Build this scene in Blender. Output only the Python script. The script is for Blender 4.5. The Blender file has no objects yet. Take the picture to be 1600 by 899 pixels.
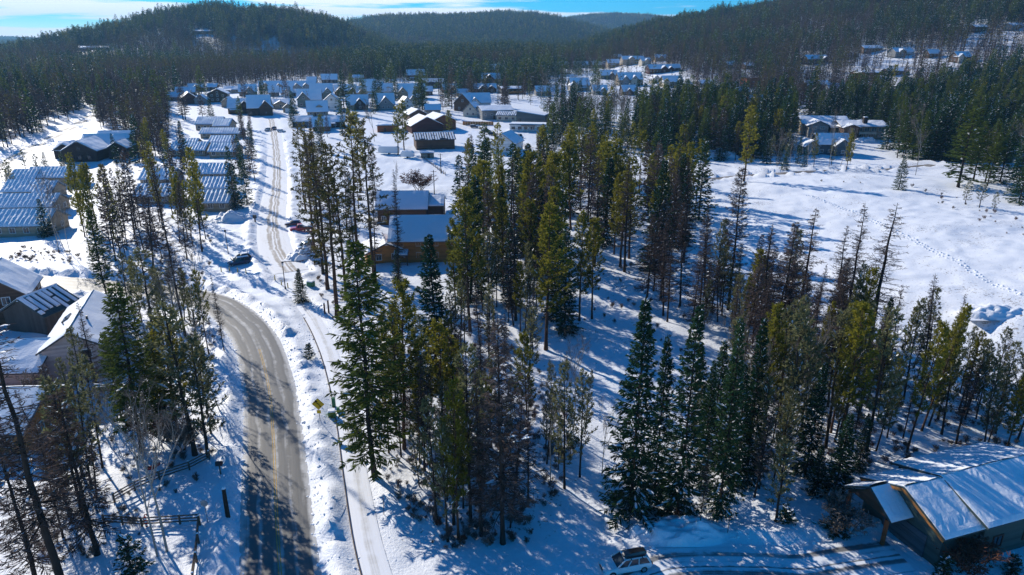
import bpy, bmesh, math, random
import numpy as np
from mathutils import Vector, Matrix

R = math.radians
rng = np.random.default_rng(7)
random.seed(7)
SC = bpy.context.scene
HAZE = True
COL = SC.collection

# ------------------------------------------------------------------ camera, world, sun, exposure
F_PX, PITCH, CAM_H = 1067.0, R(19.7), 46.0
cam_data = bpy.data.cameras.new('camera')
cam_data.sensor_width = 36.0
cam_data.lens = 36.0 * F_PX / 1600.0
cam_data.clip_start, cam_data.clip_end = 1.0, 60000.0
cam = bpy.data.objects.new('camera', cam_data)
COL.objects.link(cam)
cam.location = (0, 0, CAM_H)
cam.rotation_euler = (R(90) - PITCH, 0, 0)
SC.camera = cam

SUN_EL, SUN_AZ_LEFT = R(27.0), R(42.0)        # sun ahead and to the left
world = bpy.data.worlds.new('World')
SC.world = world
world.use_nodes = True
wn, wl = world.node_tree.nodes, world.node_tree.links
wn.clear()


def N(nodes, t, **kw):
    n = nodes.new(t)
    for k, v in kw.items():
        if k in n.inputs:
            n.inputs[k].default_value = v
        else:
            setattr(n, k, v)
    return n


w_out = N(wn, 'ShaderNodeOutputWorld')
w_bg = N(wn, 'ShaderNodeBackground')
w_bg.inputs['Strength'].default_value = 0.115
sky = N(wn, 'ShaderNodeTexSky', sky_type='NISHITA', sun_disc=False, sun_elevation=SUN_EL, sun_rotation=-SUN_AZ_LEFT,
        altitude=900.0, air_density=1.0, dust_density=0.15, ozone_density=8.0)
w_hs = N(wn, 'ShaderNodeHueSaturation')
w_hs.inputs['Saturation'].default_value = 2.6
w_hs.inputs['Value'].default_value = 1.0
# thin streaky cloud, thickest low in the sky on the sun's side and thinning away from it
w_tc = N(wn, 'ShaderNodeTexCoord')
w_map = N(wn, 'ShaderNodeMapping')
w_map.inputs['Scale'].default_value = (2.6, 2.6, 44.0)
w_map.inputs['Rotation'].default_value = (0.0, R(2.0), 0.0)
w_noise = N(wn, 'ShaderNodeTexNoise')
w_noise.inputs['Scale'].default_value = 1.6
w_noise.inputs['Detail'].default_value = 6.0
w_noise.inputs['Roughness'].default_value = 0.55
w_dot = N(wn, 'ShaderNodeVectorMath', operation='DOT_PRODUCT')
w_dot.inputs[1].default_value = (-math.sin(SUN_AZ_LEFT) * 0.97, math.cos(SUN_AZ_LEFT) * 0.97, 0.24)
w_side = N(wn, 'ShaderNodeMapRange')
w_side.inputs['From Min'].default_value = 0.45
w_side.inputs['From Max'].default_value = 1.0
w_side.inputs['To Min'].default_value = -0.16
w_side.inputs['To Max'].default_value = 0.15
w_sum = N(wn, 'ShaderNodeMath', operation='ADD')
w_ramp = N(wn, 'ShaderNodeMapRange', interpolation_type='SMOOTHSTEP')
w_ramp.inputs['From Min'].default_value = 0.46
w_ramp.inputs['From Max'].default_value = 0.60
w_mix = N(wn, 'ShaderNodeMix', data_type='RGBA')
w_mix.inputs[7].default_value = (9.2, 9.3, 9.4, 1)
wl.new(w_tc.outputs['Generated'], w_map.inputs['Vector'])
wl.new(w_map.outputs['Vector'], w_noise.inputs['Vector'])
wl.new(w_tc.outputs['Generated'], w_dot.inputs[0])
wl.new(w_dot.outputs['Value'], w_side.inputs['Value'])
wl.new(w_noise.outputs['Fac'], w_sum.inputs[0])
wl.new(w_side.outputs['Result'], w_sum.inputs[1])
wl.new(w_sum.outputs[0], w_ramp.inputs['Value'])
wl.new(sky.outputs['Color'], w_hs.inputs['Color'])
wl.new(w_hs.outputs['Color'], w_mix.inputs[6])
w_sep = N(wn, 'ShaderNodeSeparateXYZ')
w_low = N(wn, 'ShaderNodeMapRange', interpolation_type='SMOOTHSTEP')     # the cloud deck lies far off: none overhead
w_low.inputs['From Min'].default_value = 0.26
w_low.inputs['From Max'].default_value = 0.08
w_mul = N(wn, 'ShaderNodeMath', operation='MULTIPLY')
wl.new(w_tc.outputs['Generated'], w_sep.inputs[0])
wl.new(w_sep.outputs['Z'], w_low.inputs['Value'])
wl.new(w_ramp.outputs['Result'], w_mul.inputs[0])
wl.new(w_low.outputs['Result'], w_mul.inputs[1])
wl.new(w_mul.outputs[0], w_mix.inputs[0])
wl.new(w_mix.outputs[2], w_bg.inputs['Color'])
wl.new(w_bg.outputs['Background'], w_out.inputs['Surface'])

sun_data = bpy.data.lights.new('sun', 'SUN')
sun_data.energy = 4.6
sun_data.angle = R(0.5)
sun_data.color = (1.0, 0.935, 0.83)
sun = bpy.data.objects.new('sun', sun_data)
COL.objects.link(sun)
sun_dir = Vector((-math.sin(SUN_AZ_LEFT) * math.cos(SUN_EL), math.cos(SUN_AZ_LEFT) * math.cos(SUN_EL), math.sin(SUN_EL)))
sun.rotation_euler = sun_dir.to_track_quat('Z', 'Y').to_euler()
sun.location = (-200, 200, 300)

SC.view_settings.view_transform = 'Standard'
SC.view_settings.look = 'None'
SC.view_settings.exposure = 0.42
SC.view_settings.gamma = 1.0
SC.render.engine = 'CYCLES'
cy = SC.cycles
cy.max_bounces, cy.diffuse_bounces, cy.glossy_bounces = 5, 3, 2
cy.transmission_bounces, cy.transparent_max_bounces, cy.volume_bounces = 3, 4, 0
cy.use_denoising = True
cy.caustics_reflective = cy.caustics_refractive = False

# ------------------------------------------------------------------ terrain function and pixel -> ground
sp, cp = math.sin(PITCH), math.cos(PITCH)


def pix_dir(px, py):
    u = (np.asarray(px, float) - 800.0) / F_PX
    v = (449.5 - np.asarray(py, float)) / F_PX
    return u, cp + v * sp, -sp + v * cp


def flat(px, py, z=0.0):
    """point where the photograph's pixel meets the level z"""
    u, y, d = pix_dir(px, py)
    t = (z - CAM_H) / d
    return u * t, y * t


def to_pix(x, y, z):
    dz = np.asarray(z, float) - CAM_H
    depth = np.asarray(y) * cp - dz * sp
    up = np.asarray(y) * sp + dz * cp
    return 800 + F_PX * np.asarray(x) / depth, 449.5 - F_PX * up / depth, depth


def smooth(a, b, x):
    t = np.clip((np.asarray(x, float) - a) / (b - a), 0, 1)
    return t * t * (3 - 2 * t)


_G = rng.random((64, 64))


def vnoise(x, y):
    x = np.asarray(x, float); y = np.asarray(y, float)
    xi = np.floor(x).astype(int); yi = np.floor(y).astype(int)
    fx = x - xi; fy = y - yi
    fx = fx * fx * (3 - 2 * fx); fy = fy * fy * (3 - 2 * fy)
    a = _G[xi % 64, yi % 64]; b = _G[(xi + 1) % 64, yi % 64]
    c = _G[xi % 64, (yi + 1) % 64]; d = _G[(xi + 1) % 64, (yi + 1) % 64]
    return (a * (1 - fx) + b * fx) * (1 - fy) + (c * (1 - fx) + d * fx) * fy - 0.5


def fbm(x, y, o=4):
    s = 0; a = 1.0
    for k in range(o):
        s = s + a * vnoise(x * 2 ** k + 17.3 * k, y * 2 ** k - 9.1 * k)
        a *= 0.5
    return s


def ridge_profile(y0, pts, tree):
    xs, hs = [], []
    for px, py in pts:
        u, yy, d = pix_dir(px, py)
        xs.append(u / yy * y0); hs.append(max(0.0, CAM_H + y0 * d / yy - tree))
    return np.array(xs), np.array(hs)


HILL_L = ridge_profile(1300, [(-700, 66), (-300, 66), (0, 78), (60, 76), (115, 67), (160, 50), (205, 38), (250, 24), (300, 10), (335, 4), (370, 3), (405, 6), (440, 9), (480, 16), (510, 26), (540, 42), (580, 62), (640, 90), (700, 100)], 27)
HILL_M = ridge_profile(2700, [(250, 75), (440, 50), (520, 40), (560, 27), (600, 20), (650, 17), (700, 18), (760, 14), (800, 14), (840, 16), (880, 24), (940, 42), (1020, 62), (1100, 75)], 36)
HILL_F = ridge_profile(4200, [(700, 60), (820, 34), (880, 25), (920, 19), (960, 17), (1010, 20), (1050, 26), (1120, 40), (1200, 60)], 36)
HILL_FL = ridge_profile(5200, [(-900, 55), (-300, 58), (0, 61), (60, 64), (110, 68), (200, 66), (300, 70), (500, 70)], 10)
HILL_R = ridge_profile(1500, [(880, 72), (960, 50), (1020, 33), (1060, 26), (1100, 21), (1160, 14), (1200, 9), (1240, 5), (1290, 0), (1350, -8), (1450, -20), (1600, -42), (1800, -70), (2300, -110)], 30)


def H_base(x, y):
    x = np.asarray(x, float); y = np.asarray(y, float)
    b = 0.030 * np.clip(y - 235, 0, 640) * (1 - 0.25 * smooth(-150, -500, x))
    b = b - 8 * smooth(900, 2500, y)
    return b


FIELD_EDGE = [flat(*p) for p in [(1000, 285), (1090, 318), (1200, 400), (1300, 455), (1400, 490), (1490, 515), (1560, 540), (1660, 560), (1900, 600)]]


def seg_dist(x, y, pts, closed=False):
    """distance to a polyline, and signed side (left of travel positive) of the nearest segment"""
    x = np.asarray(x, float); y = np.asarray(y, float)
    best = np.full(x.shape, 1e9); side = np.zeros(x.shape)
    for (ax, ay), (bx, by) in zip(pts[:-1], pts[1:]):
        dx, dy = bx - ax, by - ay
        L = dx * dx + dy * dy
        t = np.clip(((x - ax) * dx + (y - ay) * dy) / L, 0, 1)
        d = np.hypot(x - ax - t * dx, y - ay - t * dy)
        s = dx * (y - ay) - dy * (x - ax)
        m = d < best
        best = np.where(m, d, best); side = np.where(m, np.sign(s), side)
    return best, side


def H_smooth(x, y):
    """the lie of the land without snow relief"""
    x = np.asarray(x, float); y = np.asarray(y, float)
    h = H_base(x, y)
    # left hill, right hillside, far ridges
    g = np.where(y < 1300, np.exp(-((y - 1300) / 330.0) ** 2), np.exp(-((y - 1300) / 700.0) ** 2))
    left = np.interp(x, *HILL_L) * g
    gr = np.where(y < 1500, smooth(330, 1500, y) ** 0.9, np.exp(-((y - 1500) / 1500.0) ** 2))
    right = np.interp(x * 1500 / np.clip(y, 700, 1500), *HILL_R) * gr
    right = right + 34 * smooth(230, 640, x) * smooth(330, 760, y) * (1 - smooth(1000, 1500, y))
    h = np.maximum(h, np.maximum(left, right) + 0.4 * np.minimum(h, np.maximum(left, right)) * 0.5)
    gm = np.where(y < 2700, np.exp(-((y - 2700) / 750.0) ** 2), np.exp(-((y - 2700) / 1000.0) ** 2))
    gf = np.exp(-((y - 4200) / 800.0) ** 2)
    gl = np.exp(-((y - 5200) / 900.0) ** 2)
    h = np.maximum(h, np.interp(x, *HILL_M) * gm)
    h = np.maximum(h, np.interp(x, *HILL_F) * gf)
    h = np.maximum(h, np.interp(x, *HILL_FL) * gl)
    h = h + 5.0 * fbm(x / 160.0, y / 160.0, 3) * smooth(500, 1100, y)
    # the field stands above the wood, with a bare bank where it is cut
    d, s = seg_dist(x, y, FIELD_EDGE)
    lift = smooth(-1.0, 9.0, d * np.where(s > 0, 1, -1)) * (1 - smooth(215, 290, y))
    h = h + lift * (1.2 + 3.0 * smooth(60, 110, x))
    return h


def ground_of(px, py, Hf=None):
    """ray-march the photograph's pixels onto the land"""
    Hf = Hf or H_smooth
    u, yy, d = pix_dir(px, py)
    u, yy, d = np.broadcast_arrays(np.atleast_1d(u), np.atleast_1d(yy), np.atleast_1d(d))
    ts = 40.0 * 1.03 ** np.arange(172)
    lo = np.full(u.shape, ts[0]); hi = np.full(u.shape, ts[-1]); done = np.zeros(u.shape, bool)
    for a, b in zip(ts[:-1], ts[1:]):
        below = (CAM_H + d * b) < Hf(u * b, yy * b)
        new = below & ~done
        lo = np.where(new, a, lo); hi = np.where(new, b, hi); done |= below
        if done.all():
            break
    for _ in range(14):
        m = 0.5 * (lo + hi)
        below = (CAM_H + d * m) < Hf(u * m, yy * m)
        hi = np.where(below, m, hi); lo = np.where(below, lo, m)
    x, y = u * hi, yy * hi
    return x, y, Hf(x, y)


def P(px, py):
    x, y, z = ground_of(px, py)
    return float(x[0]), float(y[0]), float(z[0])


def height_to(x, y, z, top_py):
    """height above (x,y,z) that reaches the photograph's row top_py"""
    u, yy, d = pix_dir(800, top_py)
    return CAM_H + y * d / yy - z


# roads, given by photograph pixels of their centre lines
def line_world(pts, step=1.5):
    w = [P(*p)[:2] for p in pts]
    # Catmull-Rom, resampled
    w = [np.array(p) for p in w]
    w = [2 * w[0] - w[1]] + w + [2 * w[-1] - w[-2]]
    out = []
    for i in range(1, len(w) - 2):
        p0, p1, p2, p3 = w[i - 1:i + 3]
        n = max(2, int(np.linalg.norm(p2 - p1) / step))
        for k in range(n):
            t = k / n
            out.append(tuple(0.5 * ((2 * p1) + (-p0 + p2) * t + (2 * p0 - 5 * p1 + 4 * p2 - p3) * t * t + (-p0 + 3 * p1 - 3 * p2 + p3) * t ** 3)))
    out.append(tuple(w[-2]))
    return out


ROADS = {  # name: centre line pixels, half width (m), bank height
    'main_road': ([(446, 1010), (438, 899), (432, 800), (428, 700), (422, 620), (412, 570), (398, 530), (372, 498), (338, 475), (290, 462), (220, 454), (140, 446), (60, 440), (-60, 434), (-200, 430)], 3.4, 0.75),
    'side_street': ([(455, 425), (432, 395), (425, 360), (426, 330), (430, 300), (432, 270), (431, 240), (428, 215), (425, 196), (423, 186)], 3.6, 0.55),
    'back_road': ([(900, 300), (990, 290), (1080, 283), (1160, 276), (1243, 270), (1310, 267), (1380, 266), (1460, 258)], 2.8, 1.0),
    'lane_road': ([(-80, 292), (0, 258), (60, 226), (105, 203), (128, 190), (150, 176)], 3.4, 0.6),
    'village_street': ([(830, 232), (795, 218), (760, 205), (725, 195), (690, 186)], 3.6, 0.3),
    'driveway': ([(1020, 985), (990, 925), (1012, 893), (1070, 881), (1160, 880), (1250, 884), (1330, 872), (1400, 862)], 2.4, 0.25),
    'footpath': ([(612, 960), (590, 899), (572, 830), (556, 740), (543, 660), (527, 590), (510, 540), (490, 500), (468, 468), (458, 440)], 1.15, 0.2),
}
LINES = {k: line_world(v[0]) for k, v in ROADS.items()}
DENSE = {k: v[::2] + [v[-1]] for k, v in LINES.items()}


def H(x, y, roads=True):
    """snow surface: land, drifts and snowbanks, cut for roads"""
    x = np.asarray(x, float); y = np.asarray(y, float)
    h = H_smooth(x, y)
    near = 1 - smooth(260, 420, y)
    relief = (0.55 * fbm(x / 9.0, y / 9.0, 3) + 0.28 * fbm(x / 2.3, y / 2.3, 3)) * near
    if not roads:
        return h + relief * 0.4
    keep = np.ones_like(h); bank = np.zeros_like(h)
    for k, (_, hw, bh) in ROADS.items():
        pts = DENSE[k]
        xs = [p[0] for p in pts]; ys = [p[1] for p in pts]
        m = (x > min(xs) - 12) & (x < max(xs) + 12) & (y > min(ys) - 12) & (y < max(ys) + 12)
        if not m.any():
            continue
        d, _s = seg_dist(x[m], y[m], pts)
        keep[m] = np.minimum(keep[m], smooth(hw + 0.2, hw + 1.6, d))
        e = (d - hw - 1.7) / 1.3
        b = bh * np.exp(-e * e) * (1.0 + 1.6 * fbm(x[m] / 1.7, y[m] / 1.7, 3)) + 0.2 * bh * (d > hw)
        b *= smooth(hw + 0.1, hw + 0.8, d)
        bank[m] = np.maximum(bank[m], b)
        bank[m] = np.where(d < hw + 0.15, -0.06, bank[m])
    bank = np.where(keep < 0.02, np.minimum(bank, 0), bank)
    return h + relief * keep + bank * np.where(bank < 0, 1, keep)


def Hs(x, y):
    """height of the land sheet as built"""
    i = min(max(int(np.searchsorted(gx, x)) - 1, 0), len(gx) - 2)
    j = min(max(int(np.searchsorted(gy, y)) - 1, 0), len(gy) - 2)
    fx = (x - gx[i]) / (gx[i + 1] - gx[i]); fy = (y - gy[j]) / (gy[j + 1] - gy[j])
    return float((GZ[j, i] * (1 - fx) + GZ[j, i + 1] * fx) * (1 - fy) + (GZ[j + 1, i] * (1 - fx) + GZ[j + 1, i + 1] * fx) * fy)


def PH(px, py):
    x, y, _ = P(px, py)
    return x, y, Hs(x, y)

# ------------------------------------------------------------------ materials (procedural)
M = {}


def new_mat(name):
    m = bpy.data.materials.new(name)
    m.use_nodes = True
    t = m.node_tree
    t.nodes.clear()
    out = t.nodes.new('ShaderNodeOutputMaterial')
    return m, t, out


def plain(name, col, rough=0.7, spec=0.3, var=0.12, scale=3.0, bump=0.0, bscale=20.0, metal=0.0, stretch=(1, 1, 1), coat=0.0):
    """principled paint with mottled colour and optional relief"""
    m, t, out = new_mat(name)
    n, l = t.nodes, t.links
    b = n.new('ShaderNodeBsdfPrincipled')
    b.inputs['Roughness'].default_value = rough
    b.inputs['Specular IOR Level'].default_value = spec
    b.inputs['Metallic'].default_value = metal
    b.inputs['Coat Weight'].default_value = coat
    tc = n.new('ShaderNodeTexCoord')
    mp = n.new('ShaderNodeMapping')
    mp.inputs['Scale'].default_value = stretch
    l.new(tc.outputs['Object'], mp.inputs['Vector'])
    ns = N(n, 'ShaderNodeTexNoise')
    ns.inputs['Scale'].default_value = scale
    ns.inputs['Detail'].default_value = 4
    l.new(mp.outputs[0], ns.inputs['Vector'])
    mx = N(n, 'ShaderNodeMix', data_type='RGBA')
    mx.inputs[6].default_value = tuple(max(0, c * (1 - var * 2)) for c in col) + (1,)
    mx.inputs[7].default_value = tuple(min(1, c * (1 + var * 2)) for c in col) + (1,)
    l.new(ns.outputs['Fac'], mx.inputs[0])
    l.new(mx.outputs[2], b.inputs['Base Color'])
    if bump:
        n2 = N(n, 'ShaderNodeTexNoise')
        n2.inputs['Scale'].default_value = bscale
        n2.inputs['Detail'].default_value = 3
        l.new(mp.outputs[0], n2.inputs['Vector'])
        bp = n.new('ShaderNodeBump')
        bp.inputs['Strength'].default_value = bump
        bp.inputs['Distance'].default_value = 0.05
        l.new(n2.outputs['Fac'], bp.inputs['Height'])
        l.new(bp.outputs[0], b.inputs['Normal'])
    l.new(b.outputs[0], out.inputs[0])
    M[name] = m
    return m


def boards(name, col, width=0.18, vertical=False, var=0.18):
    """painted or stained timber siding: board lines with relief"""
    m, t, out = new_mat(name)
    n, l = t.nodes, t.links
    b = n.new('ShaderNodeBsdfPrincipled')
    b.inputs['Roughness'].default_value = 0.75
    b.inputs['Specular IOR Level'].default_value = 0.2
    tc = n.new('ShaderNodeTexCoord')
    sx = n.new('ShaderNodeSeparateXYZ')
    l.new(tc.outputs['Object'], sx.inputs[0])
    src = sx.outputs['Z']
    if vertical:
        ad = N(n, 'ShaderNodeMath', operation='ADD')
        l.new(sx.outputs['X'], ad.inputs[0]); l.new(sx.outputs['Y'], ad.inputs[1])
        src = ad.outputs[0]
    dv = N(n, 'ShaderNodeMath', operation='DIVIDE'); dv.inputs[1].default_value = width
    l.new(src, dv.inputs[0])
    fr = N(n, 'ShaderNodeMath', operation='FRACT'); l.new(dv.outputs[0], fr.inputs[0])
    fl = N(n, 'ShaderNodeMath', operation='FLOOR'); l.new(dv.outputs[0], fl.inputs[0])
    wn_ = N(n, 'ShaderNodeTexWhiteNoise', noise_dimensions='1D'); l.new(fl.outputs[0], wn_.inputs['W'])
    ns = N(n, 'ShaderNodeTexNoise'); ns.inputs['Scale'].default_value = 1.4; ns.inputs['Detail'].default_value = 5
    l.new(tc.outputs['Object'], ns.inputs['Vector'])
    av = N(n, 'ShaderNodeMath', operation='ADD'); l.new(wn_.outputs['Value'], av.inputs[0]); l.new(ns.outputs['Fac'], av.inputs[1])
    hf = N(n, 'ShaderNodeMath', operation='MULTIPLY'); hf.inputs[1].default_value = 0.5; l.new(av.outputs[0], hf.inputs[0])
    mx = N(n, 'ShaderNodeMix', data_type='RGBA')
    mx.inputs[6].default_value = tuple(c * (1 - 2 * var) for c in col) + (1,)
    mx.inputs[7].default_value = tuple(min(1, c * (1 + 2 * var)) for c in col) + (1,)
    l.new(hf.outputs[0], mx.inputs[0])
    l.new(mx.outputs[2], b.inputs['Base Color'])
    bp = n.new('ShaderNodeBump'); bp.inputs['Strength'].default_value = 0.6; bp.inputs['Distance'].default_value = 0.04
    l.new(fr.outputs[0], bp.inputs['Height']); l.new(bp.outputs[0], b.inputs['Normal'])
    l.new(b.outputs[0], out.inputs[0])
    M[name] = m
    return m


def foliage(name, ca, cb, trans=0.3, rough=0.65):
    """needles or twigs: colour runs between two tones by the per-spray 'tint', each tree a little different"""
    m, t, out = new_mat(name)
    n, l = t.nodes, t.links
    at = N(n, 'ShaderNodeAttribute', attribute_name='tint')
    oi = n.new('ShaderNodeObjectInfo')
    ma = N(n, 'ShaderNodeMath', operation='MULTIPLY_ADD'); ma.inputs[1].default_value = 0.55; ma.inputs[2].default_value = -0.25
    l.new(oi.outputs['Random'], ma.inputs[0])
    ad = N(n, 'ShaderNodeMath', operation='ADD', use_clamp=True)
    l.new(at.outputs['Fac'], ad.inputs[0]); l.new(ma.outputs[0], ad.inputs[1])
    mx = N(n, 'ShaderNodeMix', data_type='RGBA')
    mx.inputs[6].default_value = ca + (1,); mx.inputs[7].default_value = cb + (1,)
    l.new(ad.outputs[0], mx.inputs[0])
    d = n.new('ShaderNodeBsdfDiffuse'); l.new(mx.outputs[2], d.inputs['Color'])
    if trans:
        tr = n.new('ShaderNodeBsdfTranslucent')
        l.new(mx.outputs[2], tr.inputs['Color'])
        ms = n.new('ShaderNodeMixShader'); ms.inputs[0].default_value = trans
        l.new(d.outputs[0], ms.inputs[1]); l.new(tr.outputs[0], ms.inputs[2])
        l.new(ms.outputs[0], out.inputs[0])
    else:
        l.new(d.outputs[0], out.inputs[0])
    M[name] = m
    return m


def snow_mat(name, col=(0.84, 0.86, 0.89), bump=0.35, bscale=9.0, specks=False):
    m, t, out = new_mat(name)
    n, l = t.nodes, t.links
    b = n.new('ShaderNodeBsdfPrincipled')
    b.inputs['Roughness'].default_value = 0.55
    b.inputs['Specular IOR Level'].default_value = 0.25
    tc = n.new('ShaderNodeTexCoord')
    n1 = N(n, 'ShaderNodeTexNoise'); n1.inputs['Scale'].default_value = bscale * 0.12; n1.inputs['Detail'].default_value = 5
    n2 = N(n, 'ShaderNodeTexNoise'); n2.inputs['Scale'].default_value = bscale * 0.35; n2.inputs['Detail'].default_value = 6; n2.inputs['Roughness'].default_value = 0.62
    l.new(tc.outputs['Object'], n1.inputs['Vector']); l.new(tc.outputs['Object'], n2.inputs['Vector'])
    mx = N(n, 'ShaderNodeMix', data_type='RGBA')
    mx.inputs[6].default_value = tuple(c * 0.93 for c in col) + (1,); mx.inputs[7].default_value = col + (1,)
    l.new(n1.outputs['Fac'], mx.inputs[0])
    last = mx.outputs[2]
    if specks:  # dead grass and litter that pokes through, by the 'litter' amount on the land
        at = N(n, 'ShaderNodeAttribute', attribute_name='litter')
        n3 = N(n, 'ShaderNodeTexNoise'); n3.inputs['Scale'].default_value = 1.9; n3.inputs['Detail'].default_value = 8; n3.inputs['Roughness'].default_value = 0.72
        l.new(tc.outputs['Object'], n3.inputs['Vector'])
        n4 = N(n, 'ShaderNodeTexNoise'); n4.inputs['Scale'].default_value = 0.11; n4.inputs['Detail'].default_value = 3
        l.new(tc.outputs['Object'], n4.inputs['Vector'])
        s1 = N(n, 'ShaderNodeMath', operation='MULTIPLY_ADD'); s1.inputs[1].default_value = 0.35
        l.new(n4.outputs['Fac'], s1.inputs[0]); l.new(n3.outputs['Fac'], s1.inputs[2])
        s2 = N(n, 'ShaderNodeMath', operation='MULTIPLY_ADD'); s2.inputs[1].default_value = 0.22
        l.new(at.outputs['Fac'], s2.inputs[0]); l.new(s1.outputs[0], s2.inputs[2])
        rp = N(n, 'ShaderNodeMapRange', interpolation_type='SMOOTHSTEP')
        rp.inputs['From Min'].default_value = 0.90; rp.inputs['From Max'].default_value = 1.0
        l.new(s2.outputs[0], rp.inputs['Value'])
        mg = N(n, 'ShaderNodeMix', data_type='RGBA')
        mg.inputs[7].default_value = (0.16, 0.125, 0.085, 1)
        l.new(rp.outputs[0], mg.inputs[0]); l.new(last, mg.inputs[6])
        last = mg.outputs[2]
    l.new(last, b.inputs['Base Color'])
    bp = n.new('ShaderNodeBump'); bp.inputs['Strength'].default_value = bump; bp.inputs['Distance'].default_value = 0.22
    l.new(n2.outputs['Fac'], bp.inputs['Height']); l.new(bp.outputs[0], b.inputs['Normal'])
    l.new(b.outputs[0], out.inputs[0])
    M[name] = m
    return m


def road_mat(name, bare, dirty, snowy, tracks, snow_amt, wet=0.55):
    """road surface with lengthwise wear: u runs across (0..1), v along in metres; tracks: (position, half width) of bare wheel lines"""
    m, t, out = new_mat(name)
    n, l = t.nodes, t.links
    b = n.new('ShaderNodeBsdfPrincipled')
    b.inputs['Roughness'].default_value = wet; b.inputs['Specular IOR Level'].default_value = 0.3
    uv = N(n, 'ShaderNodeUVMap', uv_map='lane')
    sx = n.new('ShaderNodeSeparateXYZ'); l.new(uv.outputs[0], sx.inputs[0])
    tc = n.new('ShaderNodeTexCoord')
    mp = n.new('ShaderNodeMapping'); mp.inputs['Scale'].default_value = (9.0, 0.055, 1)
    l.new(uv.outputs[0], mp.inputs['Vector'])
    streak = N(n, 'ShaderNodeTexNoise'); streak.inputs['Scale'].default_value = 1.6; streak.inputs['Detail'].default_value = 5
    l.new(mp.outputs[0], streak.inputs['Vector'])
    blot = N(n, 'ShaderNodeTexNoise'); blot.inputs['Scale'].default_value = 0.8; blot.inputs['Detail'].default_value = 7; blot.inputs['Roughness'].default_value = 0.65
    l.new(tc.outputs['Object'], blot.inputs['Vector'])
    # the tracks wander a little along the way
    mw = N(n, 'ShaderNodeMapping'); mw.inputs['Scale'].default_value = (0.0, 0.11, 1); l.new(uv.outputs[0], mw.inputs['Vector'])
    wob = N(n, 'ShaderNodeTexNoise'); wob.inputs['Scale'].default_value = 1.0; wob.inputs['Detail'].default_value = 2; l.new(mw.outputs[0], wob.inputs['Vector'])
    b2 = N(n, 'ShaderNodeMath', operation='MULTIPLY_ADD'); b2.inputs[1].default_value = 0.05; l.new(blot.outputs['Fac'], b2.inputs[0]); l.new(sx.outputs['X'], b2.inputs[2])
    lane = N(n, 'ShaderNodeMath', operation='MULTIPLY_ADD'); lane.inputs[1].default_value = 0.20; l.new(wob.outputs['Fac'], lane.inputs[0]); l.new(b2.outputs[0], lane.inputs[2])
    lane2 = N(n, 'ShaderNodeMath', operation='SUBTRACT'); lane2.inputs[1].default_value = 0.125; l.new(lane.outputs[0], lane2.inputs[0])
    tot = None
    for c, w in tracks:
        a = N(n, 'ShaderNodeMath', operation='SUBTRACT'); a.inputs[1].default_value = c; l.new(lane2.outputs[0], a.inputs[0])
        ab = N(n, 'ShaderNodeMath', operation='ABSOLUTE'); l.new(a.outputs[0], ab.inputs[0])
        r = N(n, 'ShaderNodeMapRange', interpolation_type='SMOOTHSTEP')
        r.inputs['From Min'].default_value = w * 1.7; r.inputs['From Max'].default_value = w * 0.4
        l.new(ab.outputs[0], r.inputs['Value'])
        if tot is None:
            tot = r.outputs[0]
        else:
            mxm = N(n, 'ShaderNodeMath', operation='MAXIMUM'); l.new(tot, mxm.inputs[0]); l.new(r.outputs[0], mxm.inputs[1]); tot = mxm.outputs[0]
    c1 = N(n, 'ShaderNodeMix', data_type='RGBA'); c1.inputs[6].default_value = bare + (1,); c1.inputs[7].default_value = dirty + (1,)
    l.new(streak.outputs['Fac'], c1.inputs[0])
    # snow left: more between tracks and at the edges
    e = N(n, 'ShaderNodeMath', operation='SUBTRACT'); e.inputs[1].default_value = 0.5; l.new(sx.outputs['X'], e.inputs[0])
    ea = N(n, 'ShaderNodeMath', operation='ABSOLUTE'); l.new(e.outputs[0], ea.inputs[0])
    er = N(n, 'ShaderNodeMapRange', interpolation_type='SMOOTHSTEP'); er.inputs['From Min'].default_value = 0.40; er.inputs['From Max'].default_value = 0.5
    l.new(ea.outputs[0], er.inputs['Value'])
    k1 = N(n, 'ShaderNodeMath', operation='MULTIPLY_ADD'); k1.inputs[1].default_value = -0.42; k1.inputs[2].default_value = snow_amt
    l.new(tot, k1.inputs[0])
    k2 = N(n, 'ShaderNodeMath', operation='MULTIPLY_ADD'); k2.inputs[1].default_value = 0.35; l.new(er.outputs[0], k2.inputs[0]); l.new(k1.outputs[0], k2.inputs[2])
    k3 = N(n, 'ShaderNodeMath', operation='MULTIPLY_ADD'); k3.inputs[1].default_value = 0.75; l.new(streak.outputs['Fac'], k3.inputs[0]); l.new(k2.outputs[0], k3.inputs[2])
    k4 = N(n, 'ShaderNodeMath', operation='MULTIPLY_ADD'); k4.inputs[1].default_value = 0.75; l.new(blot.outputs['Fac'], k4.inputs[0]); l.new(k3.outputs[0], k4.inputs[2])
    rs = N(n, 'ShaderNodeMapRange', interpolation_type='SMOOTHSTEP'); rs.inputs['From Min'].default_value = 0.85; rs.inputs['From Max'].default_value = 1.35
    l.new(k4.outputs[0], rs.inputs['Value'])
    c2 = N(n, 'ShaderNodeMix', data_type='RGBA'); c2.inputs[7].default_value = snowy + (1,)
    l.new(rs.outputs[0], c2.inputs[0]); l.new(c1.outputs[2], c2.inputs[6])
    l.new(c2.outputs[2], b.inputs['Base Color'])
    bp = n.new('ShaderNodeBump'); bp.inputs['Strength'].default_value = 0.3; bp.inputs['Distance'].default_value = 0.06
    l.new(k4.outputs[0], bp.inputs['Height']); l.new(bp.outputs[0], b.inputs['Normal'])
    l.new(b.outputs[0], out.inputs[0])
    M[name] = m
    return m


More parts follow.
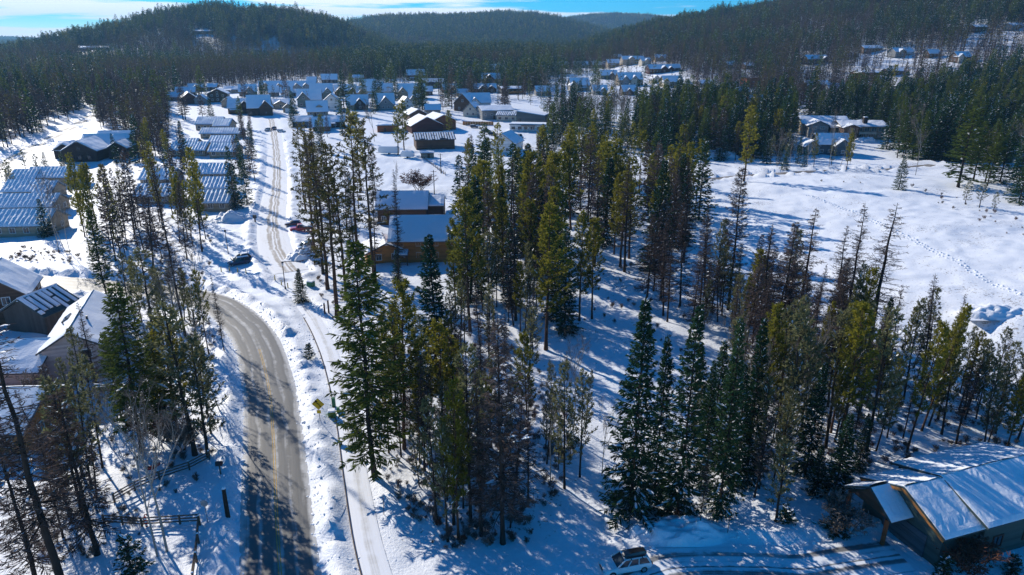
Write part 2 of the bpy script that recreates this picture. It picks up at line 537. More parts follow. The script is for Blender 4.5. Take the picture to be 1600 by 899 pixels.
snow_mat('snow')
snow_mat('snow_land', bump=0.55, specks=True)
snow_mat('roof_snow', bump=0.25, bscale=14.0)
road_mat('asphalt', (0.075, 0.072, 0.066), (0.155, 0.148, 0.135), (0.46, 0.45, 0.43), [(0.18, 0.06), (0.38, 0.05), (0.64, 0.06), (0.83, 0.05)], 0.30)
road_mat('packed_snow', (0.25, 0.21, 0.17), (0.46, 0.41, 0.35), (0.80, 0.80, 0.80), [(0.34, 0.05), (0.45, 0.03), (0.60, 0.06)], 0.60, 0.7)
road_mat('lane_snow', (0.22, 0.19, 0.15), (0.38, 0.34, 0.28), (0.78, 0.78, 0.78), [(0.3, 0.09), (0.66, 0.09)], 0.42, 0.7)
road_mat('field_road', (0.09, 0.075, 0.06), (0.20, 0.17, 0.14), (0.66, 0.65, 0.63), [(0.28, 0.13), (0.7, 0.13)], 0.30, 0.7)
road_mat('drive_snow', (0.09, 0.09, 0.09), (0.30, 0.30, 0.30), (0.80, 0.82, 0.84), [(0.25, 0.05), (0.40, 0.018), (0.72, 0.055)], 0.58, 0.6)
road_mat('path_snow', (0.50, 0.48, 0.45), (0.66, 0.65, 0.63), (0.83, 0.84, 0.86), [(0.5, 0.18)], 0.75, 0.7)
plain('yellow_line', (0.48, 0.29, 0.06), var=0.35, scale=1.3)
foliage('needle_spruce', (0.013, 0.040, 0.020), (0.050, 0.092, 0.036), 0.33)
foliage('needle_fir', (0.024, 0.055, 0.017), (0.120, 0.145, 0.028), 0.42)
foliage('needle_pine', (0.038, 0.062, 0.016), (0.230, 0.205, 0.026), 0.48)
foliage('needle_old', (0.040, 0.044, 0.018), (0.150, 0.125, 0.036), 0.40)
foliage('needle_frost', (0.050, 0.065, 0.036), (0.190, 0.185, 0.085), 0.42)
foliage('needle_brown', (0.070, 0.052, 0.045), (0.165, 0.122, 0.104), 0.25)
foliage('twig_larch', (0.062, 0.044, 0.038), (0.150, 0.108, 0.092), 0.12)
foliage('twig_grey', (0.10, 0.08, 0.07), (0.24, 0.20, 0.17), 0.10)
foliage('twig_red', (0.10, 0.045, 0.03), (0.17, 0.085, 0.055), 0.15)
plain('bark_dark', (0.040, 0.030, 0.024), 0.9, 0.1, 0.3, 4, 0.6, 12, stretch=(1, 1, 0.25))
plain('bark_red', (0.095, 0.052, 0.032), 0.9, 0.1, 0.3, 4, 0.6, 12, stretch=(1, 1, 0.25))
plain('bark_white', (0.30, 0.27, 0.235), 0.8, 0.2, 0.3, 3, 0.3, 10, stretch=(1, 1, 2.5))
plain('glass', (0.02, 0.035, 0.045), 0.08, 0.6, 0.3, 0.7)
plain('glass_teal', (0.05, 0.13, 0.14), 0.1, 0.6, 0.2, 0.7)
plain('trim_white', (0.72, 0.70, 0.66), 0.6)
plain('trim_brown', (0.09, 0.05, 0.03), 0.7)
plain('concrete', (0.30, 0.29, 0.27), 0.9, var=0.15)
plain('metal_grey', (0.30, 0.31, 0.32), 0.45, 0.5, metal=0.5)
plain('metal_dark', (0.03, 0.03, 0.032), 0.5, 0.4)
plain('rubber', (0.018, 0.018, 0.018), 0.85, 0.2)
plain('wood_rail', (0.13, 0.095, 0.07), 0.85, 0.15, 0.25, 6, 0.4, 20)
plain('sign_yellow', (0.70, 0.42, 0.01), 0.5)
plain('bollard_yellow', (0.55, 0.38, 0.04), 0.6)
plain('sign_black', (0.012, 0.012, 0.012), 0.6)
plain('sign_back', (0.34, 0.35, 0.36), 0.5, metal=0.4)
plain('box_green', (0.035, 0.16, 0.075), 0.6)
plain('red', (0.45, 0.02, 0.02), 0.5)
plain('white_paint', (0.70, 0.72, 0.72), 0.35, 0.5, 0.03, coat=0.5)
plain('navy_paint', (0.012, 0.020, 0.06), 0.3, 0.5, 0.05, coat=0.6)
plain('red_paint', (0.52, 0.015, 0.018), 0.3, 0.5, 0.05, coat=0.6)
plain('maroon_paint', (0.10, 0.02, 0.02), 0.3, 0.5, 0.05, coat=0.6)
plain('silver_paint', (0.42, 0.44, 0.45), 0.3, 0.5, 0.05, metal=0.4, coat=0.6)
plain('black_paint', (0.010, 0.010, 0.011), 0.35, 0.5, 0.05, coat=0.5)
plain('lamp_lens', (0.65, 0.66, 0.66), 0.15, 0.6)
plain('lamp_red', (0.35, 0.01, 0.01), 0.2, 0.6)
for _n, _c in dict(tan=(0.33, 0.26, 0.18), cream=(0.52, 0.46, 0.36), white=(0.68, 0.66, 0.62), grey=(0.24, 0.235, 0.22), greygreen=(0.17, 0.19, 0.16),
                   brown=(0.105, 0.062, 0.040), dark=(0.040, 0.030, 0.026), maroon=(0.085, 0.030, 0.025), orange=(0.44, 0.18, 0.052), slate=(0.075, 0.10, 0.115),
                   pink=(0.44, 0.36, 0.33), rust=(0.24, 0.075, 0.03), green=(0.055, 0.085, 0.075), blueg=(0.11, 0.14, 0.17)).items():
    boards('wall_' + _n, _c, 0.3)
boards('wall_barn', (0.075, 0.07, 0.062), 0.45, True)
for _n, _c in dict(dark=(0.045, 0.047, 0.052), brown=(0.09, 0.06, 0.045), green=(0.035, 0.06, 0.06), red=(0.20, 0.045, 0.03), blue=(0.10, 0.15, 0.19)).items():
    plain('roof_' + _n, _c, 0.6, 0.4, 0.15, 3)


# ------------------------------------------------------------------ mesh helpers
class MB:
    """collects geometry in plain lists and links it as one mesh object"""

    def __init__(s):
        s.v, s.f, s.m = [], [], []

    def add(s, verts, faces, mi=0):
        o = len(s.v)
        s.v += [tuple(map(float, p)) for p in verts]
        s.f += [tuple(o + i for i in f) for f in faces]
        s.m += [mi] * len(faces)
        return s

    def box(s, c, d, rz=0.0, mi=0, taper=1.0, rx=0.0, ry=0.0):
        hx, hy, hz = d[0] / 2, d[1] / 2, d[2] / 2
        pts = [(-hx, -hy, -hz), (hx, -hy, -hz), (hx, hy, -hz), (-hx, hy, -hz), (-hx * taper, -hy * taper, hz), (hx * taper, -hy * taper, hz), (hx * taper, hy * taper, hz), (-hx * taper, hy * taper, hz)]
        mt = Matrix.Rotation(rz, 3, 'Z') @ Matrix.Rotation(ry, 3, 'Y') @ Matrix.Rotation(rx, 3, 'X')
        c = Vector(c)
        return s.add([mt @ Vector(p) + c for p in pts], [(3, 2, 1, 0), (4, 5, 6, 7), (0, 1, 5, 4), (1, 2, 6, 5), (2, 3, 7, 6), (3, 0, 4, 7)], mi)

    def bar(s, a, b, w, h=None, mi=0):
        a, b = Vector(a), Vector(b)
        h = h or w
        d = (b - a).normalized()
        u = d.cross(Vector((0, 0, 1)))
        u = Vector((1, 0, 0)) if u.length < 1e-4 else u.normalized()
        q = d.cross(u)
        pts = [p + u * x * w / 2 + q * y * h / 2 for p in (a, b) for x, y in ((-1, -1), (1, -1), (1, 1), (-1, 1))]
        return s.add(pts, [(3, 2, 1, 0), (4, 5, 6, 7), (0, 1, 5, 4), (1, 2, 6, 5), (2, 3, 7, 6), (3, 0, 4, 7)], mi)

    def tube(s, pts, rad, n=8, mi=0, cap=True):
        rings = []
        pts = [Vector(p) for p in pts]
        for i, p in enumerate(pts):
            d = (pts[min(i + 1, len(pts) - 1)] - pts[max(i - 1, 0)]).normalized()
            u = d.cross(Vector((0.13, 0.99, 0.02)) if abs(d.z) > 0.6 else Vector((0, 0, 1))).normalized()
            q = d.cross(u)
            r = rad[i] if isinstance(rad, (list, tuple)) else rad
            rings.append([p + (u * math.cos(2 * math.pi * k / n) + q * math.sin(2 * math.pi * k / n)) * r for k in range(n)])
        vs = [p for r in rings for p in r]
        fs = [(i * n + k, i * n + (k + 1) % n, (i + 1) * n + (k + 1) % n, (i + 1) * n + k) for i in range(len(pts) - 1) for k in range(n)]
        if cap:
            fs += [tuple(reversed(range(n))), tuple(range((len(pts) - 1) * n, len(pts) * n))]
        return s.add(vs, fs, mi)

    def loft(s, rings, mi=0, cap=True):
        n = len(rings[0])
        vs = [p for r in rings for p in r]
        fs = [(i * n + k, i * n + (k + 1) % n, (i + 1) * n + (k + 1) % n, (i + 1) * n + k) for i in range(len(rings) - 1) for k in range(n)]
        if cap:
            fs += [tuple(reversed(range(n))), tuple(range((len(rings) - 1) * n, len(rings) * n))]
        return s.add(vs, fs, mi)

    def prism(s, poly, axis, a, b, mi=0):
        """a flat outline (pairs) drawn out along an axis from a to b"""
        put = {'x': lambda p, t: (t, p[0], p[1]), 'y': lambda p, t: (p[0], t, p[1]), 'z': lambda p, t: (p[0], p[1], t)}[axis]
        return s.loft([[put(p, a) for p in poly], [put(p, b) for p in poly]], mi)

    def build(s, name, mats, parent=None, smooth_=False, bevel=0.0):
        me = bpy.data.meshes.new(name)
        me.from_pydata(s.v, [], s.f)
        mats = mats if isinstance(mats, (list, tuple)) else [mats]
        for m in mats:
            me.materials.append(M[m] if isinstance(m, str) else m)
        if len(mats) > 1:
            me.polygons.foreach_set('material_index', s.m)
        bm = bmesh.new(); bm.from_mesh(me)
        bmesh.ops.recalc_face_normals(bm, faces=bm.faces)
        if bevel:
            bmesh.ops.bevel(bm, geom=list(bm.edges), offset=bevel, segments=1, affect='EDGES', clamp_overlap=True)
        bm.to_mesh(me); bm.free()
        if smooth_:
            me.shade_smooth()
        o = bpy.data.objects.new(name, me)
        COL.objects.link(o)
        if parent is not None:
            o.parent = parent
        return o


def tag(o, label=None, cat=None, group=None, kind=None):
    if label: o['label'] = label
    if cat: o['category'] = cat
    if group: o['group'] = group
    if kind: o['kind'] = kind
    return o


def empty(name, loc, rz=0.0, label=None, cat=None, group=None):
    o = bpy.data.objects.new(name, None)
    o.empty_display_size = 0.3
    COL.objects.link(o)
    o.location = loc
    o.rotation_euler = (0, 0, rz)
    return tag(o, label, cat, group)


def np_mesh(name, V, F, mats, mi=None, tint=None):
    """mesh from arrays; F: (n, k) with one corner count"""
    me = bpy.data.meshes.new(name)
    k = F.shape[1]
    me.vertices.add(len(V)); me.vertices.foreach_set('co', np.asarray(V, np.float32).ravel())
    me.loops.add(F.size); me.loops.foreach_set('vertex_index', F.astype(np.int32).ravel())
    me.polygons.add(len(F))
    me.polygons.foreach_set('loop_start', np.arange(0, F.size, k, dtype=np.int32))
    for m in mats:
        me.materials.append(M[m])
    if mi is not None:
        me.polygons.foreach_set('material_index', mi.astype(np.int32))
    me.update(calc_edges=True)
    if tint is not None:
        a = me.attributes.new('tint', 'FLOAT', 'POINT')
        a.data.foreach_set('value', np.asarray(tint, np.float32))
    return me


def children_of(o):
    return list(o.children)


def copy_tree(o, loc, rz, scale=(1, 1, 1), label=None, cat=None, group=None):
    r = o.copy(); COL.objects.link(r)
    r.location, r.rotation_euler, r.scale = loc, (0, 0, rz), scale
    if label: r['label'] = label
    if group: r['group'] = group
    for c in o.children:
        d = c.copy(); COL.objects.link(d); d.parent = r
        for g in c.children:
            e = g.copy(); COL.objects.link(e); e.parent = d
    return r

# ------------------------------------------------------------------ the land, one sheet out to the horizon
def grow(start, step, ratio, limit):
    out, v = [], start
    while abs(v) < limit:
        step *= ratio; v += step; out.append(v)
    return out


gx = np.arange(-100, 125.01, 0.75)
gx = np.concatenate([np.array(grow(-100, -0.75, 1.06, 7500))[::-1], gx, grow(125, 0.75, 1.06, 7500)])
gy = np.concatenate([np.array([-60, -20, 10, 25, 34]), np.arange(38, 175, 0.75), grow(175, 0.75, 1.022, 9000)])
GX, GY = np.meshgrid(gx, gy)
GZ = H(GX, GY)
nx, ny = len(gx), len(gy)
V = np.stack([GX.ravel(), GY.ravel(), GZ.ravel()], 1)
idx = np.arange(nx * ny).reshape(ny, nx)
F = np.stack([idx[:-1, :-1].ravel(), idx[:-1, 1:].ravel(), idx[1:, 1:].ravel(), idx[1:, :-1].ravel()], 1)
me = np_mesh('snow_ground', V, F, ['snow_land'])
me.shade_smooth()
px_, py_, _d = to_pix(V[:, 0], V[:, 1], V[:, 2])
fd, fs = seg_dist(V[:, 0], V[:, 1], FIELD_EDGE)
in_field = (fs > 0) & (V[:, 1] < 300) & (V[:, 0] > 40)
litter = np.where(in_field, 0.66, 0.40)
litter = np.where((~in_field) & (V[:, 0] > -12) & (V[:, 1] < 230) & (V[:, 1] > 55), 0.66, litter)
litter = np.where(V[:, 1] > 330, 0.30, litter)
for k, w in (('main_road', 9), ('side_street', 8), ('footpath', 3), ('driveway', 9)):
    d_, _ = seg_dist(V[:, 0], V[:, 1], DENSE[k])
    litter = np.where(d_ < w, np.minimum(litter, 0.22), litter)
a_ = me.attributes.new('litter', 'FLOAT', 'POINT')
a_.data.foreach_set('value', litter.astype(np.float32))
land = bpy.data.objects.new('snow_ground', me)
COL.objects.link(land)
tag(land, kind='structure')


def strip(name, pts, hw, mat, dz=0.02, across=6, kind='structure', taper=False):
    """a road sheet along a line, with lane coordinates"""
    pts = [np.array(p) for p in pts]
    n = len(pts)
    vs, uv = [], []
    run = 0.0
    for i, p in enumerate(pts):
        t = pts[min(i + 1, n - 1)] - pts[max(i - 1, 0)]
        t = t / np.linalg.norm(t)
        nrm = np.array([-t[1], t[0]])
        if i: run += float(np.linalg.norm(p - pts[i - 1]))
        for k in range(across + 1):
            f = k / across
            q = p - nrm * hw + nrm * 2 * hw * f
            vs.append((q[0], q[1], 0.0)); uv.append((f, run))
    vs = np.array(vs)
    vs[:, 2] = H_smooth(vs[:, 0], vs[:, 1]) + dz + 0.03 * (1 - (2 * np.array([u[0] for u in uv]) - 1) ** 2)
    F = np.array([(i * (across + 1) + k, i * (across + 1) + k + 1, (i + 1) * (across + 1) + k + 1, (i + 1) * (across + 1) + k) for i in range(n - 1) for k in range(across)])
    me = np_mesh(name, vs, F, [mat])
    lay = me.uv_layers.new(name='lane')
    uva = np.array(uv, np.float32)[F.ravel()]
    lay.data.foreach_set('uv', uva.ravel())
    me.shade_smooth()
    o = bpy.data.objects.new(name, me)
    COL.objects.link(o)
    return tag(o, kind=kind)


strip('main_road', LINES['main_road'], 3.55, 'asphalt', 0.03, 10)
strip('side_street', LINES['side_street'], 3.75, 'packed_snow', 0.03, 10)
strip('back_road', LINES['back_road'], 2.9, 'field_road', 0.03)
strip('lane_road', LINES['lane_road'], 3.5, 'lane_snow', 0.03)
strip('village_street', LINES['village_street'], 3.7, 'packed_snow', 0.03)
strip('driveway', LINES['driveway'], 2.55, 'drive_snow', 0.035, 10)
strip('footpath', LINES['footpath'], 1.25, 'path_snow', 0.03)


def offset_line(pts, off):
    out = []
    for i, p in enumerate(pts):
        a, b = np.array(pts[max(i - 1, 0)]), np.array(pts[min(i + 1, len(pts) - 1)])
        t = (b - a) / np.linalg.norm(b - a)
        out.append((p[0] - t[1] * off, p[1] + t[0] * off))
    return out


near_line = [p for p in LINES['main_road'] if p[1] < 100 and p[0] > -55]
for off in (-0.11, 0.11):
    strip('road_marking', offset_line(near_line, off), 0.045, 'yellow_line', 0.066, 1)
# dark bars drawn for the snow berm's shadow along the footpath's street side
mb = MB()
edge = offset_line(LINES['footpath'], 1.4)
for a, b in zip(edge[:-1], edge[1:]):
    if 44 < a[1] < 112:
        mb.bar((a[0], a[1], Hs(*a) + 0.02), (b[0], b[1], Hs(*b) + 0.02), 0.09, 0.3)
mb.build('path_edge_shadow', 'wood_rail').__setitem__('kind', 'structure')
# footprints and a packed trail across the field
trail = line_world([(1262, 304), (1290, 315), (1350, 338), (1400, 362), (1450, 388), (1500, 414), (1545, 440), (1600, 462)], 1.2)
mb = MB()
for i, (x, y) in enumerate(trail):
    for s in (-1, 1):
        ox, oy = random.uniform(-.25, .25) + s * 0.45, random.uniform(-.3, .3)
        z = Hs(x + ox, y + oy)
        r = random.uniform(0.16, 0.34)
        ring = [(x + ox + r * math.cos(t) * 1.3, y + oy + r * math.sin(t) * 1.3, z - 0.05) for t in np.arange(0, 6.2, 1.05)]
        top = [(x + ox + r * .55 * math.cos(t), y + oy + r * .55 * math.sin(t), z + r * .75) for t in np.arange(0, 6.2, 1.05)]
        mb.loft([ring, top])
tag(mb.build('snow_trail', 'snow', smooth_=False), kind='stuff')


def snow_pile(name, label, px, py, w, d, h, seed, group=None):
    """a ploughed or dumped heap with lumps"""
    x, y, z = PH(px, py)
    r = np.random.default_rng(seed)
    n = 26
    a = np.linspace(-1, 1, n)
    X, Y = np.meshgrid(a, a)
    rr = np.sqrt(X ** 2 + Y ** 2)
    Z = np.clip(1 - rr ** 1.6, -0.15, 1) * h * (1 + 0.9 * fbm(X * 2.3 + seed, Y * 2.3, 3)) + 0.55 * h * fbm(X * 6 + seed, Y * 6, 3) * (rr < 0.95)
    Z = np.where(rr > 0.97, -0.4, Z)
    V = np.stack([X.ravel() * w / 2, Y.ravel() * d / 2, Z.ravel()], 1)
    i = np.arange(n * n).reshape(n, n)
    F = np.stack([i[:-1, :-1].ravel(), i[:-1, 1:].ravel(), i[1:, 1:].ravel(), i[1:, :-1].ravel()], 1)
    me = np_mesh(name, V, F, ['snow'])
    o = bpy.data.objects.new(name, me)
    COL.objects.link(o); o.location = (x, y, z)
    return tag(o, label, 'snow pile', group)


snow_pile('snow_pile', 'wide lumpy white snow heap behind the field road', 1108, 246, 26, 9, 3.6, 3, 'heaps of cleared snow')
snow_pile('snow_pile', 'ploughed snow heap at the end of the tan condo by the street', 362, 345, 12, 7, 2.2, 9, 'heaps of cleared snow')
snow_pile('snow_pile', 'cleared snow mound beside the white four wheel drive', 478, 404, 9, 5, 1.6, 5, 'heaps of cleared snow')
snow_pile('snow_pile', 'churned snow heap on the lip of the bare field bank', 1556, 488, 12, 6, 1.1, 12, 'heaps of cleared snow')
snow_pile('snow_pile', 'snow mound beneath the stone house with the balcony', 1352, 222, 13, 6, 2.0, 15, 'heaps of cleared snow')
snow_pile('snow_pile', 'shaded snowbank at the edge of the driveway ahead of the white wagon', 1060, 835, 10, 4, 1.1, 21, 'heaps of cleared snow')

# ------------------------------------------------------------------ buildings
class Frame:
    """a rotated local frame inside a building (rotation q about z, then an offset)"""

    def __init__(s, ox, oy, oz, q):
        s.o, s.c, s.s = Vector((ox, oy, oz)), math.cos(q), math.sin(q)

    def __call__(s, x, y, z):
        return Vector((x * s.c - y * s.s, x * s.s + y * s.c, z)) + s.o


def slab(mb, T, x0, x1, y0, z0, y1, z1, th, mi=0):
    """a sloping slab from the low edge (y0, z0) to the high edge (y1, z1), thickness th upward"""
    L = math.hypot(y1 - y0, z1 - z0)
    ny_, nz_ = -(z1 - z0) / L * th, (y1 - y0) / L * th
    if nz_ < 0: ny_, nz_ = -ny_, -nz_
    pts = [T(x0, y0, z0), T(x1, y0, z0), T(x1, y1, z1), T(x0, y1, z1)]
    up = [T(x0, y0 + ny_, z0 + nz_), T(x1, y0 + ny_, z0 + nz_), T(x1, y1 + ny_ * 0.2, z1 + th), T(x0, y1 + ny_ * 0.2, z1 + th)]
    mb.add(pts + up, [(3, 2, 1, 0), (4, 5, 6, 7), (0, 1, 5, 4), (1, 2, 6, 5), (2, 3, 7, 6), (3, 0, 4, 7)], mi)


def snow_slab(mb, T, x0, x1, y0, z0, y1, z1, off, th, seed, style):
    """snow on one roof plane: a lumpy blanket, or strips between the seams"""
    r = random.Random(seed)
    L = math.hypot(y1 - y0, z1 - z0)
    ux, uz = (y1 - y0) / L, (z1 - z0) / L
    nyv, nzv = -uz, ux
    if nzv < 0: nyv, nzv = -nyv, -nzv

    def at(x, s, up):
        return T(x, y0 + ux * s + nyv * up, z0 + uz * s + nzv * up)
    if style == 'strips':
        n = max(4, int((x1 - x0) / 1.05))
        w = (x1 - x0) / n
        for i in range(n):
            a, b = x0 + w * (i + 0.06), x0 + w * (i + r.uniform(0.58, 0.80))
            s0, s1 = r.uniform(0.0, 0.22) * L if r.random() < .6 else 0.02, L * r.uniform(0.93, 1.0)
            if r.random() < 0.25:
                cut = r.uniform(0.3, 0.7) * L
                parts = [(s0, cut - 0.2), (cut + 0.3, s1)]
            else:
                parts = [(s0, s1)]
            for p, q in parts:
                if q - p < .4: continue
                t = th * r.uniform(0.5, 0.9)
                mb.add([at(a, p, off), at(b, p, off), at(b, q, off), at(a, q, off), at(a + .08, p + .06, off + t), at(b - .08, p + .06, off + t), at(b - .08, q, off + t), at(a + .08, q, off + t)],
                       [(4, 5, 6, 7), (0, 1, 5, 4), (1, 2, 6, 5), (2, 3, 7, 6), (3, 0, 4, 7)])
        return
    ridged = style == 'ridged'
    nx_, ns = max(3, min(26, int((x1 - x0) / 0.8))), max(3, min(14, int(L / 0.7)))
    if ridged: nx_ = min(110, max(8, int((x1 - x0) / 1.15) * 4))
    if style == 'slid': nx_, ns = min(44, int((x1 - x0) / .28)), 12
    grid = []
    for j in range(ns + 1):
        for i in range(nx_ + 1):
            fx, fs = i / nx_, j / ns
            rim = min(fx, 1 - fx) * (x1 - x0); rims = fs * L
            t = th * (0.75 + 0.7 * fbm(x0 + fx * (x1 - x0) * .35 + seed, fs * L * .35 + seed * 1.7, 3))
            if ridged: t = t * .55 + .13 * (0.0, 1.0, .75, .35)[i % 4] * (.7 + .6 * r.random()) * min(1, .4 + rims)
            if style == 'slid': t *= (.75 + .5 * r.random() if r.random() < .25 else 1.0) * (1 + .5 * fbm(fx * 9 + seed, fs * 1.2, 2))
            t *= min(1.0, 0.45 + rim * 2.2) * min(1.0, 0.5 + rims * 1.5)
            jx = r.uniform(-.06, .06) if 0 < i < nx_ else 0
            je = r.uniform(0.0, 0.22) if j == 0 else 0
            grid.append(at(x0 + fx * (x1 - x0) + jx, fs * L + je, off + max(0.03, t)))
    base = [at(x0 + i / nx_ * (x1 - x0), 0.02, off) for i in range(nx_ + 1)]
    l0 = [at(x0 + .01, j / ns * L, off) for j in range(ns + 1)]
    r0 = [at(x1 - .01, j / ns * L, off) for j in range(ns + 1)]
    W = nx_ + 1
    vs = grid + base + l0 + r0
    fs_ = [(j * W + i, j * W + i + 1, (j + 1) * W + i + 1, (j + 1) * W + i) for j in range(ns) for i in range(nx_)]
    b0 = len(grid)
    fs_ += [(b0 + i, b0 + i + 1, i + 1, i) for i in range(nx_)]
    b1 = b0 + W
    fs_ += [(b1 + j, j * W, (j + 1) * W, b1 + j + 1) for j in range(ns)]
    b2 = b1 + ns + 1
    fs_ += [(b2 + j + 1, (j + 1) * W + nx_, j * W + nx_, b2 + j) for j in range(ns)]
    mb.add(vs, fs_)


HSEED = [100]


def volume(root, cx, cy, w, d, wh, pitch=38, ridge='x', wall='wall_tan', roof='roof_dark', snow='blanket', over=0.55, z0=-0.8, base=0.0,
           wins=True, rows=1, win_sides=True, trim='trim_white', snow_th=0.3, q=0.0, asym=0.0, sill=1.0, winw=1.1, winh=1.25, skip_front=False, ribs=False, glass='glass'):
    """one gabled block of a building. ridge 'x': eaves to the front and back; ridge 'y': gables to the front and back"""
    HSEED[0] += 1
    seed = HSEED[0]
    if ridge == 'y':
        T = Frame(cx, cy, base, q + math.pi / 2); lx, ly = d, w
    else:
        T = Frame(cx, cy, base, q); lx, ly = w, d
    hx, hy = lx / 2, ly / 2
    rh = hy * math.tan(R(pitch))
    mb = MB()
    prof = [(-hy, z0), (hy, z0), (hy, wh), (0, wh + rh), (-hy, wh)]
    mb.loft([[T(-hx, y, z) for y, z in prof], [T(hx, y, z) for y, z in prof]])
    mb.build('wall', wall, root)
    # roof of two slabs, overhanging
    rf = MB()
    dz = over * math.tan(R(pitch))
    slab(rf, T, -hx - over, hx + over, -hy - over, wh - dz + .04, -0.0, wh + rh + .04, 0.2)
    slab(rf, T, -hx - over, hx + over, hy + over, wh - dz + .04, 0.0, wh + rh + .04, 0.2)
    if ribs:
        n = int((lx + 2 * over) / 0.55)
        for sgn in (-1, 1):
            for i in range(n + 1):
                x = -hx - over + .03 + i * (lx + 2 * over - .06) / n
                slab(rf, T, x - .03, x + .03, sgn * (hy + over), wh - dz + .25, sgn * 0.05, wh + rh + .2, 0.07)
    ro = rf.build('roof', roof, root)
    if snow:
        sm = MB()
        st = snow if isinstance(snow, tuple) else (snow, snow)
        for sgn, style in ((-1, st[0]), (1, st[1])):
            if style:
                snow_slab(sm, T, -hx - over + .05, hx + over - .05, sgn * (hy + over - .04), wh - dz + .07, sgn * 0.0, wh + rh + .06, 0.19, snow_th, seed + sgn, style)
        # a ridge cap closes the blanket
        if st[0] != 'strips' or st[1] != 'strips':
            sm.loft([[T(-hx - over + .06, -0.35, wh + rh - .15), T(-hx - over + .06, 0, wh + rh + .25 + snow_th * .75), T(-hx - over + .06, .35, wh + rh - .15)],
                     [T(hx + over - .06, -0.35, wh + rh - .15), T(hx + over - .06, 0, wh + rh + .25 + snow_th * .75), T(hx + over - .06, .35, wh + rh - .15)]])
        so = sm.build('snow', 'roof_snow', ro)
        if 'strips' in st: so['kind'] = 'stuff'

    def window(p, u, ww, hh):
        """p centre on the wall face, u outward direction (unit), in building space"""
        u = Vector(u); side = Vector((-u.y, u.x, 0))
        f = MB()
        c = Vector(p)
        t = 0.10
        for a, b, ow, oh in ((-ww / 2 - t / 2, 0, t, hh + 2 * t), (ww / 2 + t / 2, 0, t, hh + 2 * t), (0, hh / 2 + t / 2, ww, t), (0, -hh / 2 - t / 2, ww, t), (0, 0, .05, hh)):
            cc = c + side * a + Vector((0, 0, b)) + u * 0.03
            f.box(cc, (ow, 0.13, oh), math.atan2(side.y, side.x))
        fo = f.build('window', trim, root)
        g = MB()
        g.box(c + u * 0.01, (ww, 0.05, hh), math.atan2(side.y, side.x))
        g.build('pane', glass, fo)
    if wins:
        rot = T.c, T.s
        fdir = Vector((T.s, -T.c, 0))     # outward of the -y' wall
        gdir = Vector((-T.c, -T.s, 0))    # outward of the -x' wall
        # eave wall (-y') and gable wall (-x'); for ridge 'y' the gable wall (-x') is the front
        def row(length, put, u, both_z):
            n = max(1, int(length / 3.2))
            for k in range(n):
                a = (k - (n - 1) / 2) * length / n
                for zc in both_z:
                    window(put(a, zc), u, winw, winh)
        zs = [sill + winh / 2 + 2.8 * r_ for r_ in range(rows) if sill + winh / 2 + 2.8 * r_ + winh / 2 < wh - .1]
        if not skip_front:
            row(lx, lambda a, zc: T(a, -hy, zc), fdir, zs)
        if win_sides:
            gz = list(zs)
            row(ly * .8, lambda a, zc: T(-hx, a, zc), gdir, gz)
            if rh > 2.6: window(T(-hx, 0, wh + rh * .28), gdir, winw, winh)
            row(ly * .8, lambda a, zc: T(hx, a, zc), -gdir, gz)
    return T


def place(px, by, w_px, d, yaw=0.0):
    """front-centre base at a photograph pixel -> (origin, width in metres)"""
    x, y, z = P(px, by)
    _, _, dep = to_pix(x, y, z)
    w = w_px * dep / F_PX
    o = Vector((x, y, 0)) + Vector((-math.sin(yaw), math.cos(yaw), 0)) * (d / 2)
    zz = float(H_smooth(np.array([o.x]), np.array([o.y]))[0])
    return Vector((o.x, o.y, min(z, zz) + 0.1 if abs(zz - z) < 3 else z)), float(w)


HOUSES = []      # (x, y, radius) kept clear of trees


def chimney(root, x, y, z0, z1, mat='wall_grey', s=0.8):
    c = MB(); c.box((x, y, (z0 + z1) / 2), (s, s, z1 - z0)); c.box((x, y, z1 + .08), (s + .2, s + .2, .16))
    o = c.build('chimney', mat, root)
    k = MB(); k.box((x, y, z1 + .26), (s + .1, s + .1, .2), taper=.7); k.build('snow', 'roof_snow', o)


def door(root, x, y, w, h, mat, name='door', z=0.0):
    m = MB(); m.box((x, y, z + h / 2), (w, .12, h))
    if name == 'garage_door':
        for k in range(1, 4): m.box((x, y - .07, z + h * k / 4), (w, .03, .04))
    o = m.build(name, mat, root)
    if name == 'door':
        k = MB(); k.box((x + w * .36, y - .1, z + 1.0), (.08, .08, .14)); k.build('handle', 'metal_dark', o)
    return o


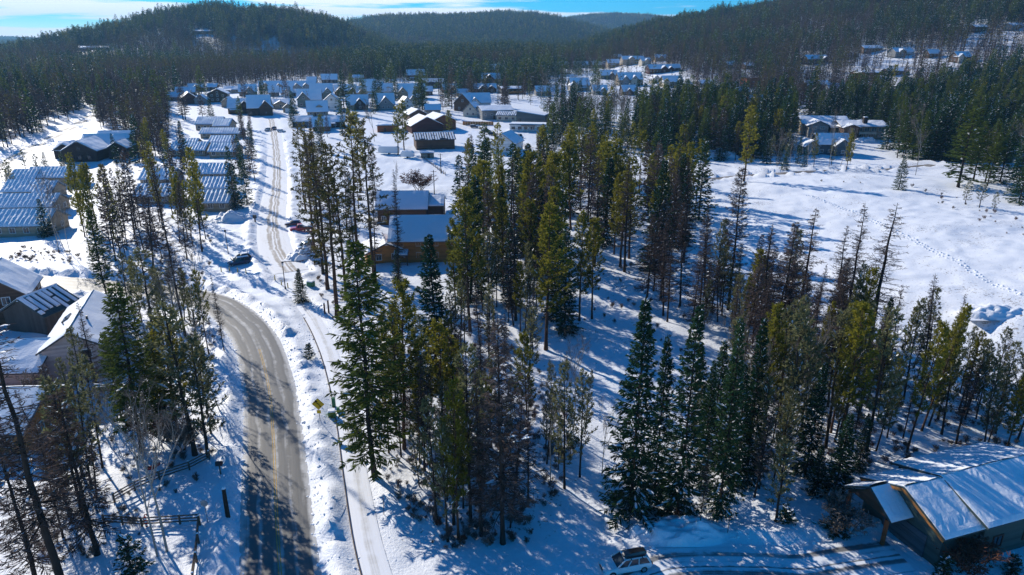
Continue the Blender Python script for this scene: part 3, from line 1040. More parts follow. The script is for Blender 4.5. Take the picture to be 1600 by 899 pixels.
def house(label, px, by, w_px, d=10.0, wh=3.0, pitch=40, ridge='x', yaw=0.0, wall='wall_tan', roof='roof_dark', snow='blanket', rows=1, gables=(), chim=None, garage=False,
          deck=False, dormer=False, cat='house', name='house', group=None, wins=True, trim='trim_white', **kw):
    if yaw == 0: yaw = 7 + (len(HOUSES) * 7) % 11
    o, w = place(px, by, w_px, d, R(yaw))
    root = empty(name, o, R(yaw), label, cat, group)
    small = w_px < 20
    if pitch >= 30: pitch += 3
    volume(root, 0, 0, w, d, wh, pitch, ridge, wall, roof, snow, rows=rows, trim=trim, wins=wins and not (small and rows == 1 and gables), **kw)
    rh = (d if ridge == 'x' else w) / 2 * math.tan(R(pitch))
    for g in gables:   # (x fraction, width m, forward m, height share, wall material or None)
        gx_, gw, gf, gs = g[:4]
        gwall = g[4] if len(g) > 4 and g[4] else wall
        p2 = g[5] if len(g) > 5 else pitch
        volume(root, gx_ * w, -d / 2 - gf / 2 + d * .22, gw, gf + d * .44, wh * gs, p2, 'y', gwall, roof, snow, rows=rows, trim=trim, over=.55, snow_th=.45, wins=wins, win_sides=True, skip_front=True)
    if dormer:
        volume(root, w * .1, -d * .22, min(3.4, w * .35), d * .3, wh + rh * .45, 30, 'y', wall, roof, snow, z0=wh, over=.3, wins=False, trim=trim)
    k_ = len(HOUSES)
    if chim is None and cat == 'house' and k_ % 5 in (0, 3) and not small: chim = (.22, -.28, .1, -.12)[k_ % 4]
    if cat == 'house' and ridge == 'x' and k_ % 3 == 1 and not small and not garage and not deck:      # lean-to porch along part of the front
        pw = min(w * .45, 6.0); px_ = -w * .2 if not gables or gables[0][0] > -.05 else w * .2
        T = Frame(px_, 0, 0, 0)
        m = MB(); slab(m, T, -pw / 2, pw / 2, -d / 2 - 2.2, 2.15, -d / 2 + .1, 2.75, .12); pr = m.build('porch_roof', roof, root)
        m = MB(); slab(m, T, -pw / 2 + .05, pw / 2 - .05, -d / 2 - 2.15, 2.3, -d / 2 + .05, 2.9, .22); m.build('snow', 'roof_snow', pr)
        for e in (-.46, 0, .46):
            m = MB(); m.box((px_ + pw * e, -d / 2 - 2.0, .9), (.16, .16, 2.6)); m.build('post', trim, root)
    if chim is not None:
        chimney(root, chim * w, d * .12, wh, wh + rh + 1.0)
    if ridge == 'x' and not garage:
        door(root, -w * .12, -d / 2 - .02, 1.0, 2.1, 'trim_brown')
    if garage:
        if ridge == 'y' or not gables:
            door(root, 0, -d / 2 - .03, min(4.8, w * .6), 2.4, garage if isinstance(garage, str) else 'trim_white', 'garage_door')
        else:
            g = gables[0]
            door(root, g[0] * w, -d / 2 - g[2] - .03, min(4.8, g[1] * .7), 2.4, garage if isinstance(garage, str) else 'trim_white', 'garage_door')
    if deck:
        m = MB(); m.box((w * .1, -d / 2 - 2, .9), (w * .7, 4, .2))
        for k in range(6): m.box((w * .1 - w * .34 + k * w * .68 / 5, -d / 2 - 3.9, .3), (.16, .16, 2.6))
        m.box((w * .1, -d / 2 - 3.9, 1.6), (w * .7, .12, .9))
        m.build('deck', deck if isinstance(deck, str) else 'wall_orange', root)
    HOUSES.append((o.x, o.y, max(w, d) * .62))
    return root


B, RB, GR = 'blanket', 'roof_blue', 'wall_grey'
VILL = 'houses of the village'
HT = [
    # left of the side street, near the end
    dict(label='maroon gabled barn with white roof at the head of the village, beside the bare lot', px=297, by=163, w_px=23, d=13, wh=3.6, pitch=34, ridge='y', yaw=28, wall='wall_maroon', wins=False),
    dict(label='two storey brown chalet with broad white gable behind the bare lot', px=341, by=160, w_px=30, d=11, wh=5.4, pitch=26, ridge='y', wall='wall_brown', rows=2),
    dict(label='low grey gabled house between the maroon barn and the brown chalet', px=314, by=163, w_px=18, d=8, wh=2.8, pitch=34, ridge='y', wall='wall_grey'),
    dict(label='grey green gabled house with blue shaded roof behind the brown chalet row', px=388, by=150, w_px=26, d=9, wh=3.2, pitch=42, wall='wall_greygreen', gables=[(.1, 6, 1, 1)]),
    dict(label='house with swept white gable roof under the first firs of the hill', px=306, by=143, w_px=22, d=8, wh=2.8, pitch=30, wall='wall_brown', gables=[(.1, 5, 1, 1.1)]),
    dict(label='low snow roofed bungalow just beyond the bare lot, blue wall side', px=272, by=158, w_px=22, d=8, wh=2.6, pitch=32, wall='wall_blueg'),
    dict(label='dark brown timber hall with tall roof facing down the snowy street', px=406, by=181, w_px=34, d=12, wh=4.6, pitch=44, wall='wall_dark', gables=[(.3, 7, 1.5, 1.0, 'wall_brown')], snow=(B, B), rows=1, trim='trim_brown'),
    dict(label='brown hall wing with white gable beside the timber hall', px=376, by=178, w_px=36, d=11, wh=3.4, pitch=38, wall='wall_brown', gables=[(.22, 8, 2, 1.1, 'wall_dark')], snow=(B, B), trim='trim_brown'),
    dict(label='tan gabled cottage peeking over the roof of the brown hall wing', px=356, by=168, w_px=18, d=8, wh=3, pitch=36, ridge='y', wall='wall_tan'),
    dict(label='low hip like white roofed bungalow right of the timber hall', px=439, by=170, w_px=27, d=11, wh=2.8, pitch=24, wall='wall_tan', gables=[(.0, 7, 1.5, 1, None, 26)]),
    dict(label='small white roofed garage just before the grey green two gable house', px=451, by=176, w_px=16, d=8, wh=2.6, pitch=34, ridge='y', wall='wall_tan', garage=True),
    dict(label='long tan bungalow in the row behind, with twin white gables', px=428, by=141, w_px=46, d=9, wh=2.9, pitch=36, wall='wall_tan', gables=[(-.25, 6, 1.2, 1), (.2, 5, 1.2, 1)]),
    dict(label='grey bungalow with two white gables below the dark firs', px=473, by=142, w_px=40, d=9, wh=3, pitch=38, wall='wall_grey', gables=[(-.2, 6, 1.2, 1), (.15, 6, 1.2, 1)]),
    dict(label='grey green two gable house facing the end of the street', px=484, by=167, w_px=36, d=11, wh=4.6, pitch=44, wall='wall_greygreen', rows=2, gables=[(-.22, 8, 2, 1)]),
    dict(label='blue roofed cottage with small flat dormer at the street corner', px=497, by=182, w_px=31, d=10, wh=2.8, pitch=44, wall='wall_tan', dormer=True),
    dict(label='broad blue roofed house with one tall gable behind the corner cottage', px=503, by=155, w_px=34, d=11, wh=4.2, pitch=44, wall='wall_greygreen', rows=1, gables=[(.28, 6, 1.5, 1)]),
    dict(label='white two storey gabled house with porch posts', px=519, by=172, w_px=27, d=10, wh=5.0, pitch=36, ridge='y', wall='wall_white', rows=2),
    dict(label='brown house with one white gable in the second row', px=541, by=150, w_px=34, d=9, wh=3.4, pitch=40, wall='wall_brown', gables=[(-.25, 6, 1.5, 1), (.3, 5, 1.2, .95)]),
    dict(label='tan house with blue roof and central dark gable dormer', px=559, by=172, w_px=33, d=10, wh=3.2, pitch=44, wall='wall_tan', gables=[(.12, 6.5, 1.0, 1.0, 'wall_dark')], chim=-.15),
    dict(label='cream gabled house with steep blue roof in the second row', px=586, by=152, w_px=25, d=10, wh=4.4, pitch=46, wall='wall_cream', rows=2, gables=[(.28, 5.5, 1.2, 1)]),
    dict(label='grey gabled house with wide blue roof before the tall larches', px=603, by=172, w_px=28, d=11, wh=3.6, pitch=44, wall='wall_grey', gables=[(.0, 8, 1.5, 1)]),
    dict(label='narrow cream house with white dormer between two blue roofs', px=606, by=152, w_px=16, d=9, wh=4.2, pitch=44, wall='wall_cream', dormer=True),
    dict(label='long brown and tan house with wide blue roof and two brown gables', px=643, by=155, w_px=42, d=11, wh=4.2, pitch=44, wall='wall_brown', rows=1, gables=[(-.3, 7, 2, 1, 'wall_tan'), (.32, 6.5, 1, 1.05)]),
    dict(label='small grey cottage crouched before the long blue roofed house', px=650, by=163, w_px=20, d=8, wh=2.8, pitch=42, ridge='x', wall='wall_greygreen', gables=[(-.2, 5, .8, 1)]),
    dict(label='tan shed roofed cottage with vivid blue roof above the barns', px=677, by=182, w_px=23, d=8, wh=3.6, pitch=30, wall='wall_tan'),
    dict(label='white fronted cottage with blue roof just left of the barns', px=637, by=170, w_px=18, d=9, wh=3.2, pitch=42, ridge='y', yaw=24, wall='wall_white'),
    dict(label='brown gabled house with blue roof beneath the tall orange trunk', px=723, by=174, w_px=30, d=11, wh=4.6, pitch=40, ridge='y', yaw=-22, wall='wall_brown', rows=2),
    dict(label='dark brown house with striped roof standing before the pines', px=676, by=138, w_px=37, d=10, wh=4.6, pitch=26, wall='wall_dark', snow=('strips', B), rows=1),
    dict(label='brown and cream house with blue roof left of the striped roof', px=651, by=126, w_px=28, d=10, wh=4.8, pitch=38, wall='wall_brown', rows=1, gables=[(.22, 5, 1, 1, 'wall_cream')]),
    dict(label='low blue roofed chalet hidden at the edge of the far pines', px=515, by=130, w_px=24, d=9, wh=3, pitch=40, wall='wall_dark'),
    dict(label='small blue roofed house behind the two gabled bungalow', px=487, by=134, w_px=14, d=8, wh=3, pitch=40, wall='wall_brown'),
    dict(label='white gabled cottage beside the grey workshop', px=735, by=183, w_px=24, d=9, wh=3.2, pitch=42, ridge='y', yaw=-16, wall='wall_cream'),
    dict(label='tall white house with blue roof behind the grey workshop', px=751, by=173, w_px=32, d=11, wh=4.8, pitch=40, wall='wall_white', rows=2, gables=[(-.28, 6, 1.5, 1)]),
    dict(label='dark chalet with deep gable on the village rise', px=768, by=131, w_px=30, d=10, wh=3.8, pitch=40, wall='wall_dark', gables=[(-.1, 8, 1.5, 1)], trim='trim_brown'),
    dict(label='blue roofed chalet above the dark chalet on the rise', px=773, by=113, w_px=26, d=9, wh=3.4, pitch=42, wall='wall_brown', gables=[(.2, 6, 1.2, 1)]),
    dict(label='low long house of blue and white roofs below the dark chalet', px=758, by=145, w_px=36, d=9, wh=2.8, pitch=34, wall='wall_brown', gables=[(-.1, 6, 1.5, 1), (.28, 6, 1.5, 1)]),
    dict(label='flat white roofed house with long orange deck', px=801, by=147, w_px=34, d=10, wh=3.6, pitch=16, wall='wall_dark', deck='wall_orange', glass='glass_teal'),
    dict(label='broad house with bright blue roof above the aspens', px=907, by=142, w_px=30, d=11, wh=4.2, pitch=40, wall='wall_grey', gables=[(-.35, 6, 1.5, 1, 'wall_cream')]),
    dict(label='long blue roofed house on the slope, first of its row', px=876, by=107, w_px=26, d=9, wh=3.2, pitch=38, wall='wall_brown', gables=[(.3, 4, .8, 1)]),
    dict(label='long blue roofed house with small white gable, second of its row', px=909, by=106, w_px=26, d=9, wh=3, pitch=38, wall='wall_tan', gables=[(-.1, 4, .8, 1)]),
    dict(label='tall tan house with blue roof on the slope above the dark pines', px=962, by=105, w_px=26, d=9, wh=4.4, pitch=38, wall='wall_tan', rows=2, gables=[(.3, 5, 1.5, 1, 'wall_cream')]),
    dict(label='green walled house with blue roof left of the tan twin gables', px=952, by=124, w_px=26, d=9, wh=3.6, pitch=40, wall='wall_green', gables=[(.15, 5, .8, 1)]),
    dict(label='tan twin gabled house with chimney on the slope', px=986, by=134, w_px=40, d=11, wh=4.8, pitch=42, wall='wall_tan', rows=2, gables=[(-.25, 6, 1.2, 1, 'wall_grey'), (.12, 6, 1.5, 1.05, 'wall_cream')]),
    dict(label='tall tan hillside villa with white fronted tower', px=990, by=101, w_px=36, d=10, wh=5.4, pitch=30, wall='wall_tan', rows=2, gables=[(-.1, 6, 1.5, 1.15)]),
    dict(label='small blue roofed villa with white gable at the top of the village', px=1033, by=96, w_px=18, d=8, wh=3.4, pitch=38, wall='wall_tan', gables=[(.0, 5, 1, 1)]),
    dict(label='maroon brown house with two bright white gables on the slope', px=1034, by=114, w_px=42, d=10, wh=3.6, pitch=32, wall='wall_maroon', gables=[(.08, 7, 1.5, 1), (.34, 5, 1.5, 1)]),
    dict(label='tiny blue roofed cabin right of the maroon brown house', px=1057, by=111, w_px=13, d=7, wh=2.8, pitch=38, wall='wall_brown'),
    dict(label='small cottage with blue and white roof among the lower pines', px=1026, by=130, w_px=14, d=7, wh=2.8, pitch=38, wall='wall_cream', ridge='y', yaw=20),
    dict(label='wide tan house with blue roof before the pine belt', px=1052, by=135, w_px=32, d=10, wh=3.6, pitch=38, wall='wall_tan', gables=[(-.38, 5, 1, 1, 'wall_cream'), (.3, 6, 1.2, .95)]),
    dict(label='white cottage with blue gable at the right end of the village', px=1073, by=141, w_px=17, d=8, wh=3, pitch=42, wall='wall_white', ridge='y', yaw=-20),
    dict(label='rust red modern tower house under tall larches', px=1176, by=137, w_px=24, d=9, wh=7.2, pitch=8, wall='wall_rust', rows=2, snow=None, winw=2.2, trim='trim_brown', roof='roof_brown'),
    dict(label='blue hip roofed cottage below the rust red tower house', px=1163, by=150, w_px=18, d=8, wh=2.8, pitch=36, wall='wall_brown'),
    dict(label='long rust walled chalet with blue roof above the pine belt', px=1193, by=168, w_px=44, d=10, wh=3.2, pitch=34, wall='wall_rust', gables=[(-.35, 6, 1.2, 1, 'wall_cream')], trim='trim_brown'),
    # right hillside
    dict(label='long brown hillside house with white gable above the stone mansions', px=1278, by=100, w_px=38, d=10, wh=4.2, pitch=30, wall='wall_dark', gables=[(.3, 6, 1.5, 1)]),
    dict(label='grey brown hillside house with pale roof among frosted pines', px=1278, by=143, w_px=40, d=11, wh=4.6, pitch=28, wall='wall_brown', rows=1),
    dict(label='blue roofed wing house beside the pale roofed hillside house', px=1309, by=147, w_px=30, d=9, wh=3.4, pitch=36, wall='wall_blueg'),
    dict(label='orange fronted hillside house with flat white roof', px=1357, by=124, w_px=40, d=10, wh=4.8, pitch=14, wall='wall_rust', gables=[(-.38, 6, 1.5, 1, 'wall_orange')], glass='glass_teal'),
    dict(label='hillside house with white roof behind the highest larch tops', px=1364, by=82, w_px=32, d=9, wh=3.6, pitch=26, wall='wall_brown'),
    dict(label='wide snow roofed lodge on the upper slope', px=1413, by=88, w_px=36, d=10, wh=3.6, pitch=30, wall='wall_grey', gables=[(-.2, 7, 1.5, 1)]),
    dict(label='lodge with bright blue roof and white gable wall on the upper slope', px=1506, by=97, w_px=26, d=9, wh=4.2, pitch=36, wall='wall_brown', gables=[(-.3, 5, 1.2, 1, 'wall_cream')]),
    dict(label='brown cabin highest on the wooded slope', px=1533, by=50, w_px=22, d=9, wh=4.2, pitch=22, wall='wall_brown', rows=1),
    dict(label='white roofed cabin at the edge of view on the wooded slope', px=1590, by=46, w_px=26, d=9, wh=3.2, pitch=24, wall='wall_grey'),
    # hilltop homes
    dict(label='wide white roofed lodge halfway up the wooded hill', px=316, by=54, w_px=28, d=11, wh=4.4, pitch=16, wall='wall_dark', wins=False),
    dict(label='hilltop house in the clearing below the summit', px=381, by=24, w_px=28, d=10, wh=4.0, pitch=24, wall='wall_brown', gables=[(.2, 7, 1, 1)], wins=False),
    dict(label='hill house with pale roof on the right shoulder of the hill', px=472, by=37, w_px=20, d=10, wh=4.0, pitch=20, wall='wall_brown', wins=False),
    dict(label='small hill house nearest the summit on its left flank', px=306, by=17, w_px=13, d=9, wh=3.6, pitch=24, wall='wall_brown', wins=False),
    dict(label='small white roofed hill house low on the left flank', px=221, by=51, w_px=14, d=9, wh=3.6, pitch=24, wall='wall_grey', wins=False),
    dict(label='row house with white roof in the clearing left of the hill foot', px=140, by=79, w_px=30, d=9, wh=3.4, pitch=24, wall='wall_grey', wins=False),
    dict(label='long white roofed house right end of the clearing by the hill foot', px=163, by=79, w_px=16, d=9, wh=3.4, pitch=24, wall='wall_brown', wins=False),
    # more of the village: low roofs between and behind the rows
    dict(label='low wide white roofed house at the kerb right of the street end', px=474, by=199, w_px=30, d=10, wh=2.8, pitch=24, wall='wall_blueg'),
    dict(label='dark house with plain white roof on the open snow below the cottages', px=524, by=200, w_px=30, d=10, wh=3.0, pitch=26, wall='wall_dark'),
    dict(label='tiny steep gabled shed on the open snow below the two gabled cottages', px=551, by=191, w_px=13, d=6, wh=2.2, pitch=44, ridge='y', wall='wall_grey'),
    dict(label='low blue roofed house between street end and dark plain roofed house', px=503, by=206, w_px=26, d=9, wh=2.6, pitch=36, wall='wall_brown'),
    dict(label='white and tan cottage in the back row behind the hip like bungalow', px=448, by=152, w_px=18, d=8, wh=3, pitch=38, wall='wall_white', gables=[(.1, 5, 1, 1)]),
    dict(label='long low snow roofed bungalow in the back row, grey walls', px=464, by=151, w_px=26, d=8, wh=2.6, pitch=28, wall='wall_grey'),
    dict(label='blue roofed cottage left of the back row bungalow', px=428, by=151, w_px=15, d=8, wh=3, pitch=42, wall='wall_blueg'),
    dict(label='low snowy bungalow behind the two storey brown chalet', px=362, by=146, w_px=24, d=8, wh=2.6, pitch=26, wall='wall_tan'),
    dict(label='brown cabin with white roof behind the low grey gabled house', px=331, by=142, w_px=15, d=7, wh=2.8, pitch=30, wall='wall_brown'),
    dict(label='long blue roof on the wood edge above the maroon barn', px=290, by=150, w_px=28, d=8, wh=2.6, pitch=36, wall='wall_brown'),
    dict(label='small tan house squeezed between the cream house and the brown house', px=566, by=152, w_px=16, d=8, wh=3.2, pitch=42, wall='wall_tan', gables=[(0, 4.5, 1, 1)]),
    dict(label='dark blue roofed house under the pines behind the cream house', px=577, by=138, w_px=20, d=8, wh=3, pitch=38, wall='wall_dark'),
    dict(label='pale house front glinting through the pines left of the striped roof', px=560, by=128, w_px=16, d=8, wh=3.4, pitch=28, wall='wall_cream'),
    dict(label='low brown house behind the long blue roofed house', px=664, by=149, w_px=24, d=8, wh=2.8, pitch=34, wall='wall_brown'),
    dict(label='blue roofed house among larches right of the striped roof', px=704, by=146, w_px=22, d=8, wh=3, pitch=38, wall='wall_brown', gables=[(.2, 5, 1, 1)]),
    dict(label='small snowy cabin between the larches above the brown gabled house', px=724, by=152, w_px=18, d=7, wh=2.6, pitch=34, wall='wall_tan'),
    dict(label='blue roofed chalet right of the upper rise chalet', px=802, by=116, w_px=26, d=9, wh=3.2, pitch=40, wall='wall_brown', gables=[(-.1, 5, 1, 1)]),
    dict(label='brown house with bright roof edge left of the dark rise chalet', px=737, by=122, w_px=20, d=8, wh=3, pitch=36, wall='wall_brown'),
    dict(label='grey house half sunk behind the snow streaked spruces', px=850, by=150, w_px=24, d=9, wh=3.2, pitch=34, wall='wall_grey'),
    dict(label='blue and white roofed house behind the leafless aspens', px=938, by=148, w_px=22, d=8, wh=3, pitch=38, wall='wall_grey', gables=[(.2, 4, .8, 1)]),
    dict(label='long blue roofed row house, third of its row on the slope', px=937, by=106, w_px=22, d=9, wh=3, pitch=38, wall='wall_tan'),
    dict(label='blue roofed house tucked below the tan twin gables', px=985, by=149, w_px=24, d=9, wh=2.8, pitch=38, wall='wall_brown', gables=[(-.1, 4, 1, 1)]),
    dict(label='narrow tan villa right of the white fronted tower', px=1010, by=102, w_px=16, d=8, wh=4.4, pitch=32, wall='wall_cream', gables=[(0, 5, 1, 1)]),
    dict(label='blue roofed cottage left of the tall tan hillside villa', px=966, by=93, w_px=12, d=7, wh=3, pitch=38, wall='wall_tan'),
    dict(label='low snowy house between the wide tan house and the tower house', px=1106, by=136, w_px=26, d=9, wh=2.6, pitch=26, wall='wall_grey'),
    dict(label='white roofed cabin under the larches above the tower house', px=1172, by=108, w_px=18, d=8, wh=3, pitch=26, wall='wall_brown'),
    dict(label='pale blue roofed cabin left of the white roofed larch cabin', px=1143, by=107, w_px=14, d=8, wh=3, pitch=34, wall='wall_blueg'),
    dict(label='white roofed lodge among trees below the upper slope lodge', px=1400, by=118, w_px=28, d=9, wh=3.2, pitch=24, wall='wall_brown'),
    dict(label='snowy low house in the trees right of the balcony villa', px=1405, by=155, w_px=34, d=9, wh=2.8, pitch=24, wall='wall_grey'),
    dict(label='blue roofed house at the upper slope between two lodges', px=1460, by=90, w_px=20, d=8, wh=3.2, pitch=36, wall='wall_brown'),
    # barns and workshops
    dict(label='low tan flat roofed store behind the big fir by the travel trailer', px=606, by=207, w_px=32, d=12, wh=3.2, pitch=6, wall='wall_rust', snow_th=.5, wins=False, cat='store', name='store_building'),
    dict(label='reddish brown barn with blue roof behind the striped one', px=694, by=204, w_px=40, d=16, wh=4.6, pitch=24, ridge='y', yaw=26, wall='wall_rust', wins=False, cat='barn', name='barn'),
    dict(label='large barn with maroon gable above a tan wall', px=668, by=208, w_px=50, d=16, wh=3.6, pitch=26, ridge='y', yaw=22, wall='wall_maroon', wins=False, cat='barn', name='barn'),
    dict(label='small snow roofed barn behind the maroon gable', px=654, by=190, w_px=28, d=13, wh=3.8, pitch=26, ridge='y', yaw=24, wall='wall_brown', wins=False, cat='barn', name='barn'),
    dict(label='long brown barn with white metal roof striped by shadows', px=681, by=234, w_px=60, d=12, wh=4.2, pitch=20, wall='wall_brown', wins=False, cat='barn', name='barn', ribs=True, snow=('strips', B)),
    dict(label='small white gabled house standing alone before the pines', px=785, by=240, w_px=40, d=12, wh=4.2, pitch=32, ridge='y', yaw=-18, wall='wall_white', snow=(B, B)),
    dict(label='grey workshop with snow covered low roof and row of small windows', px=778, by=187, w_px=50, d=16, wh=4.8, pitch=14, wall='wall_grey', rows=1, cat='workshop', name='workshop', sill=2.4, winh=.8),
]
for h_ in HT:
    house(group=VILL if 'name' not in h_ and h_['by'] > 85 else ('barns and stores of the village' if 'name' in h_ else 'houses on the wooded hills'), **h_)


# ---- rows of low condominiums with standing-seam roofs streaked by snow
def condo(label, px, by, w_px, d=11, wh=2.9, pitch=29, yaw=0, wall='wall_tan', steps=((0, 0, 1.0, 0),), sunny=False):
    o, w = place(px, by, w_px, d, R(yaw))
    root = empty('condo_building', o, R(yaw), label, 'condominium', 'low condominiums with streaked metal roofs')
    for (fx, fy, fw, up) in steps:
        volume(root, fx * w, fy, w * fw, d, wh + up, pitch, 'x', wall, 'roof_blue' if not sunny else 'roof_dark', ('ridged', B), over=.6, ribs=True, rows=1, winw=1.3)
    HOUSES.append((o.x, o.y, max(w * .55, d)))
    return root


condo('tan condo with two windows and blue streaked roof at the edge of view', 22, 371, 104, d=10, yaw=4)
condo('blue streaked roof condo one row behind the two window condo', 28, 338, 108, d=9, wh=2.6, yaw=4)
condo('stepped condo with blue streaked roof, middle of the far left rows', 36, 312, 80, d=9, wh=2.5, yaw=4, steps=((0, 0, .7, 0), (.42, -1, .3, -.3)))
condo('long stepped condo with blue streaked roof just before the dark chalet', 72, 292, 88, d=9, wh=2.6, yaw=5, steps=((.1, 0, .8, .5), (-.34, -1.5, .4, 0)))
condo('tan condo end with small window at the corner of the snowy street', 330, 331, 54, d=9, wh=2.6, yaw=2)
condo('streaked roof condo one row behind the tan street corner condo', 326, 307, 58, d=9, wh=2.5, yaw=2)
condo('streaked roof condo in the middle of the row along the street', 326, 284, 56, d=9, wh=2.5, yaw=2, steps=((.1, 0, .8, .3), (-.42, 2, .3, 0)))
condo('streaked roof condo half hidden by brown larches left of the street row', 240, 320, 56, d=9, wh=2.6, yaw=2)
condo('second streaked roof condo among the brown larches, farther up the row', 246, 292, 50, d=9, wh=2.5, yaw=2)
condo('streaked roof condo below the bare lot with dark skylight spots', 294, 245, 54, d=9, wh=2.6, yaw=0, steps=((0, 0, 1, 0), (-.3, 7, .6, .5)))
condo('streaked roof condo beside the street just below the bare lot condo', 348, 247, 40, d=9, wh=2.6, yaw=0)
condo('streaked roof condo tucked behind the street side condo', 346, 232, 36, d=8, wh=2.5, yaw=0)
condo('pale streaked roof condo with rust end panel below the timber halls', 332, 205, 56, d=10, wh=2.6, yaw=0, steps=((-.15, 2, .7, .6), (.28, -1, .42, 0)))
condo('flat white condo strip before the rust end panel condo', 345, 217, 62, d=7, wh=2.4, yaw=0)

# ---- dark chalet compound with blue roofs, by the lane
o, w = place(138, 252, 96, 20, R(8))
root = empty('chalet', o, R(8), 'dark timber chalet compound with several blue roofs by the shadowed lane', 'chalet')
volume(root, 2, 7, w * .72, 11, 4.6, 34, 'x', 'wall_dark', 'roof_blue', B, rows=1, trim='trim_brown')
volume(root, 3, 15, w * .58, 9, 5.6, 34, 'x', 'wall_dark', 'roof_blue', B, rows=1, trim='trim_brown', wins=False)
volume(root, -2, -4, 13, 16, 4.2, 30, 'y', 'wall_dark', 'roof_blue', B, rows=1, trim='trim_brown', skip_front=True)
volume(root, 10, 0, 7, 12, 4.4, 32, 'y', 'wall_dark', 'roof_blue', B, rows=1, trim='trim_brown', skip_front=True)
volume(root, -11, 1, 8, 10, 3.6, 32, 'y', 'wall_dark', 'roof_blue', B, rows=1, trim='trim_brown', skip_front=True)
volume(root, -w * .4, 1, 9, 9, 3.6, 30, 'x', 'wall_blueg', 'roof_blue', B, rows=1)
HOUSES.append((o.x, o.y, w * .55))

# ---- stone mansions on the right
o, w = place(1290, 214, 72, 14, R(-6))
root = empty('mansion', o, R(-6), 'large stone villa with hipped snowy roof and glazed front under the slope', 'villa', 'villas at the foot of the right slope')
volume(root, 0, 2, w * .95, 13, 6.0, 22, 'x', 'wall_tan', 'roof_dark', B, rows=2, over=.9, winw=1.8, glass='glass_teal')
volume(root, -w * .22, -4, 9, 13, 5.6, 24, 'y', 'wall_grey', 'roof_dark', B, rows=2, over=.9, winw=1.8, glass='glass_teal', skip_front=True)
volume(root, w * .3, -2, 10, 12, 4.6, 24, 'x', 'wall_tan', 'roof_dark', B, rows=1, over=.9, winw=1.6)
HOUSES.append((o.x, o.y, w * .6))
o, w = place(1350, 219, 72, 13, R(-4))
root = empty('mansion', o, R(-4), 'stone villa with chimney, glazed front and long pale balcony', 'villa', 'villas at the foot of the right slope')
volume(root, 0, 2, w * .9, 12, 6.0, 16, 'x', 'wall_tan', 'roof_brown', B, rows=2, over=1.2, winw=2.2, winh=1.7, glass='glass_teal', snow_th=.45)
volume(root, -w * .3, -3, 7, 8, 5.6, 20, 'y', 'wall_brown', 'roof_brown', B, rows=2, over=.8, winw=2, glass='glass_teal', skip_front=True)
chimney(root, w * .05, -1.5, 5, 9.8, 'wall_dark', 1.8)
m = MB(); m.box((-w * .08, -5.6, 2.75), (w * .62, 2.6, .28))
m.box((-w * .08, -6.8, 3.3), (w * .62, .1, .7)); m.build('balcony', 'wall_cream', root)
for k in range(4):
    m = MB(); m.box((-w * .36 + k * w * .19, -6.6, .9), (.5, .5, 3.4)); m.build('post', 'wall_tan', root)
HOUSES.append((o.x, o.y, w * .6))
o, w = place(1296, 244, 74, 11, R(-3))
root = empty('house', o, R(-3), 'slate gabled house with white windows before the stone villas', 'house', VILL)
volume(root, w * .12, 2, w * .66, 10, 4.4, 36, 'x', 'wall_slate', 'roof_dark', B, rows=1)
volume(root, w * .25, -2.5, 6, 7, 4.2, 38, 'y', 'wall_slate', 'roof_dark', B, rows=2, skip_front=True)
volume(root, -w * .36, 0, w * .3, 10, 3.6, 38, 'y', 'wall_grey', 'roof_dark', B, rows=1, skip_front=True)
HOUSES.append((o.x, o.y, w * .6))

# ---- dark modern building with slanted parapet, low white forecourt block
o, w = place(829, 198, 46, 12, R(-14))
root = empty('modern_building', o, R(-14), 'dark slate modern building with slanting roof edge', 'building')
m = MB()
hh0, hh1 = 7.6, 5.6
m.add([(-w / 2, -6, -.8), (w / 2, -6, -.8), (w / 2, 6, -.8), (-w / 2, 6, -.8), (-w / 2, -6, hh0), (w / 2, -6, hh1), (w / 2, 6, hh1), (-w / 2, 6, hh0)],
      [(3, 2, 1, 0), (4, 5, 6, 7), (0, 1, 5, 4), (1, 2, 6, 5), (2, 3, 7, 6), (3, 0, 4, 7)])
m.build('wall', 'wall_slate', root)
m = MB(); m.add([(-w / 2 + .2, -5.8, hh0 + .004), (w / 2 - .2, -5.8, hh1 + .004), (w / 2 - .2, 5.8, hh1 + .004), (-w / 2 + .2, 5.8, hh0 + .004), (-w / 2 + .4, -5.5, hh0 + .35), (w / 2 - .4, -5.5, hh1 + .35), (w / 2 - .4, 5.5, hh1 + .35), (-w / 2 + .4, 5.5, hh0 + .35)],
             [(4, 5, 6, 7), (0, 1, 5, 4), (1, 2, 6, 5), (2, 3, 7, 6), (3, 0, 4, 7)])
m.build('snow', 'roof_snow', root)
door(root, w * .1, -6.03, 1.1, 2.2, 'trim_white')
m = MB(); m.box((-w * .38, -6.03, 2.2), (1.6, .1, 3.4)); m.build('window', 'glass', root)
HOUSES.append((o.x, o.y, 14))
o, w = place(832, 206, 72, 8, R(-8))
root = empty('store_building', o, R(-8), 'long low white block with snowy flat roof before the slate modern building', 'building')
m = MB(); m.box((0, 0, 1.2), (w, 8, 4.0)); m.build('wall', 'wall_white', root)
m = MB(); m.box((0, 0, 3.3), (w + .6, 8.6, .25)); ro = m.build('roof', 'roof_dark', root)
m = MB(); m.box((0, 0, 3.62), (w + .3, 8.2, .42), taper=.98); m.build('snow', 'roof_snow', ro)
for k in range(7):
    f = MB(); f.box((-w * .42 + k * w * .14, -4.02, 1.6), (2.2, .12, 1.6)); fo = f.build('window', 'trim_white', root)
    g = MB(); g.box((-w * .42 + k * w * .14, -4.09, 1.6), (1.9, .06, 1.3)); g.build('pane', 'glass', fo)
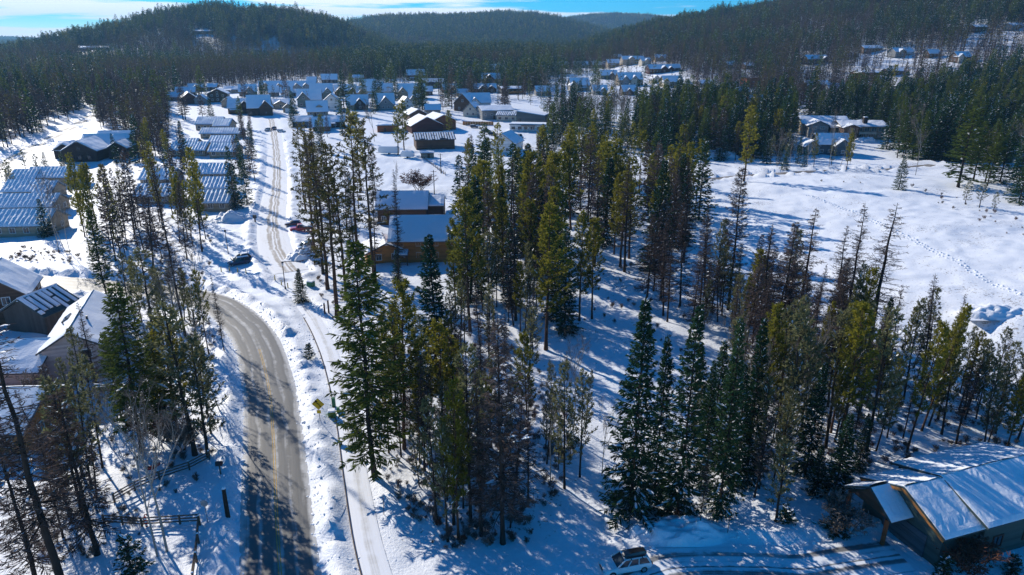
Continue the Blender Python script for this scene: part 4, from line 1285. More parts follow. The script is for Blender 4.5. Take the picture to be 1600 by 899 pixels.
for k in range(3):
    m = MB(); m.box((-w * .2 + k * 2.6, -6.5, 1.4), (.25, .25, 3.4)); m.build('post', 'trim_white', root)
m = MB(); m.box((-w * .2 + 2.6, -5.4, 3.0), (7, 3.2, .3)); m.build('porch_roof', 'roof_dark', root)
HOUSES.append((o.x, o.y, w * .5))
o, w = place(797, 190, 42, 9, R(-10))
root = empty('workshop', o, R(-10), 'low workshop with dark blue shed roof left of the slate modern building', 'workshop')
volume(root, 0, 0, w, 11, 3.2, 14, 'x', 'wall_cream', 'roof_blue', ('strips', B), rows=1, winw=1.6)
HOUSES.append((o.x, o.y, w * .5))

# ---- orange deck yard beside the workshop
x, y, z = PH(747, 196)
root = empty('timber_fence', (x, y, z), R(-6), 'new orange timber board fence round the workshop yard', 'fence')
for k in range(12):
    m = MB(); m.box((-7.7 + k * 1.4, 0, .7), (1.34, .1, 1.9)); m.build('board', 'wall_orange', root)
for k in range(4):
    m = MB(); m.box((-7.7 + k * 5.1, .16, .8), (.2, .2, 2.3)); m.build('post', 'trim_brown', root)

# ---- gazebo on the flat, sheds
x, y, z = PH(733, 238)
root = empty('gazebo', (x, y, z), R(10), 'small dark gazebo with pointed roof on the snowy flat', 'gazebo')
for k in range(6):
    a = k * math.pi / 3
    m = MB(); m.box((1.7 * math.cos(a), 1.7 * math.sin(a), 1.0), (.16, .16, 2.6)); m.build('post', 'trim_brown', root)
ring = lambda r_, z_: [(r_ * math.cos(k * math.pi / 3), r_ * math.sin(k * math.pi / 3), z_) for k in range(6)]
m = MB(); m.loft([ring(2.3, 2.2), ring(2.3, 2.35), ring(.1, 4.1)]); m.build('roof', 'wall_dark', root)
x, y, z = PH(668, 246)
root = empty('shed', (x, y, z), R(4), 'small low shed with blue snow roof beside the white trailer', 'shed')
volume(root, 0, 0, 5.2, 3.4, 1.9, 12, 'x', 'wall_tan', 'roof_blue', B, over=.3, wins=False)
door(root, .6, -1.75, 1.0, 1.7, 'trim_brown')

# ---- orange log house with wing, and the brown house behind it
o, w = place(668, 412, 108, 12, R(2))
root = empty('log_house', o, R(2), 'orange log house with blue snow roof and low sunlit wing in the wood', 'house')
volume(root, 0, 0, w, 10.5, 5.4, 35, 'x', 'wall_orange', 'roof_blue', B, rows=2, over=.9, snow_th=.28, winw=.95, winh=1.25, trim='trim_white')
volume(root, w * .42, 2.5, 8, 14, 4.6, 32, 'y', 'wall_orange', 'roof_blue', B, rows=1, over=.6, wins=False)
volume(root, -w * .5 - 2.2, -2.2, 8.6, 8.2, 2.6, 24, 'y', 'wall_orange', 'roof_brown', B, rows=1, over=.6, trim='trim_white', q=R(14))
m = MB(); m.box((-w * .5 + 2.0, -6.4, 2.6), (3.2, 2.6, .16), rx=R(14)); ro = m.build('porch_roof', 'roof_blue', root)
m = MB(); m.box((-w * .5 + 2.0, -6.38, 2.78), (3.0, 2.4, .16), rx=R(14)); m.build('snow', 'roof_snow', ro)
for k in (-1, 1):
    m = MB(); m.box((-w * .5 + 2.0 + k * 1.4, -7.5, .9), (.18, .18, 3.0)); m.build('post', 'trim_brown', root)
mlog = MB()
for k in range(18):
    mlog.tube([(-w / 2 - .25, -5.27, .1 + k * .29), (w / 2 + .25, -5.27, .1 + k * .29)], .14, 5)
tag(mlog.build('log_courses', 'wall_orange', root), kind='stuff')
HOUSES.append((o.x, o.y, 13)); HOUSES.append((o.x - 12, o.y - 3, 6))
o, w = place(640, 352, 82, 11, R(2))
root = empty('house', o, R(2), 'dark brown house with streaked blue roof just behind the log house', 'house')
volume(root, -2, 0, w * .92, 10, 4.4, 34, 'x', 'wall_brown', 'roof_blue', (B, B), rows=1, over=.6, snow_th=.22, trim='trim_white', ribs=True)
volume(root, w * .46, 1, 5, 9, 4.6, 20, 'x', 'wall_dark', 'roof_blue', B, rows=1, over=.3, wins=False)
HOUSES.append((o.x, o.y, 11))
o, w = place(712, 352, 26, 6, R(2))
root = empty('shed', o, R(2), 'open dark lean to shed beside the brown house', 'shed')
volume(root, 0, 0, w, 5, 2.3, 10, 'x', 'wall_dark', 'roof_dark', B, over=.5, wins=False)

# ---- white gabled house by the road: ridge runs away from the camera
def corner(px, py, z):
    x, y = flat(px, py, z)
    return Vector((float(x), float(y), z))


zr, ze = 7.7, 5.4
a, b = corner(105, 523, zr), corner(147, 455, zr)         # ridge, near and far
axis = (b - a); axis.z = 0
Ln = axis.length
ang = math.atan2(axis.y, axis.x)
mid = (a + b) / 2
root = empty('white_house', (mid.x, mid.y, 0), ang, 'tall pale stucco house with long white gable roof beside the road', 'house')
volume(root, 0, 0, Ln - 1.0, 7.4, ze, 31, 'x', 'wall_pink', 'roof_dark', B, over=.55, z0=-2, snow_th=.2, wins=False)
for sx, zc, sy in ((-Ln / 2 + .48, 2.2, -1.6), (-Ln / 2 + .48, 4.4, -1.7)):
    f = MB(); f.box((sx, sy, zc), (.14, 1.4, 1.3)); fo = f.build('window', 'trim_white', root)
    g = MB(); g.box((sx - .07, sy, zc), (.06, 1.15, 1.05)); g.build('pane', 'glass', fo)
T = Frame(0, 0, 0, 0)
m = MB()
slab(m, T, -1.3, .9, 1.5, 6.98, 2.6, 6.32, .42); m.build('skylight', 'glass', root)
m = MB(); m.tube([(-2.9, 2.0, 6.2), (-2.9, 2.0, 7.5)], .09, 8); m.build('vent_pipe', 'metal_dark', root)
m = MB(); m.tube([(-3.0, -1.2, 6.6), (-3.0, -1.2, 7.9)], .16, 8); m.build('vent_pipe', 'metal_dark', root)
HOUSES.append((mid.x, mid.y, 9))
# wing roof to the left, blue in shade
c = corner(20, 560, 4.2)
root = empty('house_wing', (c.x - 3, c.y + 2, 0), R(4), 'low annex with wide blue snow roof against the pale stucco house', 'annex')
volume(root, 0, 0, 15, 10, 3.4, 26, 'x', 'wall_pink', 'roof_dark', B, over=.5, z0=-2, rows=1)
HOUSES.append((c.x - 3, c.y + 2, 9))
# barn with streaked roof
a, b = corner(28, 470, 6.0), corner(88, 447, 6.0)
axis = b - a; ang = math.atan2(axis.y, axis.x); mid = (a + b) / 2
root = empty('barn', (mid.x, mid.y, 0), ang, 'dark vertical board barn with slatted blue snow roof by the road', 'barn')
volume(root, 0, 0, axis.length - .6, 8.4, 3.6, 30, 'x', 'wall_barn', 'roof_green', ('strips', B), over=.5, z0=-2, ribs=True, wins=False)
m = MB(); m.box((4.2, -4.24, .9), (1.0, .12, 2.0)); m.build('door', 'trim_white', root)
HOUSES.append((mid.x, mid.y, 8))
c = corner(4, 450, 6.5)
root = empty('house', (c.x - 3, c.y + 3, 0), R(22), 'tall brown gabled house at the very edge of view by the barn', 'house')
volume(root, 0, 0, 10, 10, 5.2, 38, 'y', 'wall_brown', 'roof_brown', B, over=.5, z0=-2, rows=2)
HOUSES.append((c.x - 3, c.y + 3, 9))
# near left house: tiled blue roof, orange gable end
c = corner(103, 600, 5.0)
root = empty('house', (c.x - 8.5, c.y - 3, 0), R(3), 'near house with blue tiled snow roof and orange timber gable end', 'house')
volume(root, 0, 0, 15, 11, 3.0, 26, 'x', 'wall_orange', 'roof_blue', B, over=.6, z0=-2, rows=1, snow_th=.16)
volume(root, -3, -6.5, 13, 5, 2.6, 20, 'x', 'wall_dark', 'roof_dark', B, over=.6, z0=-2, wins=False)
HOUSES.append((c.x - 8.5, c.y - 4, 10))

# ---- the dark green house by the driveway
e0, e1 = corner(1474, 848, 3.4), corner(1543, 829, 3.4)
axis = e1 - e0; ang = math.atan2(axis.y, axis.x)
root = empty('driveway_house', (e0.x, e0.y, 0), ang, 'dark green house with three stepped blue snow roofs at the end of the driveway', 'house')
sk = dict(over=.5, z0=-2.0, snow_th=.2, roof='roof_green', wall='wall_green', trim='trim_brown')
PK = 5.0
# garage block, gable toward the driveway
volume(root, 3.3, PK, 5.4, 9.0, 3.62, 24, 'x', wins=False, snow='slid', **sk)
GX0 = .58
g = MB(); g.box((GX0, PK - .6, 1.1), (.14, 4.9, 2.6))
go_ = g.build('garage_door', 'wall_slate', root)
for k in range(4):
    g = MB(); g.box((GX0 - .08, PK - .6, .15 + k * .64), (.04, 4.8, .56)); g.build('panel', 'wall_slate', go_)
for k in (-1, 1):       # pale timber barge boards on the garage gable
    m = MB(); m.bar((GX0 - .46, PK, 5.55), (GX0 - .46, PK + k * 4.9, 3.37), .08, .3); m.build('barge_board', 'wall_orange', root)
# entry porch, lower and to the left
ph = 2.95
T = Frame(-.6, 6.8, 0, 0)
rf = MB(); dzp = 0
slab(rf, T, -1.5, 2.0, -ph, 3.0, 0, 4.95, .2); slab(rf, T, -1.5, 1.4, ph, 3.0, 0, 4.95, .2)
ro = rf.build('porch_roof', 'roof_green', root)
sm = MB(); snow_slab(sm, T, -1.45, 1.4, -ph, 3.02, 0, 4.97, .19, .2, 771, 'slid'); snow_slab(sm, T, -1.45, 1.3, ph, 3.02, 0, 4.97, .19, .2, 772, B)
sm.build('snow', 'roof_snow', ro)
for sx, sy in ((-1.2, -ph + .6), (-1.2, ph - .6)):
    m = MB(); m.box((-.6 + sx, 6.8 + sy, .8), (.3, .3, 4.4)); m.build('post', 'wall_rust', root)
m = MB()
m.add([T(-1.3, -ph + .4, 3.1), T(-1.3, ph - .4, 3.1), T(-1.3, 0, 4.85), T(-1.15, -ph + .4, 3.1), T(-1.15, ph - .4, 3.1), T(-1.15, 0, 4.85)], [(0, 1, 2), (5, 4, 3), (0, 3, 4, 1), (1, 4, 5, 2), (2, 5, 3, 0)])
m.build('gable_panel', 'wall_brown', root)
# living block to the right: the same ridge, a little higher and reaching further
volume(root, 11.2, 5.1, 12.0, 10.0, 4.0, 20, 'x', rows=1, win_sides=False, snow='slid', **sk)
HOUSES.append((e0.x + 5, e0.y + 5, 11)); HOUSES.append((e0.x + 12, e0.y + 8, 9)); HOUSES.append((e0.x - 4, e0.y + 5, 5))

# ------------------------------------------------------------------ tree prototypes: trunk, crown of needle sprays, snow on the boughs
def unit(v):
    return v / np.maximum(np.linalg.norm(v, axis=-1, keepdims=True), 1e-9)


class Sprays:
    """gathers slim four-cornered sprays; arrays in, one mesh out"""

    def __init__(s):
        s.q, s.t = [], []

    def put(s, base, tip, width, r, tint, lift=0.0):
        base, tip = np.atleast_2d(base), np.atleast_2d(tip)
        n = len(base)
        d = tip - base
        rnd = unit(r.normal(size=(n, 3)))
        side = unit(np.cross(d, rnd)) * (np.broadcast_to(width, (n,))[:, None] * 0.5)
        mid = base + d * 0.5
        mid[:, 2] += lift
        s.q.append(np.stack([base, mid + side, tip, mid - side], 1))
        s.t.append(np.broadcast_to(tint, (n,)).astype(float))

    def count(s):
        return sum(len(a) for a in s.q)

    def arrays(s):
        if not s.q: return np.zeros((0, 3)), np.zeros((0, 4), int), np.zeros(0)
        Q = np.concatenate(s.q); T = np.concatenate(s.t)
        return Q.reshape(-1, 3), np.arange(len(Q) * 4).reshape(-1, 4), np.repeat(T, 4)


class Blobs:
    """low pillows of snow lying on boughs"""

    def __init__(s):
        s.v, s.f = [], []
        s.n = 0

    def put(s, c, d, length, width, th):
        d = unit(np.asarray(d, float)); up = np.array([0, 0, 1.0])
        side = unit(np.cross(d, up)); n = np.cross(side, d)
        ring = []
        for k in range(6):
            a = k * math.pi / 3
            ring.append(c + d * math.cos(a) * length / 2 + side * math.sin(a) * width / 2 - n * th * .25)
        ring.append(c + n * th)
        s.v.append(np.array(ring))
        s.f.append(np.array([(k, (k + 1) % 6, 6) for k in range(6)]) + s.n)
        s.n += 7

    def arrays(s):
        if not s.v: return np.zeros((0, 3)), np.zeros((0, 3), int)
        return np.concatenate(s.v), np.concatenate(s.f)


def tubes(paths, n=5):
    """list of (points, radii) -> quads"""
    V, F, o = [], [], 0
    for pts, rad in paths:
        pts = np.asarray(pts, float); m = len(pts)
        t = unit(np.gradient(pts, axis=0))
        ref = np.where(np.abs(t[:, 2:3]) > .8, np.array([[1.0, .1, 0]]), np.array([[0.05, .05, 1.0]]))
        u = unit(np.cross(t, ref)); w = np.cross(t, u)
        a = np.arange(n) * 2 * math.pi / n
        ring = pts[:, None, :] + (u[:, None, :] * np.cos(a)[None, :, None] + w[:, None, :] * np.sin(a)[None, :, None]) * np.asarray(rad)[:, None, None]
        V.append(ring.reshape(-1, 3))
        i = np.arange(m - 1)[:, None] * n + np.arange(n)[None, :]
        j = np.arange(m - 1)[:, None] * n + (np.arange(n)[None, :] + 1) % n
        F.append(np.stack([i, j, j + n, i + n], -1).reshape(-1, 4) + o)
        o += m * n
    return np.concatenate(V), np.concatenate(F)


def trunk_path(h, r0, r, lean=0.012, m=12):
    t = np.linspace(0, 1, m)
    wob = np.cumsum(r.normal(0, lean, (m, 2)), 0) * h / m * 2
    wob -= wob[0]
    pts = np.stack([wob[:, 0], wob[:, 1], -0.4 + t * (h + .4)], 1)
    rad = r0 * (1 - t) ** 0.85 + 0.018
    rad[0] *= 1.35
    return pts, rad


def at_height(path, z):
    pts, _ = path
    return np.stack([np.interp(z, pts[:, 2], pts[:, 0]), np.interp(z, pts[:, 2], pts[:, 1]), z], -1)


def conifer(h=22.0, rad=3.2, seed=1, bare=0.05, dens=1.0, droop=0.35, needle=(0.42, 0.12), twigs=1.0, snow=0.35, lod=1, power=0.8, gap=0.12, rise=0.15, tuft=False, olive=0.0, bulge=0.0):
    r = np.random.default_rng(seed)
    tp = trunk_path(h, 0.0085 * h + .03, r)
    S, Bl, limbs = Sprays(), Blobs(), []
    z = bare * h
    step0 = {1: 0.40, 2: 0.62, 3: 0.95}[lod] / dens
    wmul = {1: 1.25, 2: 2.1, 3: 3.6}[lod]
    asym = r.uniform(0, 6.28)
    while z < h - .25:
        t = (z - bare * h) / (h * (1 - bare))
        Lm = rad * ((1 - t) ** power) * (1 - bulge * (1 - min(1, t / .35))) + .12
        nb = max(3, int((6.5 if not tuft else 4.5) * (0.75 + .4 * r.random())))
        if lod == 3: nb = max(3, nb - 2)
        a0 = r.random() * 6.28
        for k in range(nb):
            if r.random() < gap: continue
            a = a0 + k * 6.283 / nb + r.normal(0, .25)
            L = Lm * (1 + 0.16 * math.cos(a - asym)) * r.uniform(.62, 1.18)
            zz = z + r.uniform(-.25, .25)
            b = at_height(tp, np.array([zz]))[0]
            d = np.array([math.cos(a), math.sin(a), 0])
            e0 = rise + 0.55 * t - droop * (1 - t) * .6
            m = 5
            s = np.linspace(0, 1, m)
            dz = L * (s * e0 - droop * (1 - t * .7) * s ** 2 * .55 + .18 * s ** 4 * (1 if droop > .25 else 2.2))
            pts = b + d * (L * s)[:, None] + np.array([0, 0, 1.0]) * dz[:, None]
            pts[1:, :2] += np.cumsum(r.normal(0, .03 * L, (m - 1, 2)), 0)
            if lod == 1 or (lod == 2 and k % 2 == 0 and L > 1):
                limbs.append((pts, np.linspace(.018 + .016 * L, .006, m)))
            tint = np.clip(r.normal(.35 + olive + .35 * t * (1 if olive > 0 else .4), .16), 0, 1)
            n = int(max(4 if lod < 3 else 3, (6 + L * 8.5) * twigs / (1 if lod == 1 else 2.0 if lod == 2 else 4.2)))
            if tuft:
                sp_ = np.clip(1 - np.abs(r.normal(0, .34, n)), .18, 1.02)
            else:
                sp_ = r.uniform(.12, 1.0, n) ** .8
            bp = np.stack([np.interp(sp_, s, pts[:, i]) for i in range(3)], 1)
            sgn = np.where(r.random(n) < .5, -1, 1)
            side = np.array([-d[1], d[0], 0])
            if tuft:
                dirn = unit(r.normal(size=(n, 3)) * .8 + d * .55 + np.array([0, 0, .45]))
                ln = needle[0] * r.uniform(.7, 1.35, n) * (1 if lod == 1 else 1.45 if lod == 2 else 1.9)
            else:
                dirn = unit(d * .75 + side * (sgn * r.uniform(.5, 1.1, n))[:, None] + np.array([0, 0, -.28]) + r.normal(0, .18, (n, 3)))
                ln = (needle[0] + .24 * L * (1 - sp_ * .75)) * r.uniform(.7, 1.25, n) * (1 if lod == 1 else 1.2 if lod == 2 else 1.5)
            S.put(bp, bp + dirn * ln[:, None], needle[1] * wmul * r.uniform(.7, 1.3, n), r, np.clip(tint + r.normal(0, .12, n), 0, 1))
            # the tip of the bough
            S.put(pts[-2:-1], pts[-1:] + d * .18, needle[1] * wmul * 1.1, r, tint)
            ps = snow * (.55 + .6 * (1 - t))
            if r.random() < ps * (1 if lod == 1 else .8):
                ns = 1 + int(r.random() * L * .9) if lod == 1 else 1
                for _ in range(ns):
                    q = r.uniform(.35, .98)
                    c = np.array([np.interp(q, s, pts[:, i]) for i in range(3)])
                    dd = d + np.array([0, 0, (dz[-1] - dz[-2]) / max(L * .25, .05)])
                    Bl.put(c + np.array([r.normal(0, .08), r.normal(0, .08), .05]), dd, r.uniform(.5, 1.1) * (.6 + .2 * L) * (1 if lod == 1 else 1.4), r.uniform(.13, .30) * (.7 + .12 * L) * (1 if lod == 1 else 1.7), r.uniform(.05, .12))
        z += step0 * (0.75 + .5 * r.random()) * (0.75 + .45 * (1 - t)) * (1.35 if tuft else 1)
    # leader
    top = at_height(tp, np.array([h - .5]))[0]
    S.put(np.array([top] * 3), top + np.array([[.05, 0, .75], [-.18, .1, .45], [.12, -.15, .4]]), needle[1] * wmul, r, .4)
    if bare > .12 and lod < 3:    # dead stubs below the crown
        for _ in range(int(16 * bare / .3)):
            zz = r.uniform(.1, bare) * h; a = r.random() * 6.28
            b = at_height(tp, np.array([zz]))[0]; L = r.uniform(.4, 1.5)
            limbs.append((np.array([b, b + np.array([math.cos(a) * L, math.sin(a) * L, -.15 * L])]), [.025, .006]))
    tv, tf = tubes([tp], 7 if lod == 1 else 5 if lod == 2 else 4)
    if limbs:
        lv, lf = tubes(limbs, 3)
        tv, tf = np.concatenate([tv, lv]), np.concatenate([tf, lf + len(tv)])
    return (tv, tf), S, Bl


def bare_tree(h=22.0, rad=2.4, seed=1, bare=0.2, twig=1.0, up=0.15, droop=.25, width=.035, lod=1, dens=1.0, needles=0.0, power=.75, snow=0.05):
    """larch in winter: a mast with whorls of thin boughs and fine twigs"""
    r = np.random.default_rng(seed)
    tp = trunk_path(h, 0.0085 * h + .03, r, .014)
    S, Bl, limbs = Sprays(), Blobs(), []
    z = bare * h
    wmul = {1: 1.1, 2: 2.4, 3: 5.5}[lod]
    while z < h - .2:
        t = (z - bare * h) / (h * (1 - bare))
        nb = r.integers(2, 5) if lod < 3 else 2
        for k in range(nb):
            a = r.random() * 6.28
            L = (rad * (1 - t) ** power + .15) * r.uniform(.4, 1.15)
            b = at_height(tp, np.array([z + r.uniform(-.2, .2)]))[0]
            d = np.array([math.cos(a), math.sin(a), 0])
            s = np.linspace(0, 1, 5)
            dz = L * (s * (up - .25 * (1 - t)) - droop * s ** 2 * .5 + .3 * s ** 3)
            pts = b + d * (L * s)[:, None] + np.array([0, 0, 1.0]) * dz[:, None]
            pts[1:, :2] += np.cumsum(r.normal(0, .05 * L, (4, 2)), 0)
            if lod < 3: limbs.append((pts, np.linspace(.022 + .016 * L, .010, 5)))
            else: S.put(pts[:1], pts[-1:], width * 2.2, r, .3)
            n = int(max(3, (4 + 8 * L) * twig / (1 if lod == 1 else 1.7 if lod == 2 else 2.6)))
            sp_ = r.uniform(.1, 1, n)
            bp = np.stack([np.interp(sp_, s, pts[:, i]) for i in range(3)], 1)
            side = np.array([-d[1], d[0], 0])
            dirn = unit(d * .6 + side * r.normal(0, .8, n)[:, None] + np.array([0, 0, -.05]) + r.normal(0, .35, (n, 3)))
            ln = (.22 + .22 * L * (1 - .5 * sp_)) * r.uniform(.6, 1.4, n)
            S.put(bp, bp + dirn * ln[:, None], width * wmul * r.uniform(.6, 1.4, n), r, np.clip(r.normal(.45, .25, n), 0, 1))
            if r.random() < snow:
                c = pts[3]
                Bl.put(c + np.array([0, 0, .05]), d, .5, .16, .07)
        z += (.30 if lod == 1 else .5 if lod == 2 else .9) / dens * r.uniform(.6, 1.4)
    tv, tf = tubes([tp], 7 if lod == 1 else 5 if lod == 2 else 4)
    if limbs:
        lv, lf = tubes(limbs, 3)
        tv, tf = np.concatenate([tv, lv]), np.concatenate([tf, lf + len(tv)])
    return (tv, tf), S, Bl


def broadleaf_bare(h=14.0, seed=1, lod=1, stems=1, spread=.38, width=.03, wiggle=.06):
    """aspen, birch or shrub without leaves: forks into finer and finer twigs"""
    r = np.random.default_rng(seed)
    S, limbs = Sprays(), []

    def grow_(p, d, L, rad, depth):
        m = 4
        pts = [p]
        dd = d
        for _ in range(m - 1):
            dd = unit(dd + r.normal(0, wiggle, 3) + np.array([0, 0, .04]))
            pts.append(pts[-1] + dd * L / (m - 1))
        pts = np.array(pts)
        if depth < (3 if lod == 1 else 2):
            limbs.append((pts, np.linspace(rad, rad * .55, m)))
        else:
            S.put(pts[:1], pts[-1:], width * (1.2 if lod == 1 else 2.2), r, r.uniform(.2, .9))
        if depth >= (4 if lod == 1 else 3):
            n = 4
            q = r.uniform(.2, 1, n)
            bp = np.stack([np.interp(q, np.linspace(0, 1, m), pts[:, i]) for i in range(3)], 1)
            dn = unit(dd + r.normal(0, .55, (n, 3)))
            S.put(bp, bp + dn * (L * r.uniform(.5, 1, n))[:, None], width * (1 if lod == 1 else 2), r, np.clip(r.normal(.5, .25, n), 0, 1))
            return
        n = r.integers(3, 5) if depth else r.integers(6, 10)
        for k in range(n):
            q = r.uniform(.35 if depth == 0 else .3, 1.0)
            bp = np.array([np.interp(q, np.linspace(0, 1, m), pts[:, i]) for i in range(3)])
            a = r.random() * 6.28
            out = np.array([math.cos(a), math.sin(a), 0])
            nd = unit(dd * (1 - spread * .7) + out * spread * r.uniform(.7, 1.4) + np.array([0, 0, .12]))
            grow_(bp, nd, L * r.uniform(.38, .6) * (1.15 - .45 * q if depth == 0 else 1), rad * .42, depth + 1)
    for k in range(stems):
        a = r.random() * 6.28
        ln = .03 if stems == 1 else r.uniform(.1, .45)
        d = unit(np.array([math.cos(a) * ln, math.sin(a) * ln, 1]))
        hh = h * (1 if stems == 1 else r.uniform(.6, 1))
        grow_(np.array([r.normal(0, .1) * (stems > 1), r.normal(0, .1) * (stems > 1), -.3]), d, hh * .85, .0062 * h + .02 if stems == 1 else .010 * h, 0)
    tv, tf = tubes(limbs, 5 if lod == 1 else 3)
    return (tv, tf), S, Blobs()


PROTO = {}     # (kind, lod) -> list of dicts of meshes


def keep(kind, lod, parts, bark, leaf, h):
    (tv, tf), S, Bl = parts
    sv, sf, st = S.arrays(); bv, bf = Bl.arrays()
    d = dict(h=h)
    if lod == 1:
        d['trunk'] = np_mesh(kind + '_trunk', tv, tf, [bark]); d['trunk'].shade_smooth()
        d['crown'] = np_mesh(kind + '_crown', sv, sf, [leaf], tint=st)
        if len(bv): d['snow'] = np_mesh(kind + '_snow', bv, bf, ['snow'])
    else:   # one mesh, three materials
        q = np.concatenate([np.concatenate([tf, sf + len(tv)]), np.column_stack([bf, bf[:, 2]]) + len(tv) + len(sv) if len(bf) else np.zeros((0, 4), int)])
        V = np.concatenate([tv, sv, bv]); mi = np.concatenate([np.zeros(len(tf)), np.ones(len(sf)), np.full(len(bf), 2)])
        nq = len(tf) + len(sf)
        me = bpy.data.meshes.new(kind)
        me.vertices.add(len(V)); me.vertices.foreach_set('co', V.astype(np.float32).ravel())
        loops = np.concatenate([q[:nq].ravel(), bf.ravel() + len(tv) + len(sv) if len(bf) else np.zeros(0, int)]).astype(np.int32)
        starts = np.concatenate([np.arange(nq) * 4, nq * 4 + np.arange(len(bf)) * 3]).astype(np.int32)
        me.loops.add(len(loops)); me.loops.foreach_set('vertex_index', loops)
        me.polygons.add(len(starts)); me.polygons.foreach_set('loop_start', starts)
        for m_ in (bark, leaf, 'snow'): me.materials.append(M[m_])
        me.polygons.foreach_set('material_index', mi.astype(np.int32))
        me.update(calc_edges=True)
        a = me.attributes.new('tint', 'FLOAT', 'POINT')
        a.data.foreach_set('value', np.concatenate([np.zeros(len(tv)), st, np.zeros(len(bv))]).astype(np.float32))
        d['mesh'] = me
    PROTO.setdefault((kind, lod), []).append(d)


NV = {1: 6, 2: 4, 3: 3}
for lod in (1, 2, 3):
    for v in range(NV[lod]):
        sd = 1000 * lod + 37 * v
        keep('spruce', lod, conifer(22, 3.4 + .3 * (v % 2), sd + 1, bare=.03, droop=.5, dens=1.15, snow=.42, lod=lod, power=.85, gap=.08), 'bark_dark', 'needle_spruce', 22)
        keep('fir', lod, conifer(26, 4.5 - .5 * (v % 2), sd + 2, bare=.12 + .05 * (v % 2), droop=.42, dens=1.0, snow=.14, lod=lod, power=.7, gap=.16, olive=.1, needle=(.46, .13), bulge=.35), 'bark_dark', 'needle_fir', 26)
        keep('pine', lod, conifer(22, 2.5 + .25 * (v % 3), sd + 3, bare=.26 + .06 * (v % 3), droop=.12, dens=1.0, snow=.12, lod=lod, power=.55, gap=.18, rise=.2, tuft=True, olive=.15, needle=(.52, .13), twigs=2.1, bulge=.4), 'bark_red', 'needle_pine', 22)
        keep('old_pine', lod, conifer(24, 3.0 + .3 * (v % 2), sd + 11, bare=.22 + .07 * (v % 3), droop=.3, dens=.8, snow=.12, lod=lod, power=.6, gap=.38, rise=.1, tuft=True, olive=.0, needle=(.50, .12), twigs=1.25, bulge=.3), 'bark_red', 'needle_old', 24)
        keep('young_pine', lod, conifer(15, 2.0 + .2 * (v % 2), sd + 4, bare=.20 + .06 * (v % 3), droop=.12, dens=1.0, snow=.42, lod=lod, power=.6, gap=.2, rise=.2, tuft=True, olive=.12, needle=(.42, .11), twigs=1.7, bulge=.4), 'bark_dark', 'needle_frost', 15)
        keep('larch', lod, bare_tree(24, 2.8 + .3 * (v % 2), sd + 5, bare=.18 + .06 * (v % 2), twig=1.6, width=.05, lod=lod), 'bark_dark', 'twig_larch', 24)
        keep('brown_conifer', lod, conifer(21, 2.9, sd + 6, bare=.17, droop=.36, dens=1.0, snow=.16, lod=lod, power=.75, gap=.28, needle=(.40, .055 if lod == 1 else .075), twigs=1.3 if lod == 1 else 1.7), 'bark_dark', 'needle_brown', 21)
        if lod < 3:
            keep('aspen', lod, broadleaf_bare(14, sd + 7, lod, spread=.34), 'bark_white', 'twig_grey', 14)
        if lod == 1:
            keep('shrub', lod, broadleaf_bare(3.2, sd + 8, 2, stems=7, spread=.5, width=.022), 'bark_dark', 'twig_red' if v % 2 else 'twig_grey', 3.2)
            keep('sapling', lod, conifer(4, 1.0, sd + 9, bare=.02, droop=.3, dens=1.9, snow=.5, needle=(.24, .08), power=.85), 'bark_dark', 'needle_spruce', 4)
            keep('snag', lod, bare_tree(24, 2.9, sd + 10, bare=.28, twig=.9, width=.05, snow=.1, droop=.35), 'bark_dark', 'twig_larch', 24)

print({k: (len(v), [len((d.get('mesh') or d['crown']).polygons) for d in v][:2]) for k, v in PROTO.items()})
KIND = {   # name, category, plain look words
    'spruce': ('spruce_tree', 'spruce', 'dark snowy spruce'),
    'fir': ('fir_tree', 'fir', 'dark green fir'),
    'pine': ('pine_tree', 'pine', 'olive topped pine'),
    'old_pine': ('pine_tree', 'pine', 'rough open brown green pine'),
    'young_pine': ('young_pine', 'pine', 'slender frosted young pine'),
    'larch': ('larch_tree', 'larch', 'bare brown larch'),
    'brown_conifer': ('larch_tree', 'larch', 'shaggy brown larch'),
    'snag': ('larch_tree', 'larch', 'stark bare larch'),
    'aspen': ('aspen_tree', 'aspen', 'leafless pale stemmed aspen'),
    'shrub': ('shrub', 'shrub', 'leafless twiggy shrub'),
    'sapling': ('spruce_sapling', 'sapling', 'little snow dusted spruce sapling'),
}
TREES = []      # every tree: dict(kind, x, y, z, h, w, px, by, label, group)


